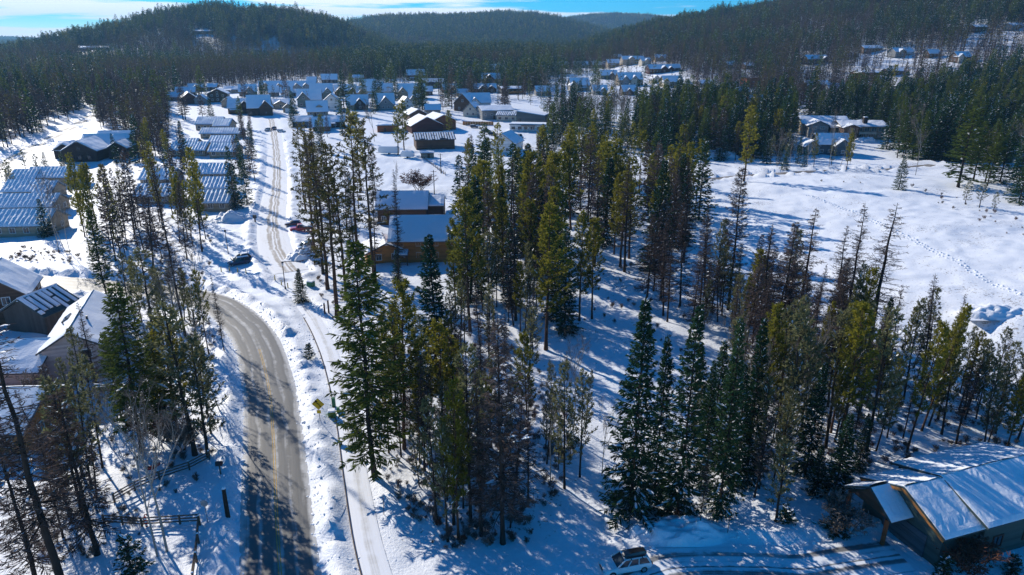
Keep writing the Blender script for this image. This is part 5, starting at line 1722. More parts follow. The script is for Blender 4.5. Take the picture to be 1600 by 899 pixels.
def plant(t):
    kind = t['kind']
    far = t['dist'] > 165
    lod = 1 if not far else (2 if t['dist'] < 400 else 3)
    if (kind, lod) not in PROTO: lod = 2 if (kind, 2) in PROTO else 1
    opts = PROTO[(kind, lod)]
    p = opts[t['seed'] % len(opts)]
    name, cat, _ = KIND[kind]
    q = random.Random(t['seed'] * 7 + 1)
    sd = .012 if t['group'] is None else .042
    t['lean'] = (q.gauss(0, sd), q.gauss(0, sd))
    s = t['h'] / p['h']
    sw = s * t['w']
    rz = (t['seed'] * 2.399) % 6.283
    if lod == 1:
        o = empty(name, (t['x'], t['y'], t['z']), rz, t['label'], cat, t['group'])
        o.scale = (sw, sw, s)
        o.rotation_euler = (t['lean'][0], t['lean'][1], rz)
        tr = bpy.data.objects.new('trunk', p['trunk']); COL.objects.link(tr); tr.parent = o
        cr = bpy.data.objects.new('crown', p['crown']); COL.objects.link(cr); cr.parent = o
        if 'snow' in p:
            sn = bpy.data.objects.new('snow', p['snow']); COL.objects.link(sn); sn.parent = cr; sn['kind'] = 'stuff'
    else:
        o = bpy.data.objects.new(name, p['mesh']); COL.objects.link(o)
        o.location, o.rotation_euler, o.scale = (t['x'], t['y'], t['z']), (t['lean'][0], t['lean'][1], rz), (sw, sw, s)
        tag(o, t['label'], cat, t['group'])
    return o

# ------------------------------------------------------------------ trees read off the photograph one by one, plus an added shade screen by the porch: kind, base x, base y, top y, girth, label
HAND = [
    ('snag', 104, 940, 470, 1.25, 'huge leaning bare larch mast in front of the tiled roof house'),
    ('brown_conifer', 152, 868, 612, 1.35, 'shaggy brown larch close behind the huge bare mast, snow on its boughs'),
    ('brown_conifer', 62, 925, 655, 1.2, 'shaggy brown larch crowding the foot of the huge bare mast'),
    ('young_pine', 128, 800, 592, 1.1, 'frosted pale pine between the tiled roof house and the snowy yard'),
    ('fir', 222, 705, 440, 1.15, 'big dark double crowned fir beside the pale stucco house'),
    ('fir', 262, 690, 530, 1.1, 'lower dark fir leaning into the big fir by the stucco house'),
    ('fir', 190, 655, 520, .9, 'dark fir pressed against the wall of the stucco house'),
    ('young_pine', 138, 645, 512, .9, 'frosted thin pine in front of the stucco gable wall, taller of two'),
    ('young_pine', 118, 655, 560, .9, 'frosted thin pine in front of the stucco gable wall, shorter of two'),
    ('larch', 158, 640, 470, .9, 'brown bare larch at the right corner of the stucco gable wall'),
    ('fir', 168, 470, 330, .95, 'olive green fir standing on the road edge behind the stucco house roof'),
    ('snag', 290, 527, 225, .62, 'tallest dark bare trunk over the road bend, straight as a mast'),
    ('young_pine', 240, 525, 392, 1.6, 'bushy frosted pine at the inner side of the road bend'),
    ('young_pine', 305, 712, 478, 1.35, 'slender frosted pine above the yard fence, tallest of its clump'),
    ('young_pine', 326, 715, 530, 1.2, 'slim pine on the snowbank edge of the clump above the yard fence'),
    ('pine', 282, 690, 500, 1.3, 'thin pine between the big fir and the tallest clump pine'),
    ('pine', 327, 556, 425, .7, 'thin dark pine by the inner kerb where the road bends'),
    ('larch', 352, 560, 440, .55, 'thin grey larch pole leaning over the inner road bend'),
    ('aspen', 246, 870, 655, .9, 'pale twin birch with dark knots beside the rail fence, thinner stem'),
    ('aspen', 261, 862, 640, 1.1, 'pale birch with wide bare crown beside the rail fence, thicker stem'),
    ('shrub', 250, 690, 632, 1.6, 'reddish thicket bush under the big dark fir'),
    ('shrub', 285, 705, 655, 1.4, 'grey thicket bush beside the clump of thin pines'),
    ('sapling', 211, 905, 838, 1.2, 'little dusted spruce inside the yard below the fence'),
    ('shrub', 60, 640, 590, 1.4, 'bare bush by the orange gable end'),
    ('aspen', 92, 395, 300, .9, 'pale birch in front of the two window condo, nearer stem'),
    ('aspen', 110, 398, 306, .8, 'pale birch beside the snowy bank below the condos'),
    ('aspen', 100, 388, 292, .8, 'slim birch behind the pair below the condos'),
    ('spruce', 75, 372, 312, 1.5, 'round snowy spruce at the corner of the two window condo'),
    ('spruce', 218, 254, 178, 1.25, 'symmetrical blue green spruce right of the dark chalet'),
    ('spruce', 183, 256, 208, 1.1, 'smaller blue green spruce touching the dark chalet roof'),
    ('spruce', 368, 326, 228, .95, 'tall dark spruce at the corner of the street condo'),
    ('spruce', 386, 318, 232, .9, 'second dark spruce at the kerb of the snowy street'),
    ('pine', 128, 352, 262, 1.1, 'olive pine before the stepped condo, left of a pair'),
    ('pine', 152, 360, 256, 1.1, 'olive pine before the stepped condo, right of a pair'),
    ('pine', 178, 372, 258, 1.0, 'olive pine with brown lower limbs behind the olive fir'),
    ('pine', 200, 350, 268, 1.0, 'open crowned pine between the stepped condo and the bare trunks'),
    # along the street and the path
    ('old_pine', 527, 497, 228, 1.25, 'tall brown olive pine beside the trail marker posts'),
    ('old_pine', 541, 470, 238, 1.1, 'tall pine just behind the one at the trail marker posts'),
    ('old_pine', 512, 452, 205, 1.1, 'tall rough pine above the footpath bollards'),
    ('old_pine', 492, 400, 192, 1.15, 'tall rough pine standing over the white four wheel drive'),
    ('old_pine', 478, 330, 190, 1.1, 'tall rough pine over the red pickup truck'),
    ('brown_conifer', 505, 430, 215, 1.0, 'brown shaggy larch between the street pines'),
    ('old_pine', 562, 430, 185, 1.1, 'highest pine in front of the brown house, thin top'),
    ('old_pine', 585, 445, 188, 1.05, 'tall pine crossing the low wing of the log house'),
    ('snag', 588, 452, 250, .6, 'dark bare trunk before the low sunlit wing of the log house'),
    ('snag', 624, 466, 270, .6, 'dark bare trunk crossing the front of the log house'),
    ('spruce', 472, 472, 418, 1.4, 'small frosted spruce by the footpath behind the green box'),
    ('sapling', 484, 560, 536, 1.5, 'tiny spruce on the snow between road and footpath'),
    ('spruce', 622, 440, 385, 1.1, 'dark young spruce against the log house wall'),
    ('fir', 586, 747, 376, 1.08, 'great roadside fir with broad open crown on the footpath edge'),
    ('pine', 608, 712, 500, .6, 'thin dark pole pine right behind the great roadside fir'),
    ('larch', 627, 717, 480, .5, 'thin bare larch pole among poles behind the great roadside fir'),
    ('pine', 632, 705, 446, 1.0, 'olive pine halfway between the great fir and the snowy spruce'),
    ('spruce', 682, 600, 362, 1.0, 'dark spruce with heavy snow pads in front of the log house'),
    ('fir', 662, 690, 545, .95, 'dusky fir low in the wood beneath the snow padded spruce'),
    ('pine', 692, 690, 505, 1.1, 'olive tipped pine right of the dusky fir'),
    ('pine', 716, 838, 585, .75, 'slender yellow green pine at the tip of the wood, lit on one side'),
    ('young_pine', 700, 842, 650, .8, 'thin pine at the very tip of the wood beside the footpath bank'),
    ('brown_conifer', 786, 846, 488, 1.0, 'broad shaggy brown larch at the near end of the wood'),
    ('larch', 752, 835, 580, .9, 'lesser brown larch tucked against the broad shaggy one'),
    ('young_pine', 735, 815, 540, .8, 'tall thin pine behind the yellow green one'),
    ('larch', 806, 500, 245, .8, 'tall bare larch in the middle of the wood right of the log house'),
    ('pine', 853, 548, 322, 1.2, 'stout dark pine standing alone at the near edge of the sunny clearing'),
    ('spruce', 882, 522, 350, .85, 'dense dark spruce behind the stout clearing pine'),
    ('spruce', 870, 500, 335, .8, 'dense dark spruce touching the stout clearing pine from behind'),
    ('pine', 905, 505, 335, 1.0, 'yellow olive pine right of the dense dark spruces'),
    ('pine', 925, 500, 345, 1.0, 'second yellow olive pine right of the dense dark spruces'),
    ('pine', 735, 520, 300, 1.1, 'yellow topped pine at the right corner of the log house'),
    ('pine', 712, 500, 345, .85, 'yellow pine overlapping the log house roof end'),
    ('pine', 745, 400, 300, 1.15, 'bright olive pine behind the log house corner'),
    ('spruce', 722, 370, 240, 1.1, 'snow dusted spruce rising behind the brown house'),
    ('young_pine', 882, 765, 568, .8, 'thin open pine in the shaded clearing, left of a pair'),
    ('young_pine', 906, 745, 575, .75, 'thin open pine in the shaded clearing, right of a pair'),
    ('larch', 872, 735, 600, .55, 'bare pole beside the thin pair in the shaded clearing'),
    ('spruce', 986, 803, 470, .8, 'tall snow padded spruce, foremost of the row above the driveway'),
    ('spruce', 1058, 808, 478, .72, 'tall snow padded spruce, second in the row above the driveway'),
    ('spruce', 1022, 770, 520, .65, 'snow padded spruce filling the gap behind the first two of the row'),
    ('spruce', 1124, 803, 498, .62, 'tall dark spruce, third in the row above the driveway'),
    ('spruce', 1165, 750, 500, .66, 'tall dark spruce at the end of the row above the driveway'),
    ('spruce', 1095, 760, 560, .6, 'dark spruce behind the gap of the second and third of the row'),
    ('larch', 1092, 835, 690, .5, 'thin leafless larch in the snow just above the driveway'),
    ('young_pine', 1212, 818, 690, 1.3, 'crooked open pine with hanging bare limbs left of the porch'),
    ('sapling', 1226, 818, 795, 2.2, 'round dark juniper like sapling at the foot of the crooked pine'),
    ('shrub', 1312, 838, 780, 1.3, 'twiggy bush before the porch of the driveway house'),
    ('sapling', 1308, 832, 796, 2.0, 'rounded dark sapling before the porch'),
    ('spruce', 1302, 775, 640, 1.25, 'bushy snowy spruce just behind the porch roof'),
    ('spruce', 1275, 770, 690, 1.1, 'low dark spruce beside the bushy snowy one'),
    ('spruce', 1340, 735, 645, 1.0, 'dark spruce behind the garage roof at the stand edge'),
    ('shrub', 1505, 893, 835, 1.9, 'reddish leafless bush against the garage corner'),
    ('shrub', 1522, 880, 840, 1.5, 'reddish leafless bush under the blue eave'),
    ('sapling', 1472, 905, 868, 1.6, 'snow covered sapling at the corner of the garage'),
    ('sapling', 1580, 893, 862, 1.5, 'small dark sapling on the snow beyond the garage'),
    ('young_pine', 1226, 716, 480, 1.0, 'tall thin pine of the screen left of the porch, leftmost of five'),  # the porch screen trees are added to throw shade on the house roof
    ('young_pine', 1291, 697, 480, 1.0, 'thin pine of the porch screen above the bushy snowy spruce'),
    ('pine', 1313, 716, 476, .9, 'olive pine of the porch screen close behind the bushy snowy spruce'),
    ('spruce', 1258, 738, 560, .8, 'dark narrow spruce of the porch screen beside the low dark spruce'),
    ('young_pine', 1352, 714, 478, 1.0, 'thin pine of the porch screen directly over the garage roof corner'),
    # dead and bare larches by the field
    ('brown_conifer', 1137, 487, 262, .9, 'rusty trunked larch alone at the near edge of the field'),
    ('larch', 1184, 560, 352, 1.2, 'bare larch in front of the rusty trunked one'),
    ('larch', 1242, 545, 322, 1.35, 'bare larch mast on the field edge, first of four'),
    ('larch', 1296, 530, 352, 1.1, 'bare larch mast on the field edge, second of four'),
    ('larch', 1318, 528, 318, 1.15, 'bare larch mast on the field edge, third of four'),
    ('snag', 1358, 548, 314, 1.6, 'widest bare larch on the field edge with even ladder of boughs'),
    ('larch', 1176, 640, 420, .8, 'bare larch low in the thicket above the end of the spruce row'),
    ('brown_conifer', 1030, 430, 310, 1.1, 'brown larch at the dark heart of the wood below the field road'),
    ('brown_conifer', 1010, 470, 330, 1.1, 'brown larch leaning out over the shaded clearing'),
    ('pine', 1162, 285, 168, 1.25, 'tall olive pine standing by itself next to the field road'),
    # on and around the field
    ('spruce', 1404, 296, 243, 1.5, 'broad lone spruce on the far side of the field'),
    ('spruce', 1066, 250, 204, 1.5, 'lone spruce on the snow in front of the pine belt'),
    ('fir', 1497, 292, 165, 1.7, 'massive olive fir at the top corner of the field'),
    ('fir', 1520, 285, 190, 1.5, 'dark fir merging with the massive olive one'),
    ('spruce', 1562, 286, 205, 1.5, 'dark spruce right of the massive fir'),
    ('spruce', 1592, 318, 250, 1.5, 'snowy spruce at the edge of view on the field'),
    ('young_pine', 1530, 325, 285, 1.7, 'bushy low pine on the field corner'),
    ('young_pine', 1508, 320, 283, 1.5, 'second bushy low pine on the field corner'),
    ('young_pine', 1552, 330, 300, 1.5, 'smallest bushy pine on the field corner'),
    ('aspen', 1430, 275, 190, .9, 'pale aspen pole before the massive fir'),
    ('aspen', 1295, 262, 190, .8, 'pale aspen in front of the slate gabled house'),
    # village trees
    ('pine', 632, 240, 158, 1.3, 'big bushy pine beside the travel trailer'),
    ('pine', 622, 242, 165, 1.2, 'twin of the bushy pine beside the travel trailer'),
    ('pine', 564, 300, 178, 1.2, 'open crowned pine before the snowy flat, left of the trailers'),
    ('pine', 703, 220, 172, 1.1, 'open pine right of the striped barn'),
    ('brown_conifer', 706, 170, 88, .8, 'tall orange stemmed larch high above the village'),
    ('aspen', 585, 222, 165, 1.1, 'leafless grey birch before the rust flat roofed store'),
    ('spruce', 536, 212, 170, 1.0, 'dark young spruce on the open snow below the cottages'),
    ('spruce', 458, 200, 158, 1.1, 'dark spruce at the end of the snowy street'),
    ('fir', 378, 200, 150, 1.0, 'olive fir before the brown hall wing'),
    ('larch', 620, 360, 260, .6, 'bare grey larch on the snowy flat behind the brown house'),
    ('shrub', 655, 300, 268, 2.0, 'brown bush cluster on the snowy flat'),
    ('aspen', 620, 302, 262, .8, 'small bare tree on the snowy flat below the trailers'),
    ('spruce', 880, 205, 125, .8, 'snow streaked spruce of the dark row right of the slate building, first'),
    ('spruce', 893, 208, 130, .8, 'snow streaked spruce of the dark row right of the slate building, second'),
    ('spruce', 868, 200, 128, .8, 'snow streaked spruce of the dark row right of the slate building, third'),
    ('fir', 912, 205, 150, 1.2, 'rounded olive fir ending the dark spruce row'),
]
# stands: outline of tree bases in photograph pixels, number, kinds with weights, height range (m), girth, where, group
ZONES = [
    ([(1000, 330), (1085, 300), (1108, 400), (1000, 430), (860, 470), (720, 470), (700, 400), (850, 330)], 62, dict(pine=5, spruce=2.4, brown_conifer=1.2, larch=1.4), (18, 25), 1.05, 'trees of the middle wood'),
    ([(720, 290), (900, 265), (1060, 290), (1060, 330), (860, 345), (720, 360)], 44, dict(pine=5, spruce=2, fir=1, brown_conifer=1), (16, 22), 1.05, 'trees along the upper edge of the middle wood'),
    ([(750, 480), (840, 470), (830, 600), (740, 640), (670, 640), (650, 605)], 26, dict(pine=2, larch=3, young_pine=2.5, spruce=.6), (9, 16), .8, 'thin trees in the heart of the wood'),
    ([(600, 640), (740, 640), (835, 700), (825, 840), (700, 850), (640, 760)], 38, dict(larch=2.2, young_pine=3, pine=1.2, aspen=1.6, brown_conifer=1.2), (7, 16), .8, 'thin trees at the near tip of the wood'),
    ([(840, 660), (930, 660), (950, 760), (860, 760)], 8, dict(young_pine=2, aspen=2, larch=1), (7, 12), .8, 'thin trees of the shaded clearing'),
    ([(1175, 620), (1330, 570), (1440, 575), (1490, 600), (1480, 705), (1330, 735), (1190, 720)], 48, dict(young_pine=5, pine=2, larch=2.4, spruce=.2), (10.5, 18.5), .78, 'young pines of the stand behind the driveway house'),
    ([(1475, 250), (1650, 250), (1650, 318), (1570, 300), (1490, 290)], 13, dict(fir=2, spruce=2, aspen=.6), (14, 21), 1.35, 'big conifers at the field corner'),
    ([(980, 400), (1240, 480), (1300, 560), (1180, 600), (1040, 520)], 14, dict(larch=3, snag=1, brown_conifer=1), (14, 22), 1.0, 'bare larches beside the shaded clearing'),
    ([(1490, 600), (1640, 640), (1640, 725), (1480, 705)], 26, dict(young_pine=6, pine=1, larch=.8), (8, 12), .9, 'lower young pines under the bare field bank'),
    ([(1110, 470), (1230, 500), (1360, 545), (1400, 590), (1180, 610), (1080, 560)], 36, dict(larch=2.5, brown_conifer=1.6, young_pine=2.2, pine=1.4, aspen=.8), (9, 17), .9, 'mixed trees along the field edge'),
    ([(1060, 690), (1200, 650), (1260, 700), (1260, 760), (1180, 790)], 22, dict(spruce=1.4, young_pine=2.4, larch=2, aspen=1.2), (9, 16), .8, 'trees behind the spruce row'),
    ([(470, 290), (560, 300), (600, 330), (575, 420), (535, 480), (490, 400)], 16, dict(old_pine=4, brown_conifer=2, larch=2), (15, 23), .8, 'rough pines along the snowy street'),
    ([(130, 360), (320, 330), (330, 400), (250, 425), (140, 410)], 34, dict(pine=2, larch=3, brown_conifer=3), (14, 22), .8, 'bare trunks between the condos and the road'),
    ([(180, 480), (320, 505), (340, 560), (300, 640), (270, 560), (190, 500)], 15, dict(young_pine=3, pine=1.2, larch=1.2, aspen=.6), (8, 14), .9, 'frosted pines inside the road bend'),
    ([(190, 590), (290, 620), (345, 640), (340, 730), (270, 700)], 9, dict(young_pine=3, larch=1, aspen=1), (8, 13), .8, 'thin pines above the yard fence'),
    ([(80, 760), (170, 730), (170, 880), (90, 890)], 7, dict(brown_conifer=2, larch=1, young_pine=1), (9, 15), .9, 'brown larches of the yard corner'),
    ([(835, 200), (960, 185), (1100, 170), (1230, 180), (1240, 240), (1130, 258), (1010, 244), (860, 232)], 125, dict(pine=2.6, spruce=3.2, fir=2.4, young_pine=.6), (13, 20), 1.1, 'pines and spruces of the belt before the village'),
    ([(918, 190), (985, 185), (990, 208), (920, 210)], 26, dict(aspen=1), (17, 21), .9, 'leafless aspens beside the pine belt'),
    ([(850, 215), (1000, 212), (1010, 246), (870, 248)], 24, dict(young_pine=4, pine=2, fir=1), (6, 10), 1.3, 'young pines on the snow below the aspens'),
    ([(1180, 240), (1330, 245), (1340, 270), (1200, 268)], 26, dict(young_pine=2, spruce=2, aspen=2.4, pine=1), (8, 13), 1.0, 'trees below the slate gabled house'),
    ([(1385, 200), (1600, 190), (1600, 260), (1480, 262), (1400, 250)], 46, dict(fir=3, pine=1.2, spruce=2, aspen=2, larch=.6), (16, 24), .95, 'trees above the field corner'),
    ([(1210, 150), (1400, 165), (1600, 120), (1600, 190), (1400, 200), (1260, 178), (1220, 172)], 26, dict(pine=1.6, brown_conifer=.6, spruce=2, fir=1.8, aspen=.8), (18, 26), 1.0, 'trees of the wooded right slope'),
    ([(0, 150), (130, 130), (150, 170), (100, 195), (0, 245)], 36, dict(larch=1.4, old_pine=2.4, brown_conifer=1.4, fir=1.6, spruce=1), (18, 27), .95, 'tall trunks beside the shadowed lane'),
    ([(130, 140), (250, 130), (265, 200), (250, 235), (150, 200)], 30, dict(old_pine=2, brown_conifer=2, fir=2.4), (14, 21), 1.0, 'trees between the lane and the bare lot'),
    ([(230, 235), (300, 255), (300, 330), (225, 300)], 14, dict(brown_conifer=2, pine=1.4, larch=2, spruce=1), (12, 19), .9, 'trees among the condo rows'),
    ([(360, 205), (398, 205), (402, 300), (372, 300)], 13, dict(brown_conifer=3, spruce=2, larch=1), (9, 15), .9, 'kerbside trees along the condo row'),
    ([(0, 275), (110, 262), (150, 262), (90, 272), (40, 280), (10, 310)], 12, dict(spruce=3, young_pine=2), (5, 9), 1.3, 'low bushy spruces before the chalet'),
    ([(455, 205), (560, 215), (540, 260), (470, 260)], 8, dict(pine=2, spruce=2, brown_conifer=1), (8, 15), 1.0, 'yard trees by the end of the street'),
    ([(640, 130), (850, 118), (860, 170), (780, 160), (700, 165), (650, 150)], 40, dict(brown_conifer=3, fir=2, spruce=2, aspen=2), (15, 22), .8, 'tall larches among the village houses'),
    ([(840, 150), (980, 140), (985, 175), (850, 185)], 32, dict(aspen=3, spruce=2, brown_conifer=1, fir=1.6), (11, 18), .95, 'trees behind the dark spruce row'),
    ([(280, 165), (560, 130), (640, 145), (600, 185), (440, 180)], 62, dict(fir=2.4, spruce=2.4, aspen=2, brown_conifer=.6), (5, 12), .9, 'garden trees among the village cottages'),
    ([(1080, 110), (1240, 105), (1250, 150), (1110, 150)], 24, dict(brown_conifer=1.4, fir=2, spruce=2, aspen=.8), (14, 20), .95, 'trees round the rust red tower house'),
    ([(850, 90), (1080, 90), (1080, 130), (900, 125)], 48, dict(spruce=2, fir=2, brown_conifer=1), (6, 12), .9, 'trees between the slope houses'),
]
ANCHORS = [('the yellow curve sign', 500, 650), ('the white wagon', 975, 890), ('the driveway house garage', 1470, 830), ('the driveway house porch', 1370, 780), ('the log house front', 665, 405), ('the log house wing', 598, 400),
           ('the brown streaked roof house', 630, 345), ('the pale stucco house', 120, 560), ('the board barn', 60, 490), ('the tiled roof house', 50, 700), ('the navy van', 373, 412), ('the red pickup', 469, 360),
           ('the street lamp', 444, 448), ('the trail marker posts', 511, 490), ('the dark chalet', 135, 245), ('the travel trailer', 608, 245), ('the striped barn', 681, 232), ('the lone white house', 785, 240),
           ('the slate modern building', 829, 197), ('the balcony villa', 1347, 220), ('the hipped stone villa', 1290, 205), ('the rust red tower house', 1176, 135), ('the churned bank heap', 1556, 495),
           ('the long snow heap', 1108, 248), ('the two window condo', 25, 370), ('the street corner condo', 330, 330), ('the stepped condo', 72, 297), ('the middle condo', 322, 276), ('the timber hall', 406, 181),
           ('the rail fence', 235, 815), ('the black mailbox', 345, 738), ('the great roadside fir', 586, 747), ('the foremost padded spruce', 986, 803), ('the third padded spruce', 1124, 803), ('the widest bare larch', 1358, 548),
           ('the first bare mast', 1242, 545), ('the rusty trunked larch', 1137, 487), ('the stout clearing pine', 853, 548), ('the shaggy brown larch', 786, 846), ('the snow padded wood spruce', 682, 600),
           ('the massive olive fir', 1497, 292), ('the lone belt spruce', 1066, 250), ('the orange fronted hill house', 1357, 124), ('the pale roofed hill house', 1278, 143), ('the blue roofed hill lodge', 1506, 97),
           ('the wide house above aspens', 907, 142), ('the tan twin gables', 986, 134), ('the rust walled chalet', 1193, 168), ('the white gabled porch house', 519, 172), ('the maroon gabled barn', 297, 163),
           ('the dark village chalet', 768, 131), ('the orange deck house', 801, 147), ('the brown gabled house', 723, 174), ('the long field road', 1000, 290), ('the lane bend', 105, 205), ('the lone olive pine', 1162, 285),
           ('the tallest bend mast', 290, 527), ('the big stucco side fir', 222, 705), ('the slate gabled house', 1296, 244), ('the end of the long bungalow row', 473, 142), ('the field corner pines', 1530, 325), ('the wide tan house', 1052, 135),
           ('the spruce end of the row', 1165, 750), ('the clearing pair', 893, 755), ('the symmetrical blue spruce', 218, 254), ('the yellow corner pine', 735, 520), ('the heart larch', 1030, 430), ('the aspens', 965, 250)]


def inside(px, py, poly):
    c = False
    for (x1, y1), (x2, y2) in zip(poly, poly[1:] + poly[:1]):
        if (y1 > py) != (y2 > py) and px < (x2 - x1) * (py - y1) / (y2 - y1) + x1: c = not c
    return c


ORD = ['closest', 'second closest', 'third closest', 'fourth closest', 'fifth closest', 'sixth closest', 'seventh closest', 'eighth closest', 'ninth closest', 'tenth closest', 'eleventh closest', 'twelfth closest', 'thirteenth closest', 'fourteenth closest', 'fifteenth closest', 'sixteenth closest']
tr_ = random.Random(4)
seed = 0
for kind, bx, by, ty, w, label in HAND:
    x, y, z = P(bx, by)
    h = max(.8, height_to(x, y, z, ty))
    seed += 1
    TREES.append(dict(kind=kind, x=x, y=y, z=Hs(x, y) - .1, h=h, w=w, px=bx, by=by, label=label, group=None, seed=seed, dist=math.hypot(x, y)))


def road_clear(x, y, extra=1.6):
    for k, (_, hw, bh) in ROADS.items():
        ln = DENSE[k]
        d, _s = seg_dist(np.array([x]), np.array([y]), ln)
        if d[0] < hw + extra: return False
    return True


def house_clear(x, y, front=True):
    for hx, hy, r_ in HOUSES:
        if (x - hx) ** 2 + (y - hy) ** 2 < r_ * r_: return False
        # keep the side that looks toward the viewpoint open for a stretch
        if front and hy > 250:
            dx, dy = -hx, -hy
            L = math.hypot(dx, dy); dx /= L; dy /= L
            s = (x - hx) * dx + (y - hy) * dy
            q = abs((x - hx) * -dy + (y - hy) * dx)
            if 0 < s < r_ + 16 and q < r_ * .8: return False
    return True


for poly, n, kinds, (h0, h1), w, grp in ZONES:
    ks, ws = list(kinds), list(kinds.values())
    got = []
    xs = [p[0] for p in poly]; ys = [p[1] for p in poly]
    # sample evenly over the ground, not over the picture
    cand = [(tr_.uniform(min(xs), max(xs)), tr_.uniform(min(ys), max(ys))) for _ in range(n * 40)]
    cand = [c for c in cand if inside(c[0], c[1], poly)]
    if not cand: continue
    gx_, gy_, gz_ = ground_of([c[0] for c in cand], [c[1] for c in cand])
    wt = gy_ ** 3
    area = None
    keepers = np.random.default_rng(int(xs[0] + ys[0])).random(len(cand)) < wt / wt.max()
    for c, X, Y, Z, k_ in zip(cand, gx_, gy_, gz_, keepers):
        if len(got) >= n: break
        if not k_: continue
        sep = 1.7 if Y < 160 else 2.6
        if any((X - g['x']) ** 2 + (Y - g['y']) ** 2 < sep * sep for g in got) or any((X - g['x']) ** 2 + (Y - g['y']) ** 2 < 2.4 for g in TREES): continue
        if not road_clear(X, Y) or not house_clear(X, Y): continue
        kind = tr_.choices(ks, ws)[0]
        seed += 1
        h = tr_.uniform(h0, h1) * (.72 if kind in ('aspen',) and h0 > 12 else 1)
        got.append(dict(kind=kind, x=float(X), y=float(Y), z=Hs(X, Y) - .12, h=h, w=w * tr_.uniform(.85, 1.2), px=c[0], by=c[1], label=None, group=grp, seed=seed, dist=math.hypot(X, Y)))
    TREES += got
# a label for every stand tree: look and size, then where it is from the nearest landmark
byk = {}
for t in TREES: byk.setdefault(t['kind'], []).append(t['h'])
book = {}
for t in TREES:
    if t['label']: continue
    hs = sorted(byk[t['kind']]); f = hs.index(t['h']) / len(hs)
    size = 'short' if f < .25 else 'middling' if f < .5 else 'tall' if f < .8 else 'towering'
    persp = 1067 / max(1, t['y'])
    a = min(ANCHORS, key=lambda q: math.hypot((t['px'] - q[1]) / persp, 2.2 * (t['by'] - q[2]) / persp))
    dx, dy = t['px'] - a[1], 2.2 * (t['by'] - a[2])
    rel = ('left of' if dx < 0 else 'right of') if abs(dx) > abs(dy) else ('behind' if dy < 0 else 'in front of')
    t['_d'] = math.hypot(dx, dy)
    book.setdefault((size, KIND[t['kind']][2], rel, a[0]), []).append(t)
for (size, look, rel, a), ts in book.items():
    ts.sort(key=lambda t: t['_d'])
    for i, t in enumerate(ts):
        t['label'] = f'{size} {look} {rel} {a}' if len(ts) == 1 else f'{size} {look}, {ORD[min(i, 15)]} {rel} {a}'
        if len(t['label'].split()) > 16: t['label'] = t['label'].replace(' the ', ' ')
for t in TREES:
    plant(t)
nm = {}
for t in TREES: nm[KIND[t['kind']][0]] = nm.get(KIND[t['kind']][0], 0) + 1
print('individual trees', len(TREES), nm)

# ------------------------------------------------------------------ the far woods: too many to count, instanced
lib = bpy.data.collections.new('far_tree_shapes')      # not linked to the scene


def clump(name, mix, n, spread, seed_, lod=3):
    """some trees of the wood gathered as one shape for the distance"""
    r = random.Random(seed_)
    vs, loops, starts, mi, tint, mats = [], [], [], [], [], []
    nv = nl = 0
    for i in range(n):
        k = r.choices(list(mix), list(mix.values()))[0]
        me = r.choice(PROTO[(k, lod)])['mesh']
        s = r.uniform(.65, 1.05); a = r.random() * 6.28
        x, y = (0, 0) if n == 1 else (r.uniform(-spread, spread), r.uniform(-spread, spread))
        co = np.empty(len(me.vertices) * 3, np.float32); me.vertices.foreach_get('co', co); co = co.reshape(-1, 3)
        c, s_ = math.cos(a), math.sin(a)
        co = np.stack([(co[:, 0] * c - co[:, 1] * s_) * s * 1.25 + x, (co[:, 0] * s_ + co[:, 1] * c) * s * 1.25 + y, co[:, 2] * s], 1)
        li = np.empty(len(me.loops), np.int32); me.loops.foreach_get('vertex_index', li)
        st = np.empty(len(me.polygons), np.int32); me.polygons.foreach_get('loop_start', st)
        m_ = np.empty(len(me.polygons), np.int32); me.polygons.foreach_get('material_index', m_)
        tt = np.empty(len(me.vertices), np.float32); me.attributes['tint'].data.foreach_get('value', tt)
        remap = []
        for mt in me.materials:
            if mt.name not in mats: mats.append(mt.name)
            remap.append(mats.index(mt.name))
        vs.append(co); loops.append(li + nv); starts.append(st + nl); mi.append(np.array(remap)[m_]); tint.append(tt + r.uniform(-.2, .2))
        nv += len(co); nl += len(li)
    me = bpy.data.meshes.new(name)
    V = np.concatenate(vs); L = np.concatenate(loops); S_ = np.concatenate(starts)
    me.vertices.add(len(V)); me.vertices.foreach_set('co', V.astype(np.float32).ravel())
    me.loops.add(len(L)); me.loops.foreach_set('vertex_index', L.astype(np.int32))
    me.polygons.add(len(S_)); me.polygons.foreach_set('loop_start', S_.astype(np.int32))
    for m_ in mats: me.materials.append(bpy.data.materials[m_])
    me.polygons.foreach_set('material_index', np.concatenate(mi).astype(np.int32))
    me.update(calc_edges=True)
    at = me.attributes.new('tint', 'FLOAT', 'POINT'); at.data.foreach_set('value', np.concatenate(tint).astype(np.float32))
    o = bpy.data.objects.new(name, me)
    return o


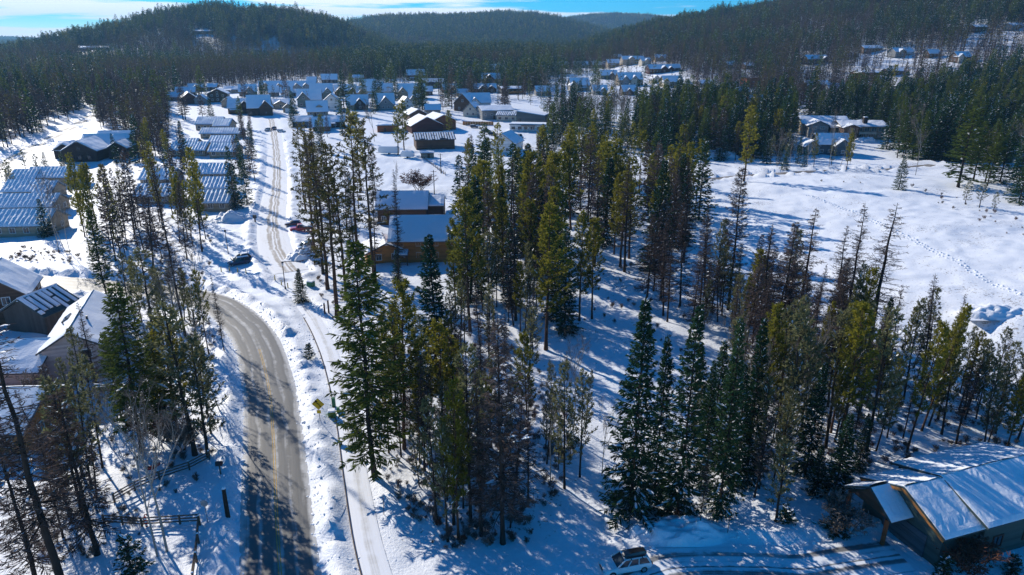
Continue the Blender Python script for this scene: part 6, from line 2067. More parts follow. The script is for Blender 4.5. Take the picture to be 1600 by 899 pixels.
def forest(name, label, pts, mixes, n, spread, lod=3):
    """a point cloud that carries one of several shapes at each point"""
    col = bpy.data.collections.new(name + '_shapes')
    for i, mx in enumerate(mixes):
        col.objects.link(clump(f'{i:02d}_{name}_shape', mx, n, spread, 50 + i, lod))
    me = bpy.data.meshes.new(name)
    me.vertices.add(len(pts)); me.vertices.foreach_set('co', pts[:, :3].astype(np.float32).ravel())
    for nm, tp, arr in (('pick', 'INT', pts[:, 3].astype(np.int32)), ('turn', 'FLOAT', pts[:, 4].astype(np.float32)), ('size', 'FLOAT', pts[:, 5].astype(np.float32))):
        a = me.attributes.new(nm, tp, 'POINT'); a.data.foreach_set('value', arr)
    o = bpy.data.objects.new(name, me); COL.objects.link(o)
    tag(o, label, kind='stuff')
    ng = bpy.data.node_groups.new(name, 'GeometryNodeTree')
    ng.interface.new_socket('Geometry', in_out='INPUT', socket_type='NodeSocketGeometry')
    ng.interface.new_socket('Geometry', in_out='OUTPUT', socket_type='NodeSocketGeometry')
    n_, l_ = ng.nodes, ng.links
    gi, go = n_.new('NodeGroupInput'), n_.new('NodeGroupOutput')
    ci = n_.new('GeometryNodeCollectionInfo'); ci.inputs['Collection'].default_value = col; ci.inputs['Separate Children'].default_value = True
    ip = n_.new('GeometryNodeInstanceOnPoints'); ip.inputs['Pick Instance'].default_value = True

    def attr(nm, tp):
        a = n_.new('GeometryNodeInputNamedAttribute'); a.data_type = tp; a.inputs['Name'].default_value = nm
        return a.outputs['Attribute']
    cx = n_.new('ShaderNodeCombineXYZ'); l_.new(attr('turn', 'FLOAT'), cx.inputs['Z'])
    er = n_.new('FunctionNodeEulerToRotation'); l_.new(cx.outputs[0], er.inputs[0])
    l_.new(gi.outputs[0], ip.inputs['Points']); l_.new(ci.outputs[0], ip.inputs['Instance'])
    l_.new(attr('pick', 'INT'), ip.inputs['Instance Index']); l_.new(er.outputs[0], ip.inputs['Rotation']); l_.new(attr('size', 'FLOAT'), ip.inputs['Scale'])
    l_.new(ip.outputs[0], go.inputs[0])
    md = o.modifiers.new('forest', 'NODES'); md.node_group = ng
    return o


def sample_ground(y0, y1, cell, seed_, half=.95):
    r = np.random.default_rng(seed_)
    X, Y = np.meshgrid(np.arange(-y1 * half, y1 * half, cell), np.arange(y0, y1, cell))
    X = X.ravel() + r.uniform(-.5, .5, X.size) * cell; Y = Y.ravel() + r.uniform(-.5, .5, Y.size) * cell
    m = (Y > y0) & (Y < y1) & (np.abs(X) < Y * half + 20)
    X, Y = X[m], Y[m]
    return X, Y, H_smooth(X, Y)


def seen(X, Y, Z, top=24.0):
    """drop what lies wholly behind a rise"""
    ok = np.ones(len(X), bool)
    for f in np.linspace(.25, .97, 28):
        hx = H_smooth(X * f, Y * f)
        line = CAM_H + (Z + top - CAM_H) * f
        ok &= line > hx - 3
    return ok


# the front line of the woods in the photograph: x, row above which the woods take over
EDGE = np.array([(-400, 255), (0, 240), (60, 206), (110, 178), (130, 168), (150, 172), (200, 190), (255, 196), (272, 150), (330, 137), (420, 129), (470, 127), (540, 128), (600, 126), (640, 120), (700, 110), (760, 112), (830, 122), (870, 118), (950, 112), (1010, 104), (1070, 120), (1110, 146), (1180, 160), (1240, 172), (1300, 184), (1400, 200), (1450, 228), (1600, 232), (2000, 200)], float)
STANDS = [[(835, 195), (915, 182), (918, 200), (850, 225)], [(990, 190), (1100, 165), (1240, 175), (1240, 238), (1130, 254), (1000, 236)], [(1380, 200), (1600, 180), (1600, 262), (1480, 262), (1420, 250)], [(130, 135), (265, 130), (268, 240), (200, 240), (150, 195)], [(640, 118), (850, 112), (850, 150), (760, 158), (690, 158)]]


VILLAGE = [[(270, 135), (640, 115), (860, 120), (860, 185), (640, 190), (450, 190), (270, 190)], [(850, 90), (1080, 90), (1110, 150), (850, 150)], [(1230, 175), (1400, 195), (1400, 250), (1240, 245)]]


def inside_many(px, py, poly):
    c = np.zeros(len(px), bool)
    for (x1, y1), (x2, y2) in zip(poly, poly[1:] + poly[:1]):
        if y1 == y2: continue
        c ^= ((y1 > py) != (y2 > py)) & (px < (x2 - x1) * (py - y1) / (y2 - y1) + x1)
    return c


CLEAR = [(140, 80, 40, 4), (300, 52, 16, 4), (1560, 112, 60, 5), (420, 80, 60, 3), (316, 56, 20, 5), (381, 25, 22, 4), (90, 105, 60, 5), (250, 108, 40, 4), (345, 110, 30, 3), (500, 128, 25, 4), (1480, 100, 40, 4), (455, 86, 40, 3), (20, 135, 25, 8)]


def wood_mask(X, Y, Z, seed_, thin=0.0):
    r = np.random.default_rng(seed_)
    px, py, dep = to_pix(X, Y, Z)
    m = py < np.interp(px, EDGE[:, 0], EDGE[:, 1])
    for st in STANDS: m |= inside_many(px, py, st) & (r.random(len(px)) < .75)
    for st in VILLAGE: m |= inside_many(px, py, st) & (r.random(len(px)) < .09)
    m &= (px > -350) & (px < 1950)
    for k in ('lane_road', 'back_road', 'village_street', 'side_street'):
        d_, _s = seg_dist(X, Y, LINES[k][::6] + [LINES[k][-1]])
        m &= d_ > 6
    for t in TREES:
        if t['dist'] > 260: m &= (np.abs(X - t['x']) > 1.6) | (np.abs(Y - t['y']) > 1.6)
    for cx, cy_, rx, ry in CLEAR:
        m &= (((px - cx) / rx) ** 2 + ((py - cy_) / ry) ** 2 > 1 + .5 * r.normal(size=len(px)))
    for hx, hy, hr in HOUSES:
        if hy < 300: continue
        L = math.hypot(hx, hy); dx, dy = -hx / L, -hy / L
        s = (X - hx) * dx + (Y - hy) * dy; q = np.abs((X - hx) * -dy + (Y - hy) * dx)
        m &= ~((X - hx) ** 2 + (Y - hy) ** 2 < (hr + 2) ** 2)
        m &= ~((s > 0) & (s < hr + 26) & (q < hr * .85))
        m &= ~((s > 0) & (s < hr + 75) & (q < hr * .8) & (r.random(len(X)) < .7))
    dn = fbm(X / 70.0, Y / 70.0, 3)
    m &= r.random(len(X)) < (.97 - thin + .7 * dn) * np.where((X < -130) & (Y < 620), .62, 1.0)
    return m


def mixes_at(X, Y, Z, r, n):
    """which shape grows where: brown larch belts between dark firs"""
    b = fbm(X / 120.0 + 5, Y / 120.0, 3) - .45 * (Y < 430) * (X > 40) + .14 * (X > 150) * (Y > 430) * (Y < 1500) + .40 * (X < -130) * (Y < 750) + .10 * (Y < 1100) * (Y > 430) + r.normal(0, .15, len(X))
    return np.where(b > .08, r.integers(n // 2, n, len(X)), r.integers(0, n // 2, len(X)))


DARK = [dict(spruce=1), dict(spruce=1), dict(spruce=1), dict(fir=1)]
BROWN = [dict(brown_conifer=1), dict(larch=1), dict(brown_conifer=1), dict(old_pine=1)]
r_ = np.random.default_rng(31)
X, Y, Z = sample_ground(270, 1050, 5.4, 3)
m = wood_mask(X, Y, Z, 4)
X, Y, Z = X[m], Y[m], Z[m]
m = seen(X, Y, Z); X, Y, Z = X[m], Y[m], Z[m]
pts = np.stack([X, Y, Z - .2, mixes_at(X, Y, Z, r_, 8), r_.random(len(X)) * 6.28, r_.uniform(.72, 1.22, len(X))], 1)
print('near woods', len(pts))
nearer = pts[:, 1] < 520
forest('village_woods', 'mixed fir and brown larch trees crowding round the village edge', pts[nearer], DARK + BROWN, 1, 0, 2)
forest('far_woods', 'mixed fir and brown larch woods beyond the village', pts[~nearer], DARK + BROWN, 1, 0)
CD = [dict(fir=1, spruce=3, pine=.6), dict(fir=2, spruce=2, brown_conifer=.6), dict(spruce=2, pine=2)]
CB = [dict(brown_conifer=3, fir=1), dict(brown_conifer=2, larch=2, spruce=.6), dict(brown_conifer=1.5, pine=1, fir=1)]
X, Y, Z = sample_ground(1050, 2150, 17.0, 5)
m = wood_mask(X, Y, Z, 6, -.1)
X, Y, Z = X[m], Y[m], Z[m]
m = seen(X, Y, Z); X, Y, Z = X[m], Y[m], Z[m]
pts = np.stack([X, Y, Z - 1.2, mixes_at(X, Y, Z, r_, 6), r_.random(len(X)) * 6.28, r_.uniform(.95, 1.3, len(X))], 1)
print('hill woods', len(pts))
forest('hill_woods', 'dense conifer woods covering the nearer hills', pts, CD + CB, 9, 9.5)
X, Y, Z = sample_ground(2150, 5600, 30.0, 7, .8)
m = wood_mask(X, Y, Z, 8, -.6)
X, Y, Z = X[m], Y[m], Z[m]
m = seen(X, Y, Z, 22); X, Y, Z = X[m], Y[m], Z[m]
pts = np.stack([X, Y, Z - 2, mixes_at(X, Y, Z, r_, 6), r_.random(len(X)) * 6.28, r_.uniform(1.1, 1.5, len(X))], 1)
print('ridge woods', len(pts))
forest('ridge_woods', 'unbroken conifer woods on the far blue ridges', pts, CD + CB, 16, 16)

# ------------------------------------------------------------------ brush and twigs on the floor of the wood
zone_brush = [([(560, 560), (700, 520), (850, 560), (900, 700), (840, 850), (690, 860), (600, 760)], 420), ([(930, 480), (1100, 420), (1250, 520), (1100, 620), (960, 600)], 16), ([(1180, 600), (1600, 600), (1600, 720), (1200, 740)], 200),
              ([(140, 380), (330, 340), (330, 470), (150, 460)], 130), ([(100, 560), (340, 500), (345, 720), (170, 880), (30, 880)], 150), ([(460, 400), (540, 420), (560, 520), (520, 500)], 30), ([(700, 420), (1000, 380), (1060, 470), (760, 540)], 50), ([(20, 385), (130, 390), (130, 415), (10, 410)], 40),
              ([(1240, 280), (1420, 285), (1600, 340), (1600, 380), (1420, 300)], 25)]
bp = []
rb = random.Random(9)
for poly, n in zone_brush:
    xs = [p[0] for p in poly]; ys = [p[1] for p in poly]
    c = 0
    while c < n:
        a, b = rb.uniform(min(xs), max(xs)), rb.uniform(min(ys), max(ys))
        if inside(a, b, poly): bp.append((a, b)); c += 1
gx_, gy_, gz_ = ground_of([p[0] for p in bp], [p[1] for p in bp])
ok = [i for i in range(len(bp)) if road_clear(gx_[i], gy_[i], .6) and house_clear(gx_[i], gy_[i], False)]
col = bpy.data.collections.new('brush_shapes')
for i in range(3):
    d = PROTO[('shrub', 1)][i]
    V1, V2 = d['trunk'], d['crown']
    b_ = bmesh.new(); b_.from_mesh(V1)
    for f in b_.faces: f.material_index = 0
    b_.from_mesh(V2)
    me = bpy.data.meshes.new('brush_shape'); b_.to_mesh(me); b_.free()
    me.materials.append(M['twig_red' if i == 1 else 'twig_grey'])
    col.objects.link(bpy.data.objects.new(f'{i:02d}_brush_shape', me))
pts = np.array([(gx_[i], gy_[i], Hs(gx_[i], gy_[i]) - .1, rb.randrange(3), rb.random() * 6.28, rb.uniform(.14, .42)) for i in ok])
o = forest('undergrowth', 'low leafless brush on the snowy floor of the wood', pts, [], 0, 0)
ng = o.modifiers['forest'].node_group
for nd in ng.nodes:
    if nd.type == 'COLLECTION_INFO': nd.inputs['Collection'].default_value = col

# clods thrown up by the plough along the road banks
cl = bpy.data.collections.new('clod_shapes')
for i in range(3):
    b_ = bmesh.new(); bmesh.ops.create_icosphere(b_, subdivisions=1, radius=.16)
    q = random.Random(i)
    for v in b_.verts: v.co = v.co * q.uniform(.6, 1.3); v.co.z *= .7
    me = bpy.data.meshes.new('clod_shape'); b_.to_mesh(me); b_.free(); me.materials.append(M['snow'])
    cl.objects.link(bpy.data.objects.new(f'{i:02d}_clod_shape', me))
cp_ = []
for k, n, lim in (('main_road', 1500, 150), ('side_street', 600, 330), ('driveway', 300, 90), ('footpath', 300, 150)):
    ln = [p for p in LINES[k] if p[1] < lim and abs(p[0]) < 120]
    hw = ROADS[k][1]
    for _ in range(n):
        i = rb.randrange(1, len(ln) - 1)
        tx, ty = ln[i + 1][0] - ln[i - 1][0], ln[i + 1][1] - ln[i - 1][1]
        L = math.hypot(tx, ty); off = rb.choice((-1, 1)) * (hw + .1 + abs(rb.gauss(0, .9)))
        x, y = ln[i][0] - ty / L * off + rb.uniform(-.7, .7), ln[i][1] + tx / L * off
        if y > 40: cp_.append((x, y, Hs(x, y) + .02, rb.randrange(3), rb.random() * 6.28, rb.uniform(.25, .8) * (1 if rb.random() < .85 else 2.2)))
o = forest('snow_clods', 'clods of ploughed snow along the road banks', np.array(cp_), [], 0, 0)
for nd in o.modifiers['forest'].node_group.nodes:
    if nd.type == 'COLLECTION_INFO': nd.inputs['Collection'].default_value = cl

# ------------------------------------------------------------------ vehicles
def heading(px0, py0, px1, py1):
    a, b = P(px0, py0), P(px1, py1)
    return math.atan2(b[1] - a[1], b[0] - a[0])


def car(name, label, cat, px, py, yaw, paint, L=4.6, W=1.82, Hh=1.5, kind='wagon', rails=False, snow_top=False, group=None):
    """px, py: middle of the car on the ground; local +x is the nose"""
    x, y, z = PH(px, py)
    z = float(H_smooth(np.array([x]), np.array([y]))[0]) + .05
    root = empty(name, (x, y, z), yaw, label, cat, group)
    hw = W / 2
    belt = .92 if kind != 'pickup' else 1.05
    gc = .24
    if kind == 'suv': belt, gc = 1.0, .3
    # lower body: outline stations along the length (x, bottom, top, half width)
    nose, tail = L / 2, -L / 2
    if kind == 'pickup':
        st = [(tail, .5, belt - .02, .90), (tail + .15, gc + .1, belt, .97), (-.3, gc, belt, 1), (.75, gc, belt, 1), (1.0, gc, belt, 1), (nose - .9, gc, belt - .02, .99), (nose - .25, gc + .05, belt - .10, .95), (nose, .42, belt - .3, .86)]
    else:
        st = [(tail, .45, belt - .1, .86), (tail + .14, gc + .08, belt + .02, .95), (tail + .8, gc, belt + .03, 1), (0, gc, belt, 1), (nose - 1.3, gc, belt - .02, 1), (nose - .7, gc, belt - .10, .98), (nose - .2, gc + .06, belt - .22, .92), (nose, .40, belt - .36, .80)]
    rings = []
    for sx, b, t, k in st:
        w = hw * k
        rings.append([(sx, -w * .9, b), (sx, -w, b + .16), (sx, -w, (b + t) / 2 + .05), (sx, -w * .93, t - .06), (sx, -w * .84, t), (sx, w * .84, t), (sx, w * .93, t - .06), (sx, w, (b + t) / 2 + .05), (sx, w, b + .16), (sx, w * .9, b)])
    mb = MB(); mb.loft(rings)
    body = mb.build('body', paint, root, smooth_=False, bevel=.025)
    # cabin
    if kind == 'pickup': x0, x1, r0, r1 = -.55, 1.15, -.4, .55
    elif kind == 'suv': x0, x1, r0, r1 = tail + .12, nose - 1.15, tail + .35, nose - 1.95
    else: x0, x1, r0, r1 = tail + .16, nose - 1.25, tail + .55, nose - 2.1
    wb, wt = hw * .88, hw * .70
    gl = MB()
    gl.loft([[(x0, -wb, belt - .04), (x1, -wb, belt - .06), (x1, wb, belt - .06), (x0, wb, belt - .04)], [(r0, -wt, Hh - .05), (r1, -wt, Hh - .05), (r1, wt, Hh - .05), (r0, wt, Hh - .05)]])
    gl.build('window', 'glass', root)
    rf = MB()
    rf.loft([[(r0 - .06, -wt - .03, Hh - .07), (r1 + .05, -wt - .03, Hh - .07), (r1 + .05, wt + .03, Hh - .07), (r0 - .06, wt + .03, Hh - .07)],
             [(r0 + .05, -wt * .9, Hh), (r1 - .06, -wt * .9, Hh), (r1 - .06, wt * .9, Hh), (r0 + .05, wt * .9, Hh)]])
    rf.build('roof', paint, root)
    for s in (-1, 1):
        for pa, pb, wd in [((x1, s * wb, belt - .04), (r1 + .02, s * (wt + .01), Hh - .05), .09), ((x0, s * wb, belt - .04), (r0 - .02, s * (wt + .01), Hh - .05), .11)] + [((x0 + (x1 - x0) * f, s * (wb + .005), belt - .04), (r0 + (r1 - r0) * f, s * (wt + .012), Hh - .05), .08) for f in ((.5,) if kind == 'pickup' else (.36, .68))]:
            pl = MB(); pl.bar(pa, pb, wd); pl.build('pillar', paint, root)
    for sx in (nose - .85, tail + .85):
        for s in (-1, 1):
            w = empty('wheel', (sx, s * (hw - .1), .32)); w.parent = root
            t = MB(); t.tube([(0, -.11, 0), (0, .11, 0)], .33, 16); t.build('tyre', 'rubber', w)
            t = MB(); t.tube([(0, -.12, 0), (0, .12, 0)], .2, 10); t.build('rim', 'metal_grey', w)
    for s in (-1, 1):
        m = MB(); m.box((nose - .12, s * hw * .66, belt - .36), (.16, .38, .16), s * -.35); m.build('headlight', 'lamp_lens', root)
        m = MB(); m.box((tail + .02, s * hw * .74, belt - .2), (.1, .22, .3)); m.build('tail_light', 'lamp_red', root)
        m = MB(); m.box((x1 - .25, s * (hw + .08), belt + .05), (.12, .2, .13)); m.build('mirror', paint, root)
        if rails:
            m = MB(); m.bar((r0 + .1, s * wt * .86, Hh + .06), (r1 - .1, s * wt * .86, Hh + .06), .05); m.build('roof_rail', 'metal_dark', root)
    m = MB(); m.box((nose - .03, 0, .58), (.08, hw * .8, .16)); m.build('grille', 'metal_dark', root)
    m = MB(); m.box((tail - .01, 0, .62), (.04, .5, .12)); m.build('number_plate', 'white_paint', root)
    if kind == 'pickup':
        m = MB(); m.box((tail + 1.05, 0, belt + .004), (1.75, W * .78, .05)); m.build('bed', 'metal_dark', root)
        m = MB(); m.box((tail + 1.05, 0, belt + .12), (1.6, W * .72, .2), taper=.9); m.build('snow', 'snow', root)
    if snow_top:
        m = MB(); m.box(((r0 + r1) / 2, 0, Hh + .06), (r1 - r0 - .1, wt * 1.7, .14), taper=.9); m.build('snow', 'snow', root)
        m = MB(); m.box((nose - .75, 0, belt - .02), (.9, hw * 1.4, .1), taper=.9); m.build('snow', 'snow', root)
    return root


# white wagon with a roof box on the driveway, nose to the lower left
yw = heading(1012, 880, 940, 893)
wagon = car('wagon', 'white station wagon with black roof box stopped on the shaded driveway', 'car', 976, 889, yw, 'white_paint', 4.75, 1.84, 1.55, 'wagon', rails=True)
fx, fy = math.cos(yw), math.sin(yw)
rb_ = empty('roof_box', (wagon.location.x - fx * .75 - fy * .18, wagon.location.y - fy * .75 + fx * .18, wagon.location.z + 1.66), yw, 'black cargo box on the roof of the white station wagon', 'roof box')
rings = []
for sx, k, h0, h1 in ((-1.15, .55, .08, .22), (-1.0, .85, .02, .36), (-.4, 1, 0, .42), (.5, .95, 0, .36), (1.0, .72, .02, .24), (1.18, .45, .06, .14)):
    w = .42 * k
    rings.append([(sx, -w, h0), (sx, -w, (h0 + h1) / 2), (sx, -w * .75, h1), (sx, w * .75, h1), (sx, w, (h0 + h1) / 2), (sx, w, h0)])
m = MB(); m.loft(rings); m.build('lid', 'black_paint', rb_)
for sx in (-.6, .5):
    m = MB(); m.box((sx, .18, -.03), (.07, 1.25, .05)); m.build('crossbar', 'metal_dark', rb_)
car('van', 'dark navy van parked on packed snow beside the yellow bollards', 'car', 374, 414, heading(390, 412, 357, 417), 'navy_paint', 4.7, 1.85, 1.75, 'suv')
car('hatchback', 'dark small car with snowy windscreen hidden behind the navy van', 'car', 377, 407, heading(391, 405, 361, 410), 'black_paint', 4.2, 1.75, 1.45, 'wagon', snow_top=True)
car('pickup_truck', 'bright red pickup truck parked nose to the snowy street', 'pickup', 470, 361, heading(480, 360, 455, 362), 'red_paint', 5.4, 1.95, 1.8, 'pickup')
car('compact_car', 'dark maroon car behind the red pickup, boot toward the street', 'car', 458, 353, heading(465, 353, 448, 354), 'maroon_paint', 4.2, 1.75, 1.45, 'wagon')
car('off_road_car', 'silver white four wheel drive parked below the red pickup', 'car', 477, 390, heading(487, 388, 462, 393), 'silver_paint', 4.5, 1.85, 1.8, 'suv')
g_ = 'cars standing at the end of the street'
car('parked_car', 'pale car at the end of the street, left of a pair', 'car', 418, 205, R(-95), 'silver_paint', 4.4, 1.8, 1.5, 'suv', group=g_)
car('parked_car', 'dark red car at the end of the street, right of a pair', 'car', 428, 203, R(-90), 'maroon_paint', 4.4, 1.8, 1.5, 'wagon', group=g_)
car('parked_car', 'snow covered car by the corner cottage at the street end', 'car', 440, 207, R(-20), 'white_paint', 4.4, 1.8, 1.4, 'wagon', snow_top=True, group=g_)
g_ = 'vehicles in the workshop yard'
car('parked_car', 'dark pickup in the yard before the workshop, nearer the deck fence', 'car', 760, 207, R(-28), 'black_paint', 5.2, 1.9, 1.75, 'pickup', group=g_)
car('parked_car', 'dark four wheel drive on the yard street, nearer the slate building', 'car', 770, 212, R(-30), 'metal_dark', 4.6, 1.85, 1.7, 'suv', group=g_)
car('parked_car', 'blue snow dusted car beside the orange deck fence', 'car', 741, 200, R(10), 'navy_paint', 4.4, 1.8, 1.5, 'suv', snow_top=True, group=g_)
car('parked_car', 'white van by the porch of the low white block', 'car', 812, 216, R(-60), 'white_paint', 5.0, 1.9, 2.0, 'suv', group=g_)


def trailer(label, px, py, L, W, Hh, yaw, stripe):
    x, y, z = PH(px, py)
    root = empty('travel_trailer', (x, y, z), yaw, label, 'trailer')
    prof = [(-L / 2, .5), (L / 2 - .5, .5), (L / 2, 1.1), (L / 2 - .1, Hh - .5), (L / 2 - .6, Hh), (-L / 2 + .5, Hh), (-L / 2, Hh - .5)]
    m = MB(); m.prism(prof, 'y', -W / 2, W / 2); m.build('body', 'white_paint', root, bevel=.08)
    for k in (-.5, .25):
        f = MB(); f.box((L * k * .6, -W / 2 - .02, 1.75), (1.0, .06, .7)); f.build('window', 'glass', root)
    m = MB(); m.box((L * .1, -W / 2 - .015, 1.1), (L * .8, .04, .16)); m.build('stripe', stripe, root)
    m = MB(); m.box((L * .32, -W / 2 - .03, 1.45), (.7, .05, 1.7)); m.build('door', 'trim_white', root)
    for s in (-1, 1):
        m = MB(); m.tube([(-.2, s * (W / 2 - .15), .36), (-.2, s * (W / 2 + .04), .36)], .36, 12); m.build('wheel', 'rubber', root)
    m = MB(); m.bar((L / 2, 0, .5), (L / 2 + 1.2, 0, .5), .14); m.build('hitch', 'metal_dark', root)
    m = MB(); m.box((0, 0, Hh + .12), (L - 1.2, W - .25, .26), taper=.92); m.build('snow', 'snow', root)


trailer('long white travel trailer with two windows below the bushy twin pines', 608, 241, 8.8, 2.5, 3.1, R(176), 'roof_blue')
trailer('short white rounded trailer between the travel trailer and the shed', 637, 247, 5.4, 2.3, 2.6, R(172), 'trim_white')

# ------------------------------------------------------------------ roadside things
def post_thing(name, label, cat, px, py, group=None, yaw=0.0):
    x, y, z = PH(px, py)
    return empty(name, (x, y, z), yaw, label, cat, group)


# yellow diamond warning sign with a winding arrow and a small plate below
s = post_thing('warning_sign', 'yellow diamond warning sign with black curve arrow on the roadside snowbank', 'sign', 501, 668, yaw=R(-4))
m = MB(); m.tube([(0, .05, -.4), (0, .05, 2.9)], .045, 8); m.build('post', 'metal_grey', s)
d_ = .82
m = MB(); m.prism([(0, 2.4 - d_), (d_, 2.4), (0, 2.4 + d_), (-d_, 2.4)], 'y', -.035, -.005); pl = m.build('diamond_plate', 'sign_yellow', s)
m = MB()
path = [(.24, 1.98), (.24, 2.2), (.04, 2.42), (-.16, 2.56), (-.20, 2.66)]
for (ax, az), (bx, bz) in zip(path[:-1], path[1:]):
    m.bar((ax, -.045, az), (bx, -.045, bz), .15, .02)
m.add([(-.46, -.05, 2.58), (.02, -.05, 2.72), (-.30, -.05, 2.98), (-.46, -.04, 2.58), (.02, -.04, 2.72), (-.30, -.04, 2.98)], [(0, 1, 2), (5, 4, 3), (0, 3, 4, 1), (1, 4, 5, 2), (2, 5, 3, 0)])
m.build('arrow', 'sign_black', pl)
m = MB(); m.prism([(d_ * .93, 2.4), (0, 2.4 + d_ * .93), (-d_ * .93, 2.4), (0, 2.4 - d_ * .93), (0, 2.4 - d_ * .89), (-d_ * .89, 2.4), (0, 2.4 + d_ * .89), (d_ * .89, 2.4)], 'y', -.042, -.036); m.build('border', 'sign_black', pl)
m = MB(); m.box((0, -.02, 1.30), (.52, .03, .46)); m.build('speed_plate', 'sign_yellow', s)
# the sign whose grey back faces us by the fence
s = post_thing('stop_sign', 'grey octagonal back of a road sign standing in the blue shade by the fence corner', 'sign', 325, 818)
m = MB(); m.tube([(0, 0, -.4), (0, 0, 2.7)], .04, 8); m.build('post', 'metal_grey', s)
m = MB(); m.prism([(.40 * math.cos(R(22.5 + 45 * k)), 2.35 + .40 * math.sin(R(22.5 + 45 * k))) for k in range(8)], 'y', -.06, -.04); m.build('plate', 'sign_back', s)
# mailbox
s = post_thing('mailbox', 'black mailbox on a post in the shaded verge beside the road', 'mailbox', 346, 747, yaw=R(5))
m = MB(); m.box((0, 0, .45), (.12, .12, 1.5)); m.build('post', 'wood_rail', s)
m = MB(); m.prism([(-.22, 1.2), (.22, 1.2), (.22, 1.5), (.15, 1.64), (0, 1.68), (-.15, 1.64), (-.22, 1.5)], 'x', -.36, .36); b_ = m.build('box', 'metal_dark', s)
m = MB(); m.box((.3, -.25, 1.55), (.05, .03, .3)); m.build('flag', 'red', b_)
# green service boxes by the path
s = post_thing('utility_box', 'tall green utility pedestal beside the footpath edge', 'utility box', 522, 636)
m = MB(); m.box((0, 0, .55), (.42, .36, 1.5)); m.build('cabinet', 'box_green', s); m = MB(); m.box((0, 0, 1.34), (.48, .42, .1)); m.build('lid', 'box_green', s)
s = post_thing('transformer_box', 'squat green transformer box with snow cap below the tall pedestal', 'utility box', 519, 652, yaw=R(12))
m = MB(); m.box((0, 0, .35), (.95, .8, 1.0)); c_ = m.build('cabinet', 'box_green', s); m = MB(); m.box((0, -.41, .3), (.8, .04, .7)); m.build('door', 'box_green', c_)
m = MB(); m.box((0, 0, .93), (.98, .84, .2), taper=.85); m.build('snow', 'snow', s)
s = post_thing('utility_box', 'small green pedestal nearest the footpath edge', 'utility box', 529, 646)
m = MB(); m.box((0, 0, .35), (.34, .3, 1.0)); m.build('cabinet', 'box_green', s); m = MB(); m.box((0, 0, .89), (.38, .34, .08)); m.build('lid', 'box_green', s)
s = post_thing('utility_box', 'green box half buried in snow beside the last bollard', 'utility box', 486, 447, yaw=R(-20))
m = MB(); m.box((0, 0, .4), (1.3, 1.0, 1.1)); m.build('cabinet', 'box_green', s); m = MB(); m.box((0, 0, 1.02), (1.3, 1.0, .18), taper=.85); m.build('snow', 'snow', s)
# bollards
bl = [('yellow bollard before the nose of the navy van, first of the car park row', 346, 425), ('yellow bollard in front of the navy van, second of the car park row', 359, 425), ('yellow bollard behind the navy van, third of the car park row', 372, 428), ('yellow bollard at the far end of the car park row', 385, 430),
      ('yellow bollard on the snowbank left of the street lamp', 430, 440), ('yellow bollard touching the left side of the street lamp', 440, 446), ('yellow bollard just right of the street lamp', 450, 450), ('yellow bollard beyond the footpath by the green box', 473, 447)]
b0 = None
for i, (lab, px, py) in enumerate(bl):
    if b0 is None:
        b0 = post_thing('bollard', lab, 'bollard', px, py, 'yellow bollards round the car park')
        m = MB(); m.tube([(0, 0, -.4), (0, 0, 1.05), (0, 0, 1.12)], [.1, .1, .05], 10); m.build('post', 'bollard_yellow', b0)
        m = MB(); m.tube([(0, 0, .8), (0, 0, .9)], .104, 10); m.build('band', 'trim_white', b0)
    else:
        x, y, z = PH(px, py)
        copy_tree(b0, (x, y, z), 0, label=lab)
# street lamp
s = post_thing('street_lamp', 'brown post top street lamp standing where the footpath meets the street', 'lamp', 446, 452)
m = MB(); m.tube([(0, 0, -.4), (0, 0, .5), (0, 0, .55), (0, 0, 4.9)], [.16, .16, .09, .07], 10); m.build('post', 'trim_brown', s)
m = MB(); m.tube([(0, 0, 4.85), (0, 0, 4.95), (0, 0, 5.4), (0, 0, 5.45)], [.1, .16, .22, .2], 8); l_ = m.build('lantern', 'lamp_lens', s)
m = MB(); m.tube([(0, 0, 5.45), (0, 0, 5.52), (0, 0, 5.75)], [.32, .3, .04], 8); m.build('cap', 'metal_dark', l_)
s = post_thing('lamp_post', 'thin dark lamp post between the two dark spruces and the snow heap', 'lamp', 357, 398)
m = MB(); m.tube([(0, 0, -.4), (0, 0, 5.2)], [.09, .06], 8); m.build('post', 'metal_dark', s)
m = MB(); m.tube([(0, 0, 5.2), (0, 0, 5.3), (0, 0, 5.6), (0, 0, 5.8)], [.08, .2, .24, .04], 8); m.build('lantern', 'metal_dark', s)
s = post_thing('info_post', 'dark short notice post at the head of the street snowbank', 'sign', 399, 348)
m = MB(); m.box((0, 0, .5), (.3, .3, 1.6)); m.build('post', 'metal_dark', s); m = MB(); m.box((0, -.02, 1.5), (.9, .4, .9)); m.build('panel', 'metal_dark', s)
# trail marker: two timber posts
s = post_thing('trail_marker', 'pair of dark timber trail marker posts on the far side of the footpath', 'marker', 511, 492, yaw=R(20))
for k, h in ((-.35, 2.0), (.35, 2.5)):
    m = MB(); m.box((k, 0, h / 2 - .3), (.28, .22, h + .4)); p_ = m.build('post', 'trim_brown', s)
    m = MB(); m.box((k, 0, h - .02), (.3, .24, .16), taper=.7); m.build('snow', 'snow', p_)
# dark squared stump post on the road verge
s = post_thing('gate_post', 'thick dark gate post on the verge below the mailbox', 'post', 357, 812)
m = MB(); m.tube([(0, 0, -.4), (0, 0, 1.9), (.03, 0, 3.4)], [.24, .21, .19], 9); m.build('shaft', 'bark_dark', s)
m = MB(); m.tube([(.03, 0, 3.38), (.03, 0, 3.55)], [.22, .12], 9); m.build('snow', 'snow', s)
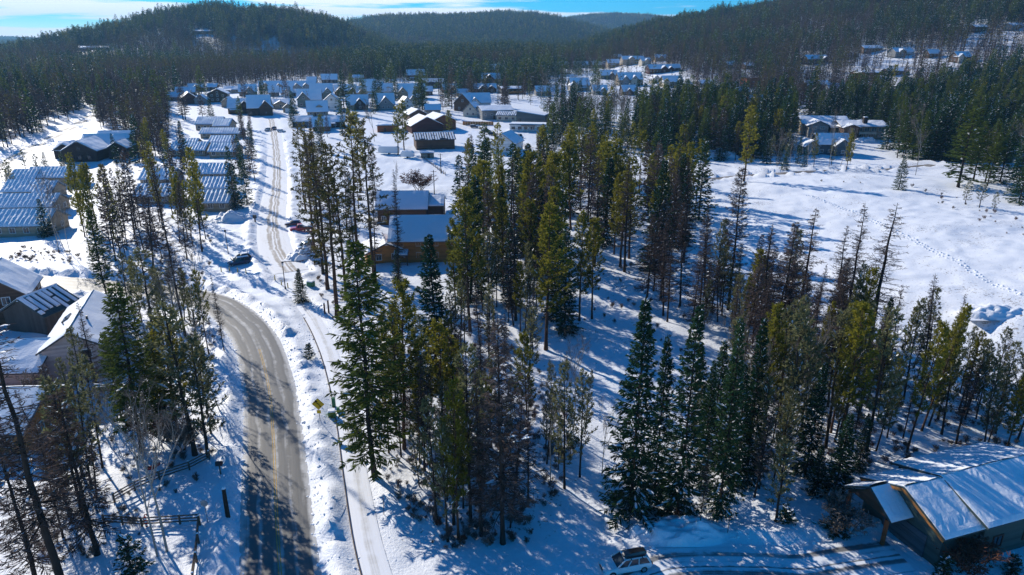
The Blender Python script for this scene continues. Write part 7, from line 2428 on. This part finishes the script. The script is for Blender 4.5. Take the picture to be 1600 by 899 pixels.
# slim stakes by the path
for i, (lab, px, py, h) in enumerate((('thin dark snow stake on the bank by the great roadside fir', 600, 805, 2.2), ('thin leaning snow stake just above the driveway curve', 1136, 838, 2.0), ('slim snow stake behind the sapling left of the porch', 1122, 790, 2.0))):
    s = post_thing('snow_stake', lab, 'stake', px, py, 'snow stakes')
    m = MB(); m.tube([(0, 0, -.3), (.04, 0, h)], .035, 6); m.build('pole', 'wood_rail', s)
    m = MB(); m.tube([(.04, 0, h - .25), (.042, 0, h - .1)], .042, 6); m.build('band', 'red', s)
# utility poles on the flat
for lab, px, py, ty in (('dark utility pole on the snowy flat behind the brown house', 679, 310, 266), ('utility pole near the wire fence on the flat', 689, 270, 240)):
    x, y, z = PH(px, py)
    s = empty('utility_pole', (x, y, z), 0, lab, 'pole', 'utility poles on the flat')
    h = height_to(x, y, z, ty)
    m = MB(); m.tube([(0, 0, -.4), (0, 0, h)], [.17, .11], 8); m.build('shaft', 'bark_dark', s)
    m = MB(); m.box((0, 0, h - .5), (1.8, .1, .12)); m.build('crossarm', 'wood_rail', s)


def rail_fence(label, pts, group, h=1.15, rails=3, gap=2.4):
    w = [P(*p)[:2] for p in pts]
    run = []
    for (ax, ay), (bx, by) in zip(w[:-1], w[1:]):
        n = max(1, round(math.hypot(bx - ax, by - ay) / gap))
        run += [(ax + (bx - ax) * k / n, ay + (by - ay) * k / n) for k in range(n)]
    run.append(w[-1])
    x0, y0 = run[0]; z0 = Hs(x0, y0)
    root = empty('rail_fence', (x0, y0, z0), 0, label, 'fence', group)
    P3 = [Vector((x - x0, y - y0, Hs(x, y) - z0)) for x, y in run]
    for p in P3:
        m = MB(); m.box((p.x, p.y, p.z + h / 2 - .2), (.15, .15, h + .5)); po = m.build('post', 'wood_rail', root)
        m = MB(); m.box((p.x, p.y, p.z + h + .1), (.17, .17, .1), taper=.6); m.build('snow', 'snow', po)
    for a, b in zip(P3[:-1], P3[1:]):
        d = (b - a).normalized(); u = Vector((-d.y, d.x, 0)).normalized() * -.09
        for k in range(rails):
            zz = h * (.35 + .3 * k)
            m = MB(); m.bar(a + u + Vector((0, 0, zz)), b + u + Vector((0, 0, zz)), .06, .13); m.build('rail', 'wood_rail', root)


fg = 'timber rail fences of the near yard'
rail_fence('timber rail fence climbing from the yard corner toward the mailbox', [(180, 788), (212, 770), (250, 752), (296, 733), (328, 722)], fg)
rail_fence('timber rail fence across the yard with the striped ribbon on it', [(163, 818), (192, 820), (222, 822), (252, 822), (282, 820), (312, 818)], fg)
rail_fence('timber rail fence running down beside the road from the yard fence corner', [(313, 822), (311, 850), (308, 880), (304, 915)], fg)
rail_fence('low wire and stake fence crossing the snowy flat below the trailers', [(660, 248), (672, 256), (684, 265), (696, 274)], fg, 1.3, 2, 3.0)
# red and white ribbon on the fence post, red sledge in the bushes
x, y, z = PH(231, 823)
s = empty('fence_ribbon', (x, y - .16, z), 0, 'red and white striped candy cane ribbon tied to a fence post', 'ribbon', None)
for k in range(7):
    m = MB(); m.box((0, 0, .25 + k * .18), (.2, .08, .17), ry=R(18)); m.build('band', 'red' if k % 2 == 0 else 'trim_white', s)
m = MB(); m.tube([(0, 0, 1.5), (.05, 0, 1.68), (.2, 0, 1.72), (.28, 0, 1.55)], .06, 6); m.build('hook', 'red', s)
x, y, z = PH(241, 742)
s = empty('sledge', (x, y, z + .75), R(30), 'bright red plastic sledge hung on the bushes behind the fence', 'sledge')
m = MB(); m.loft([[(-.8, -.3, .05), (-.8, .3, .05), (-.8, .25, .2), (-.8, -.25, .2)], [(0, -.35, -.05), (0, .35, -.05), (0, .32, .12), (0, -.32, .12)], [(.75, -.25, .25), (.75, .25, .25), (.78, .2, .42), (.78, -.2, .42)]]); m.build('hull', 'red', s)
m = MB(); m.tube([(.7, 0, .3), (1.1, .1, .15), (1.3, .3, -.2)], .025, 5); m.build('rope', 'red', s)
# things under the porch of the driveway house
x, y, z = PH(1376, 803)
s = empty('porch_chair', (x, y, z + .1), R(200), 'red porch chair in the shade under the entry roof', 'chair')
m = MB(); m.box((0, 0, .45), (.6, .6, .08)); m.build('seat', 'red', s)
m = MB(); m.box((0, .3, .85), (.6, .08, .8), rx=R(-12)); m.build('backrest', 'red', s)
for a in (-1, 1):
    for b in (-1, 1):
        m = MB(); m.box((a * .25, b * .25, .2), (.07, .07, .45)); m.build('leg', 'red', s)

# ------------------------------------------------------------------ the air
hz = bpy.data.materials.new('haze'); hz.use_nodes = True
t = hz.node_tree; t.nodes.clear()
ho = t.nodes.new('ShaderNodeOutputMaterial'); hv = t.nodes.new('ShaderNodeVolumePrincipled')
hv.inputs['Color'].default_value = (0.28, 0.62, 1.0, 1); hv.inputs['Density'].default_value = 0.000095; hv.inputs['Anisotropy'].default_value = 0.2
t.links.new(hv.outputs[0], ho.inputs['Volume'])
if HAZE:
    m = MB(); m.box((0, 4600, 195), (15500, 9600, 430)); hb = m.build('haze', hz); tag(hb, kind='stuff')
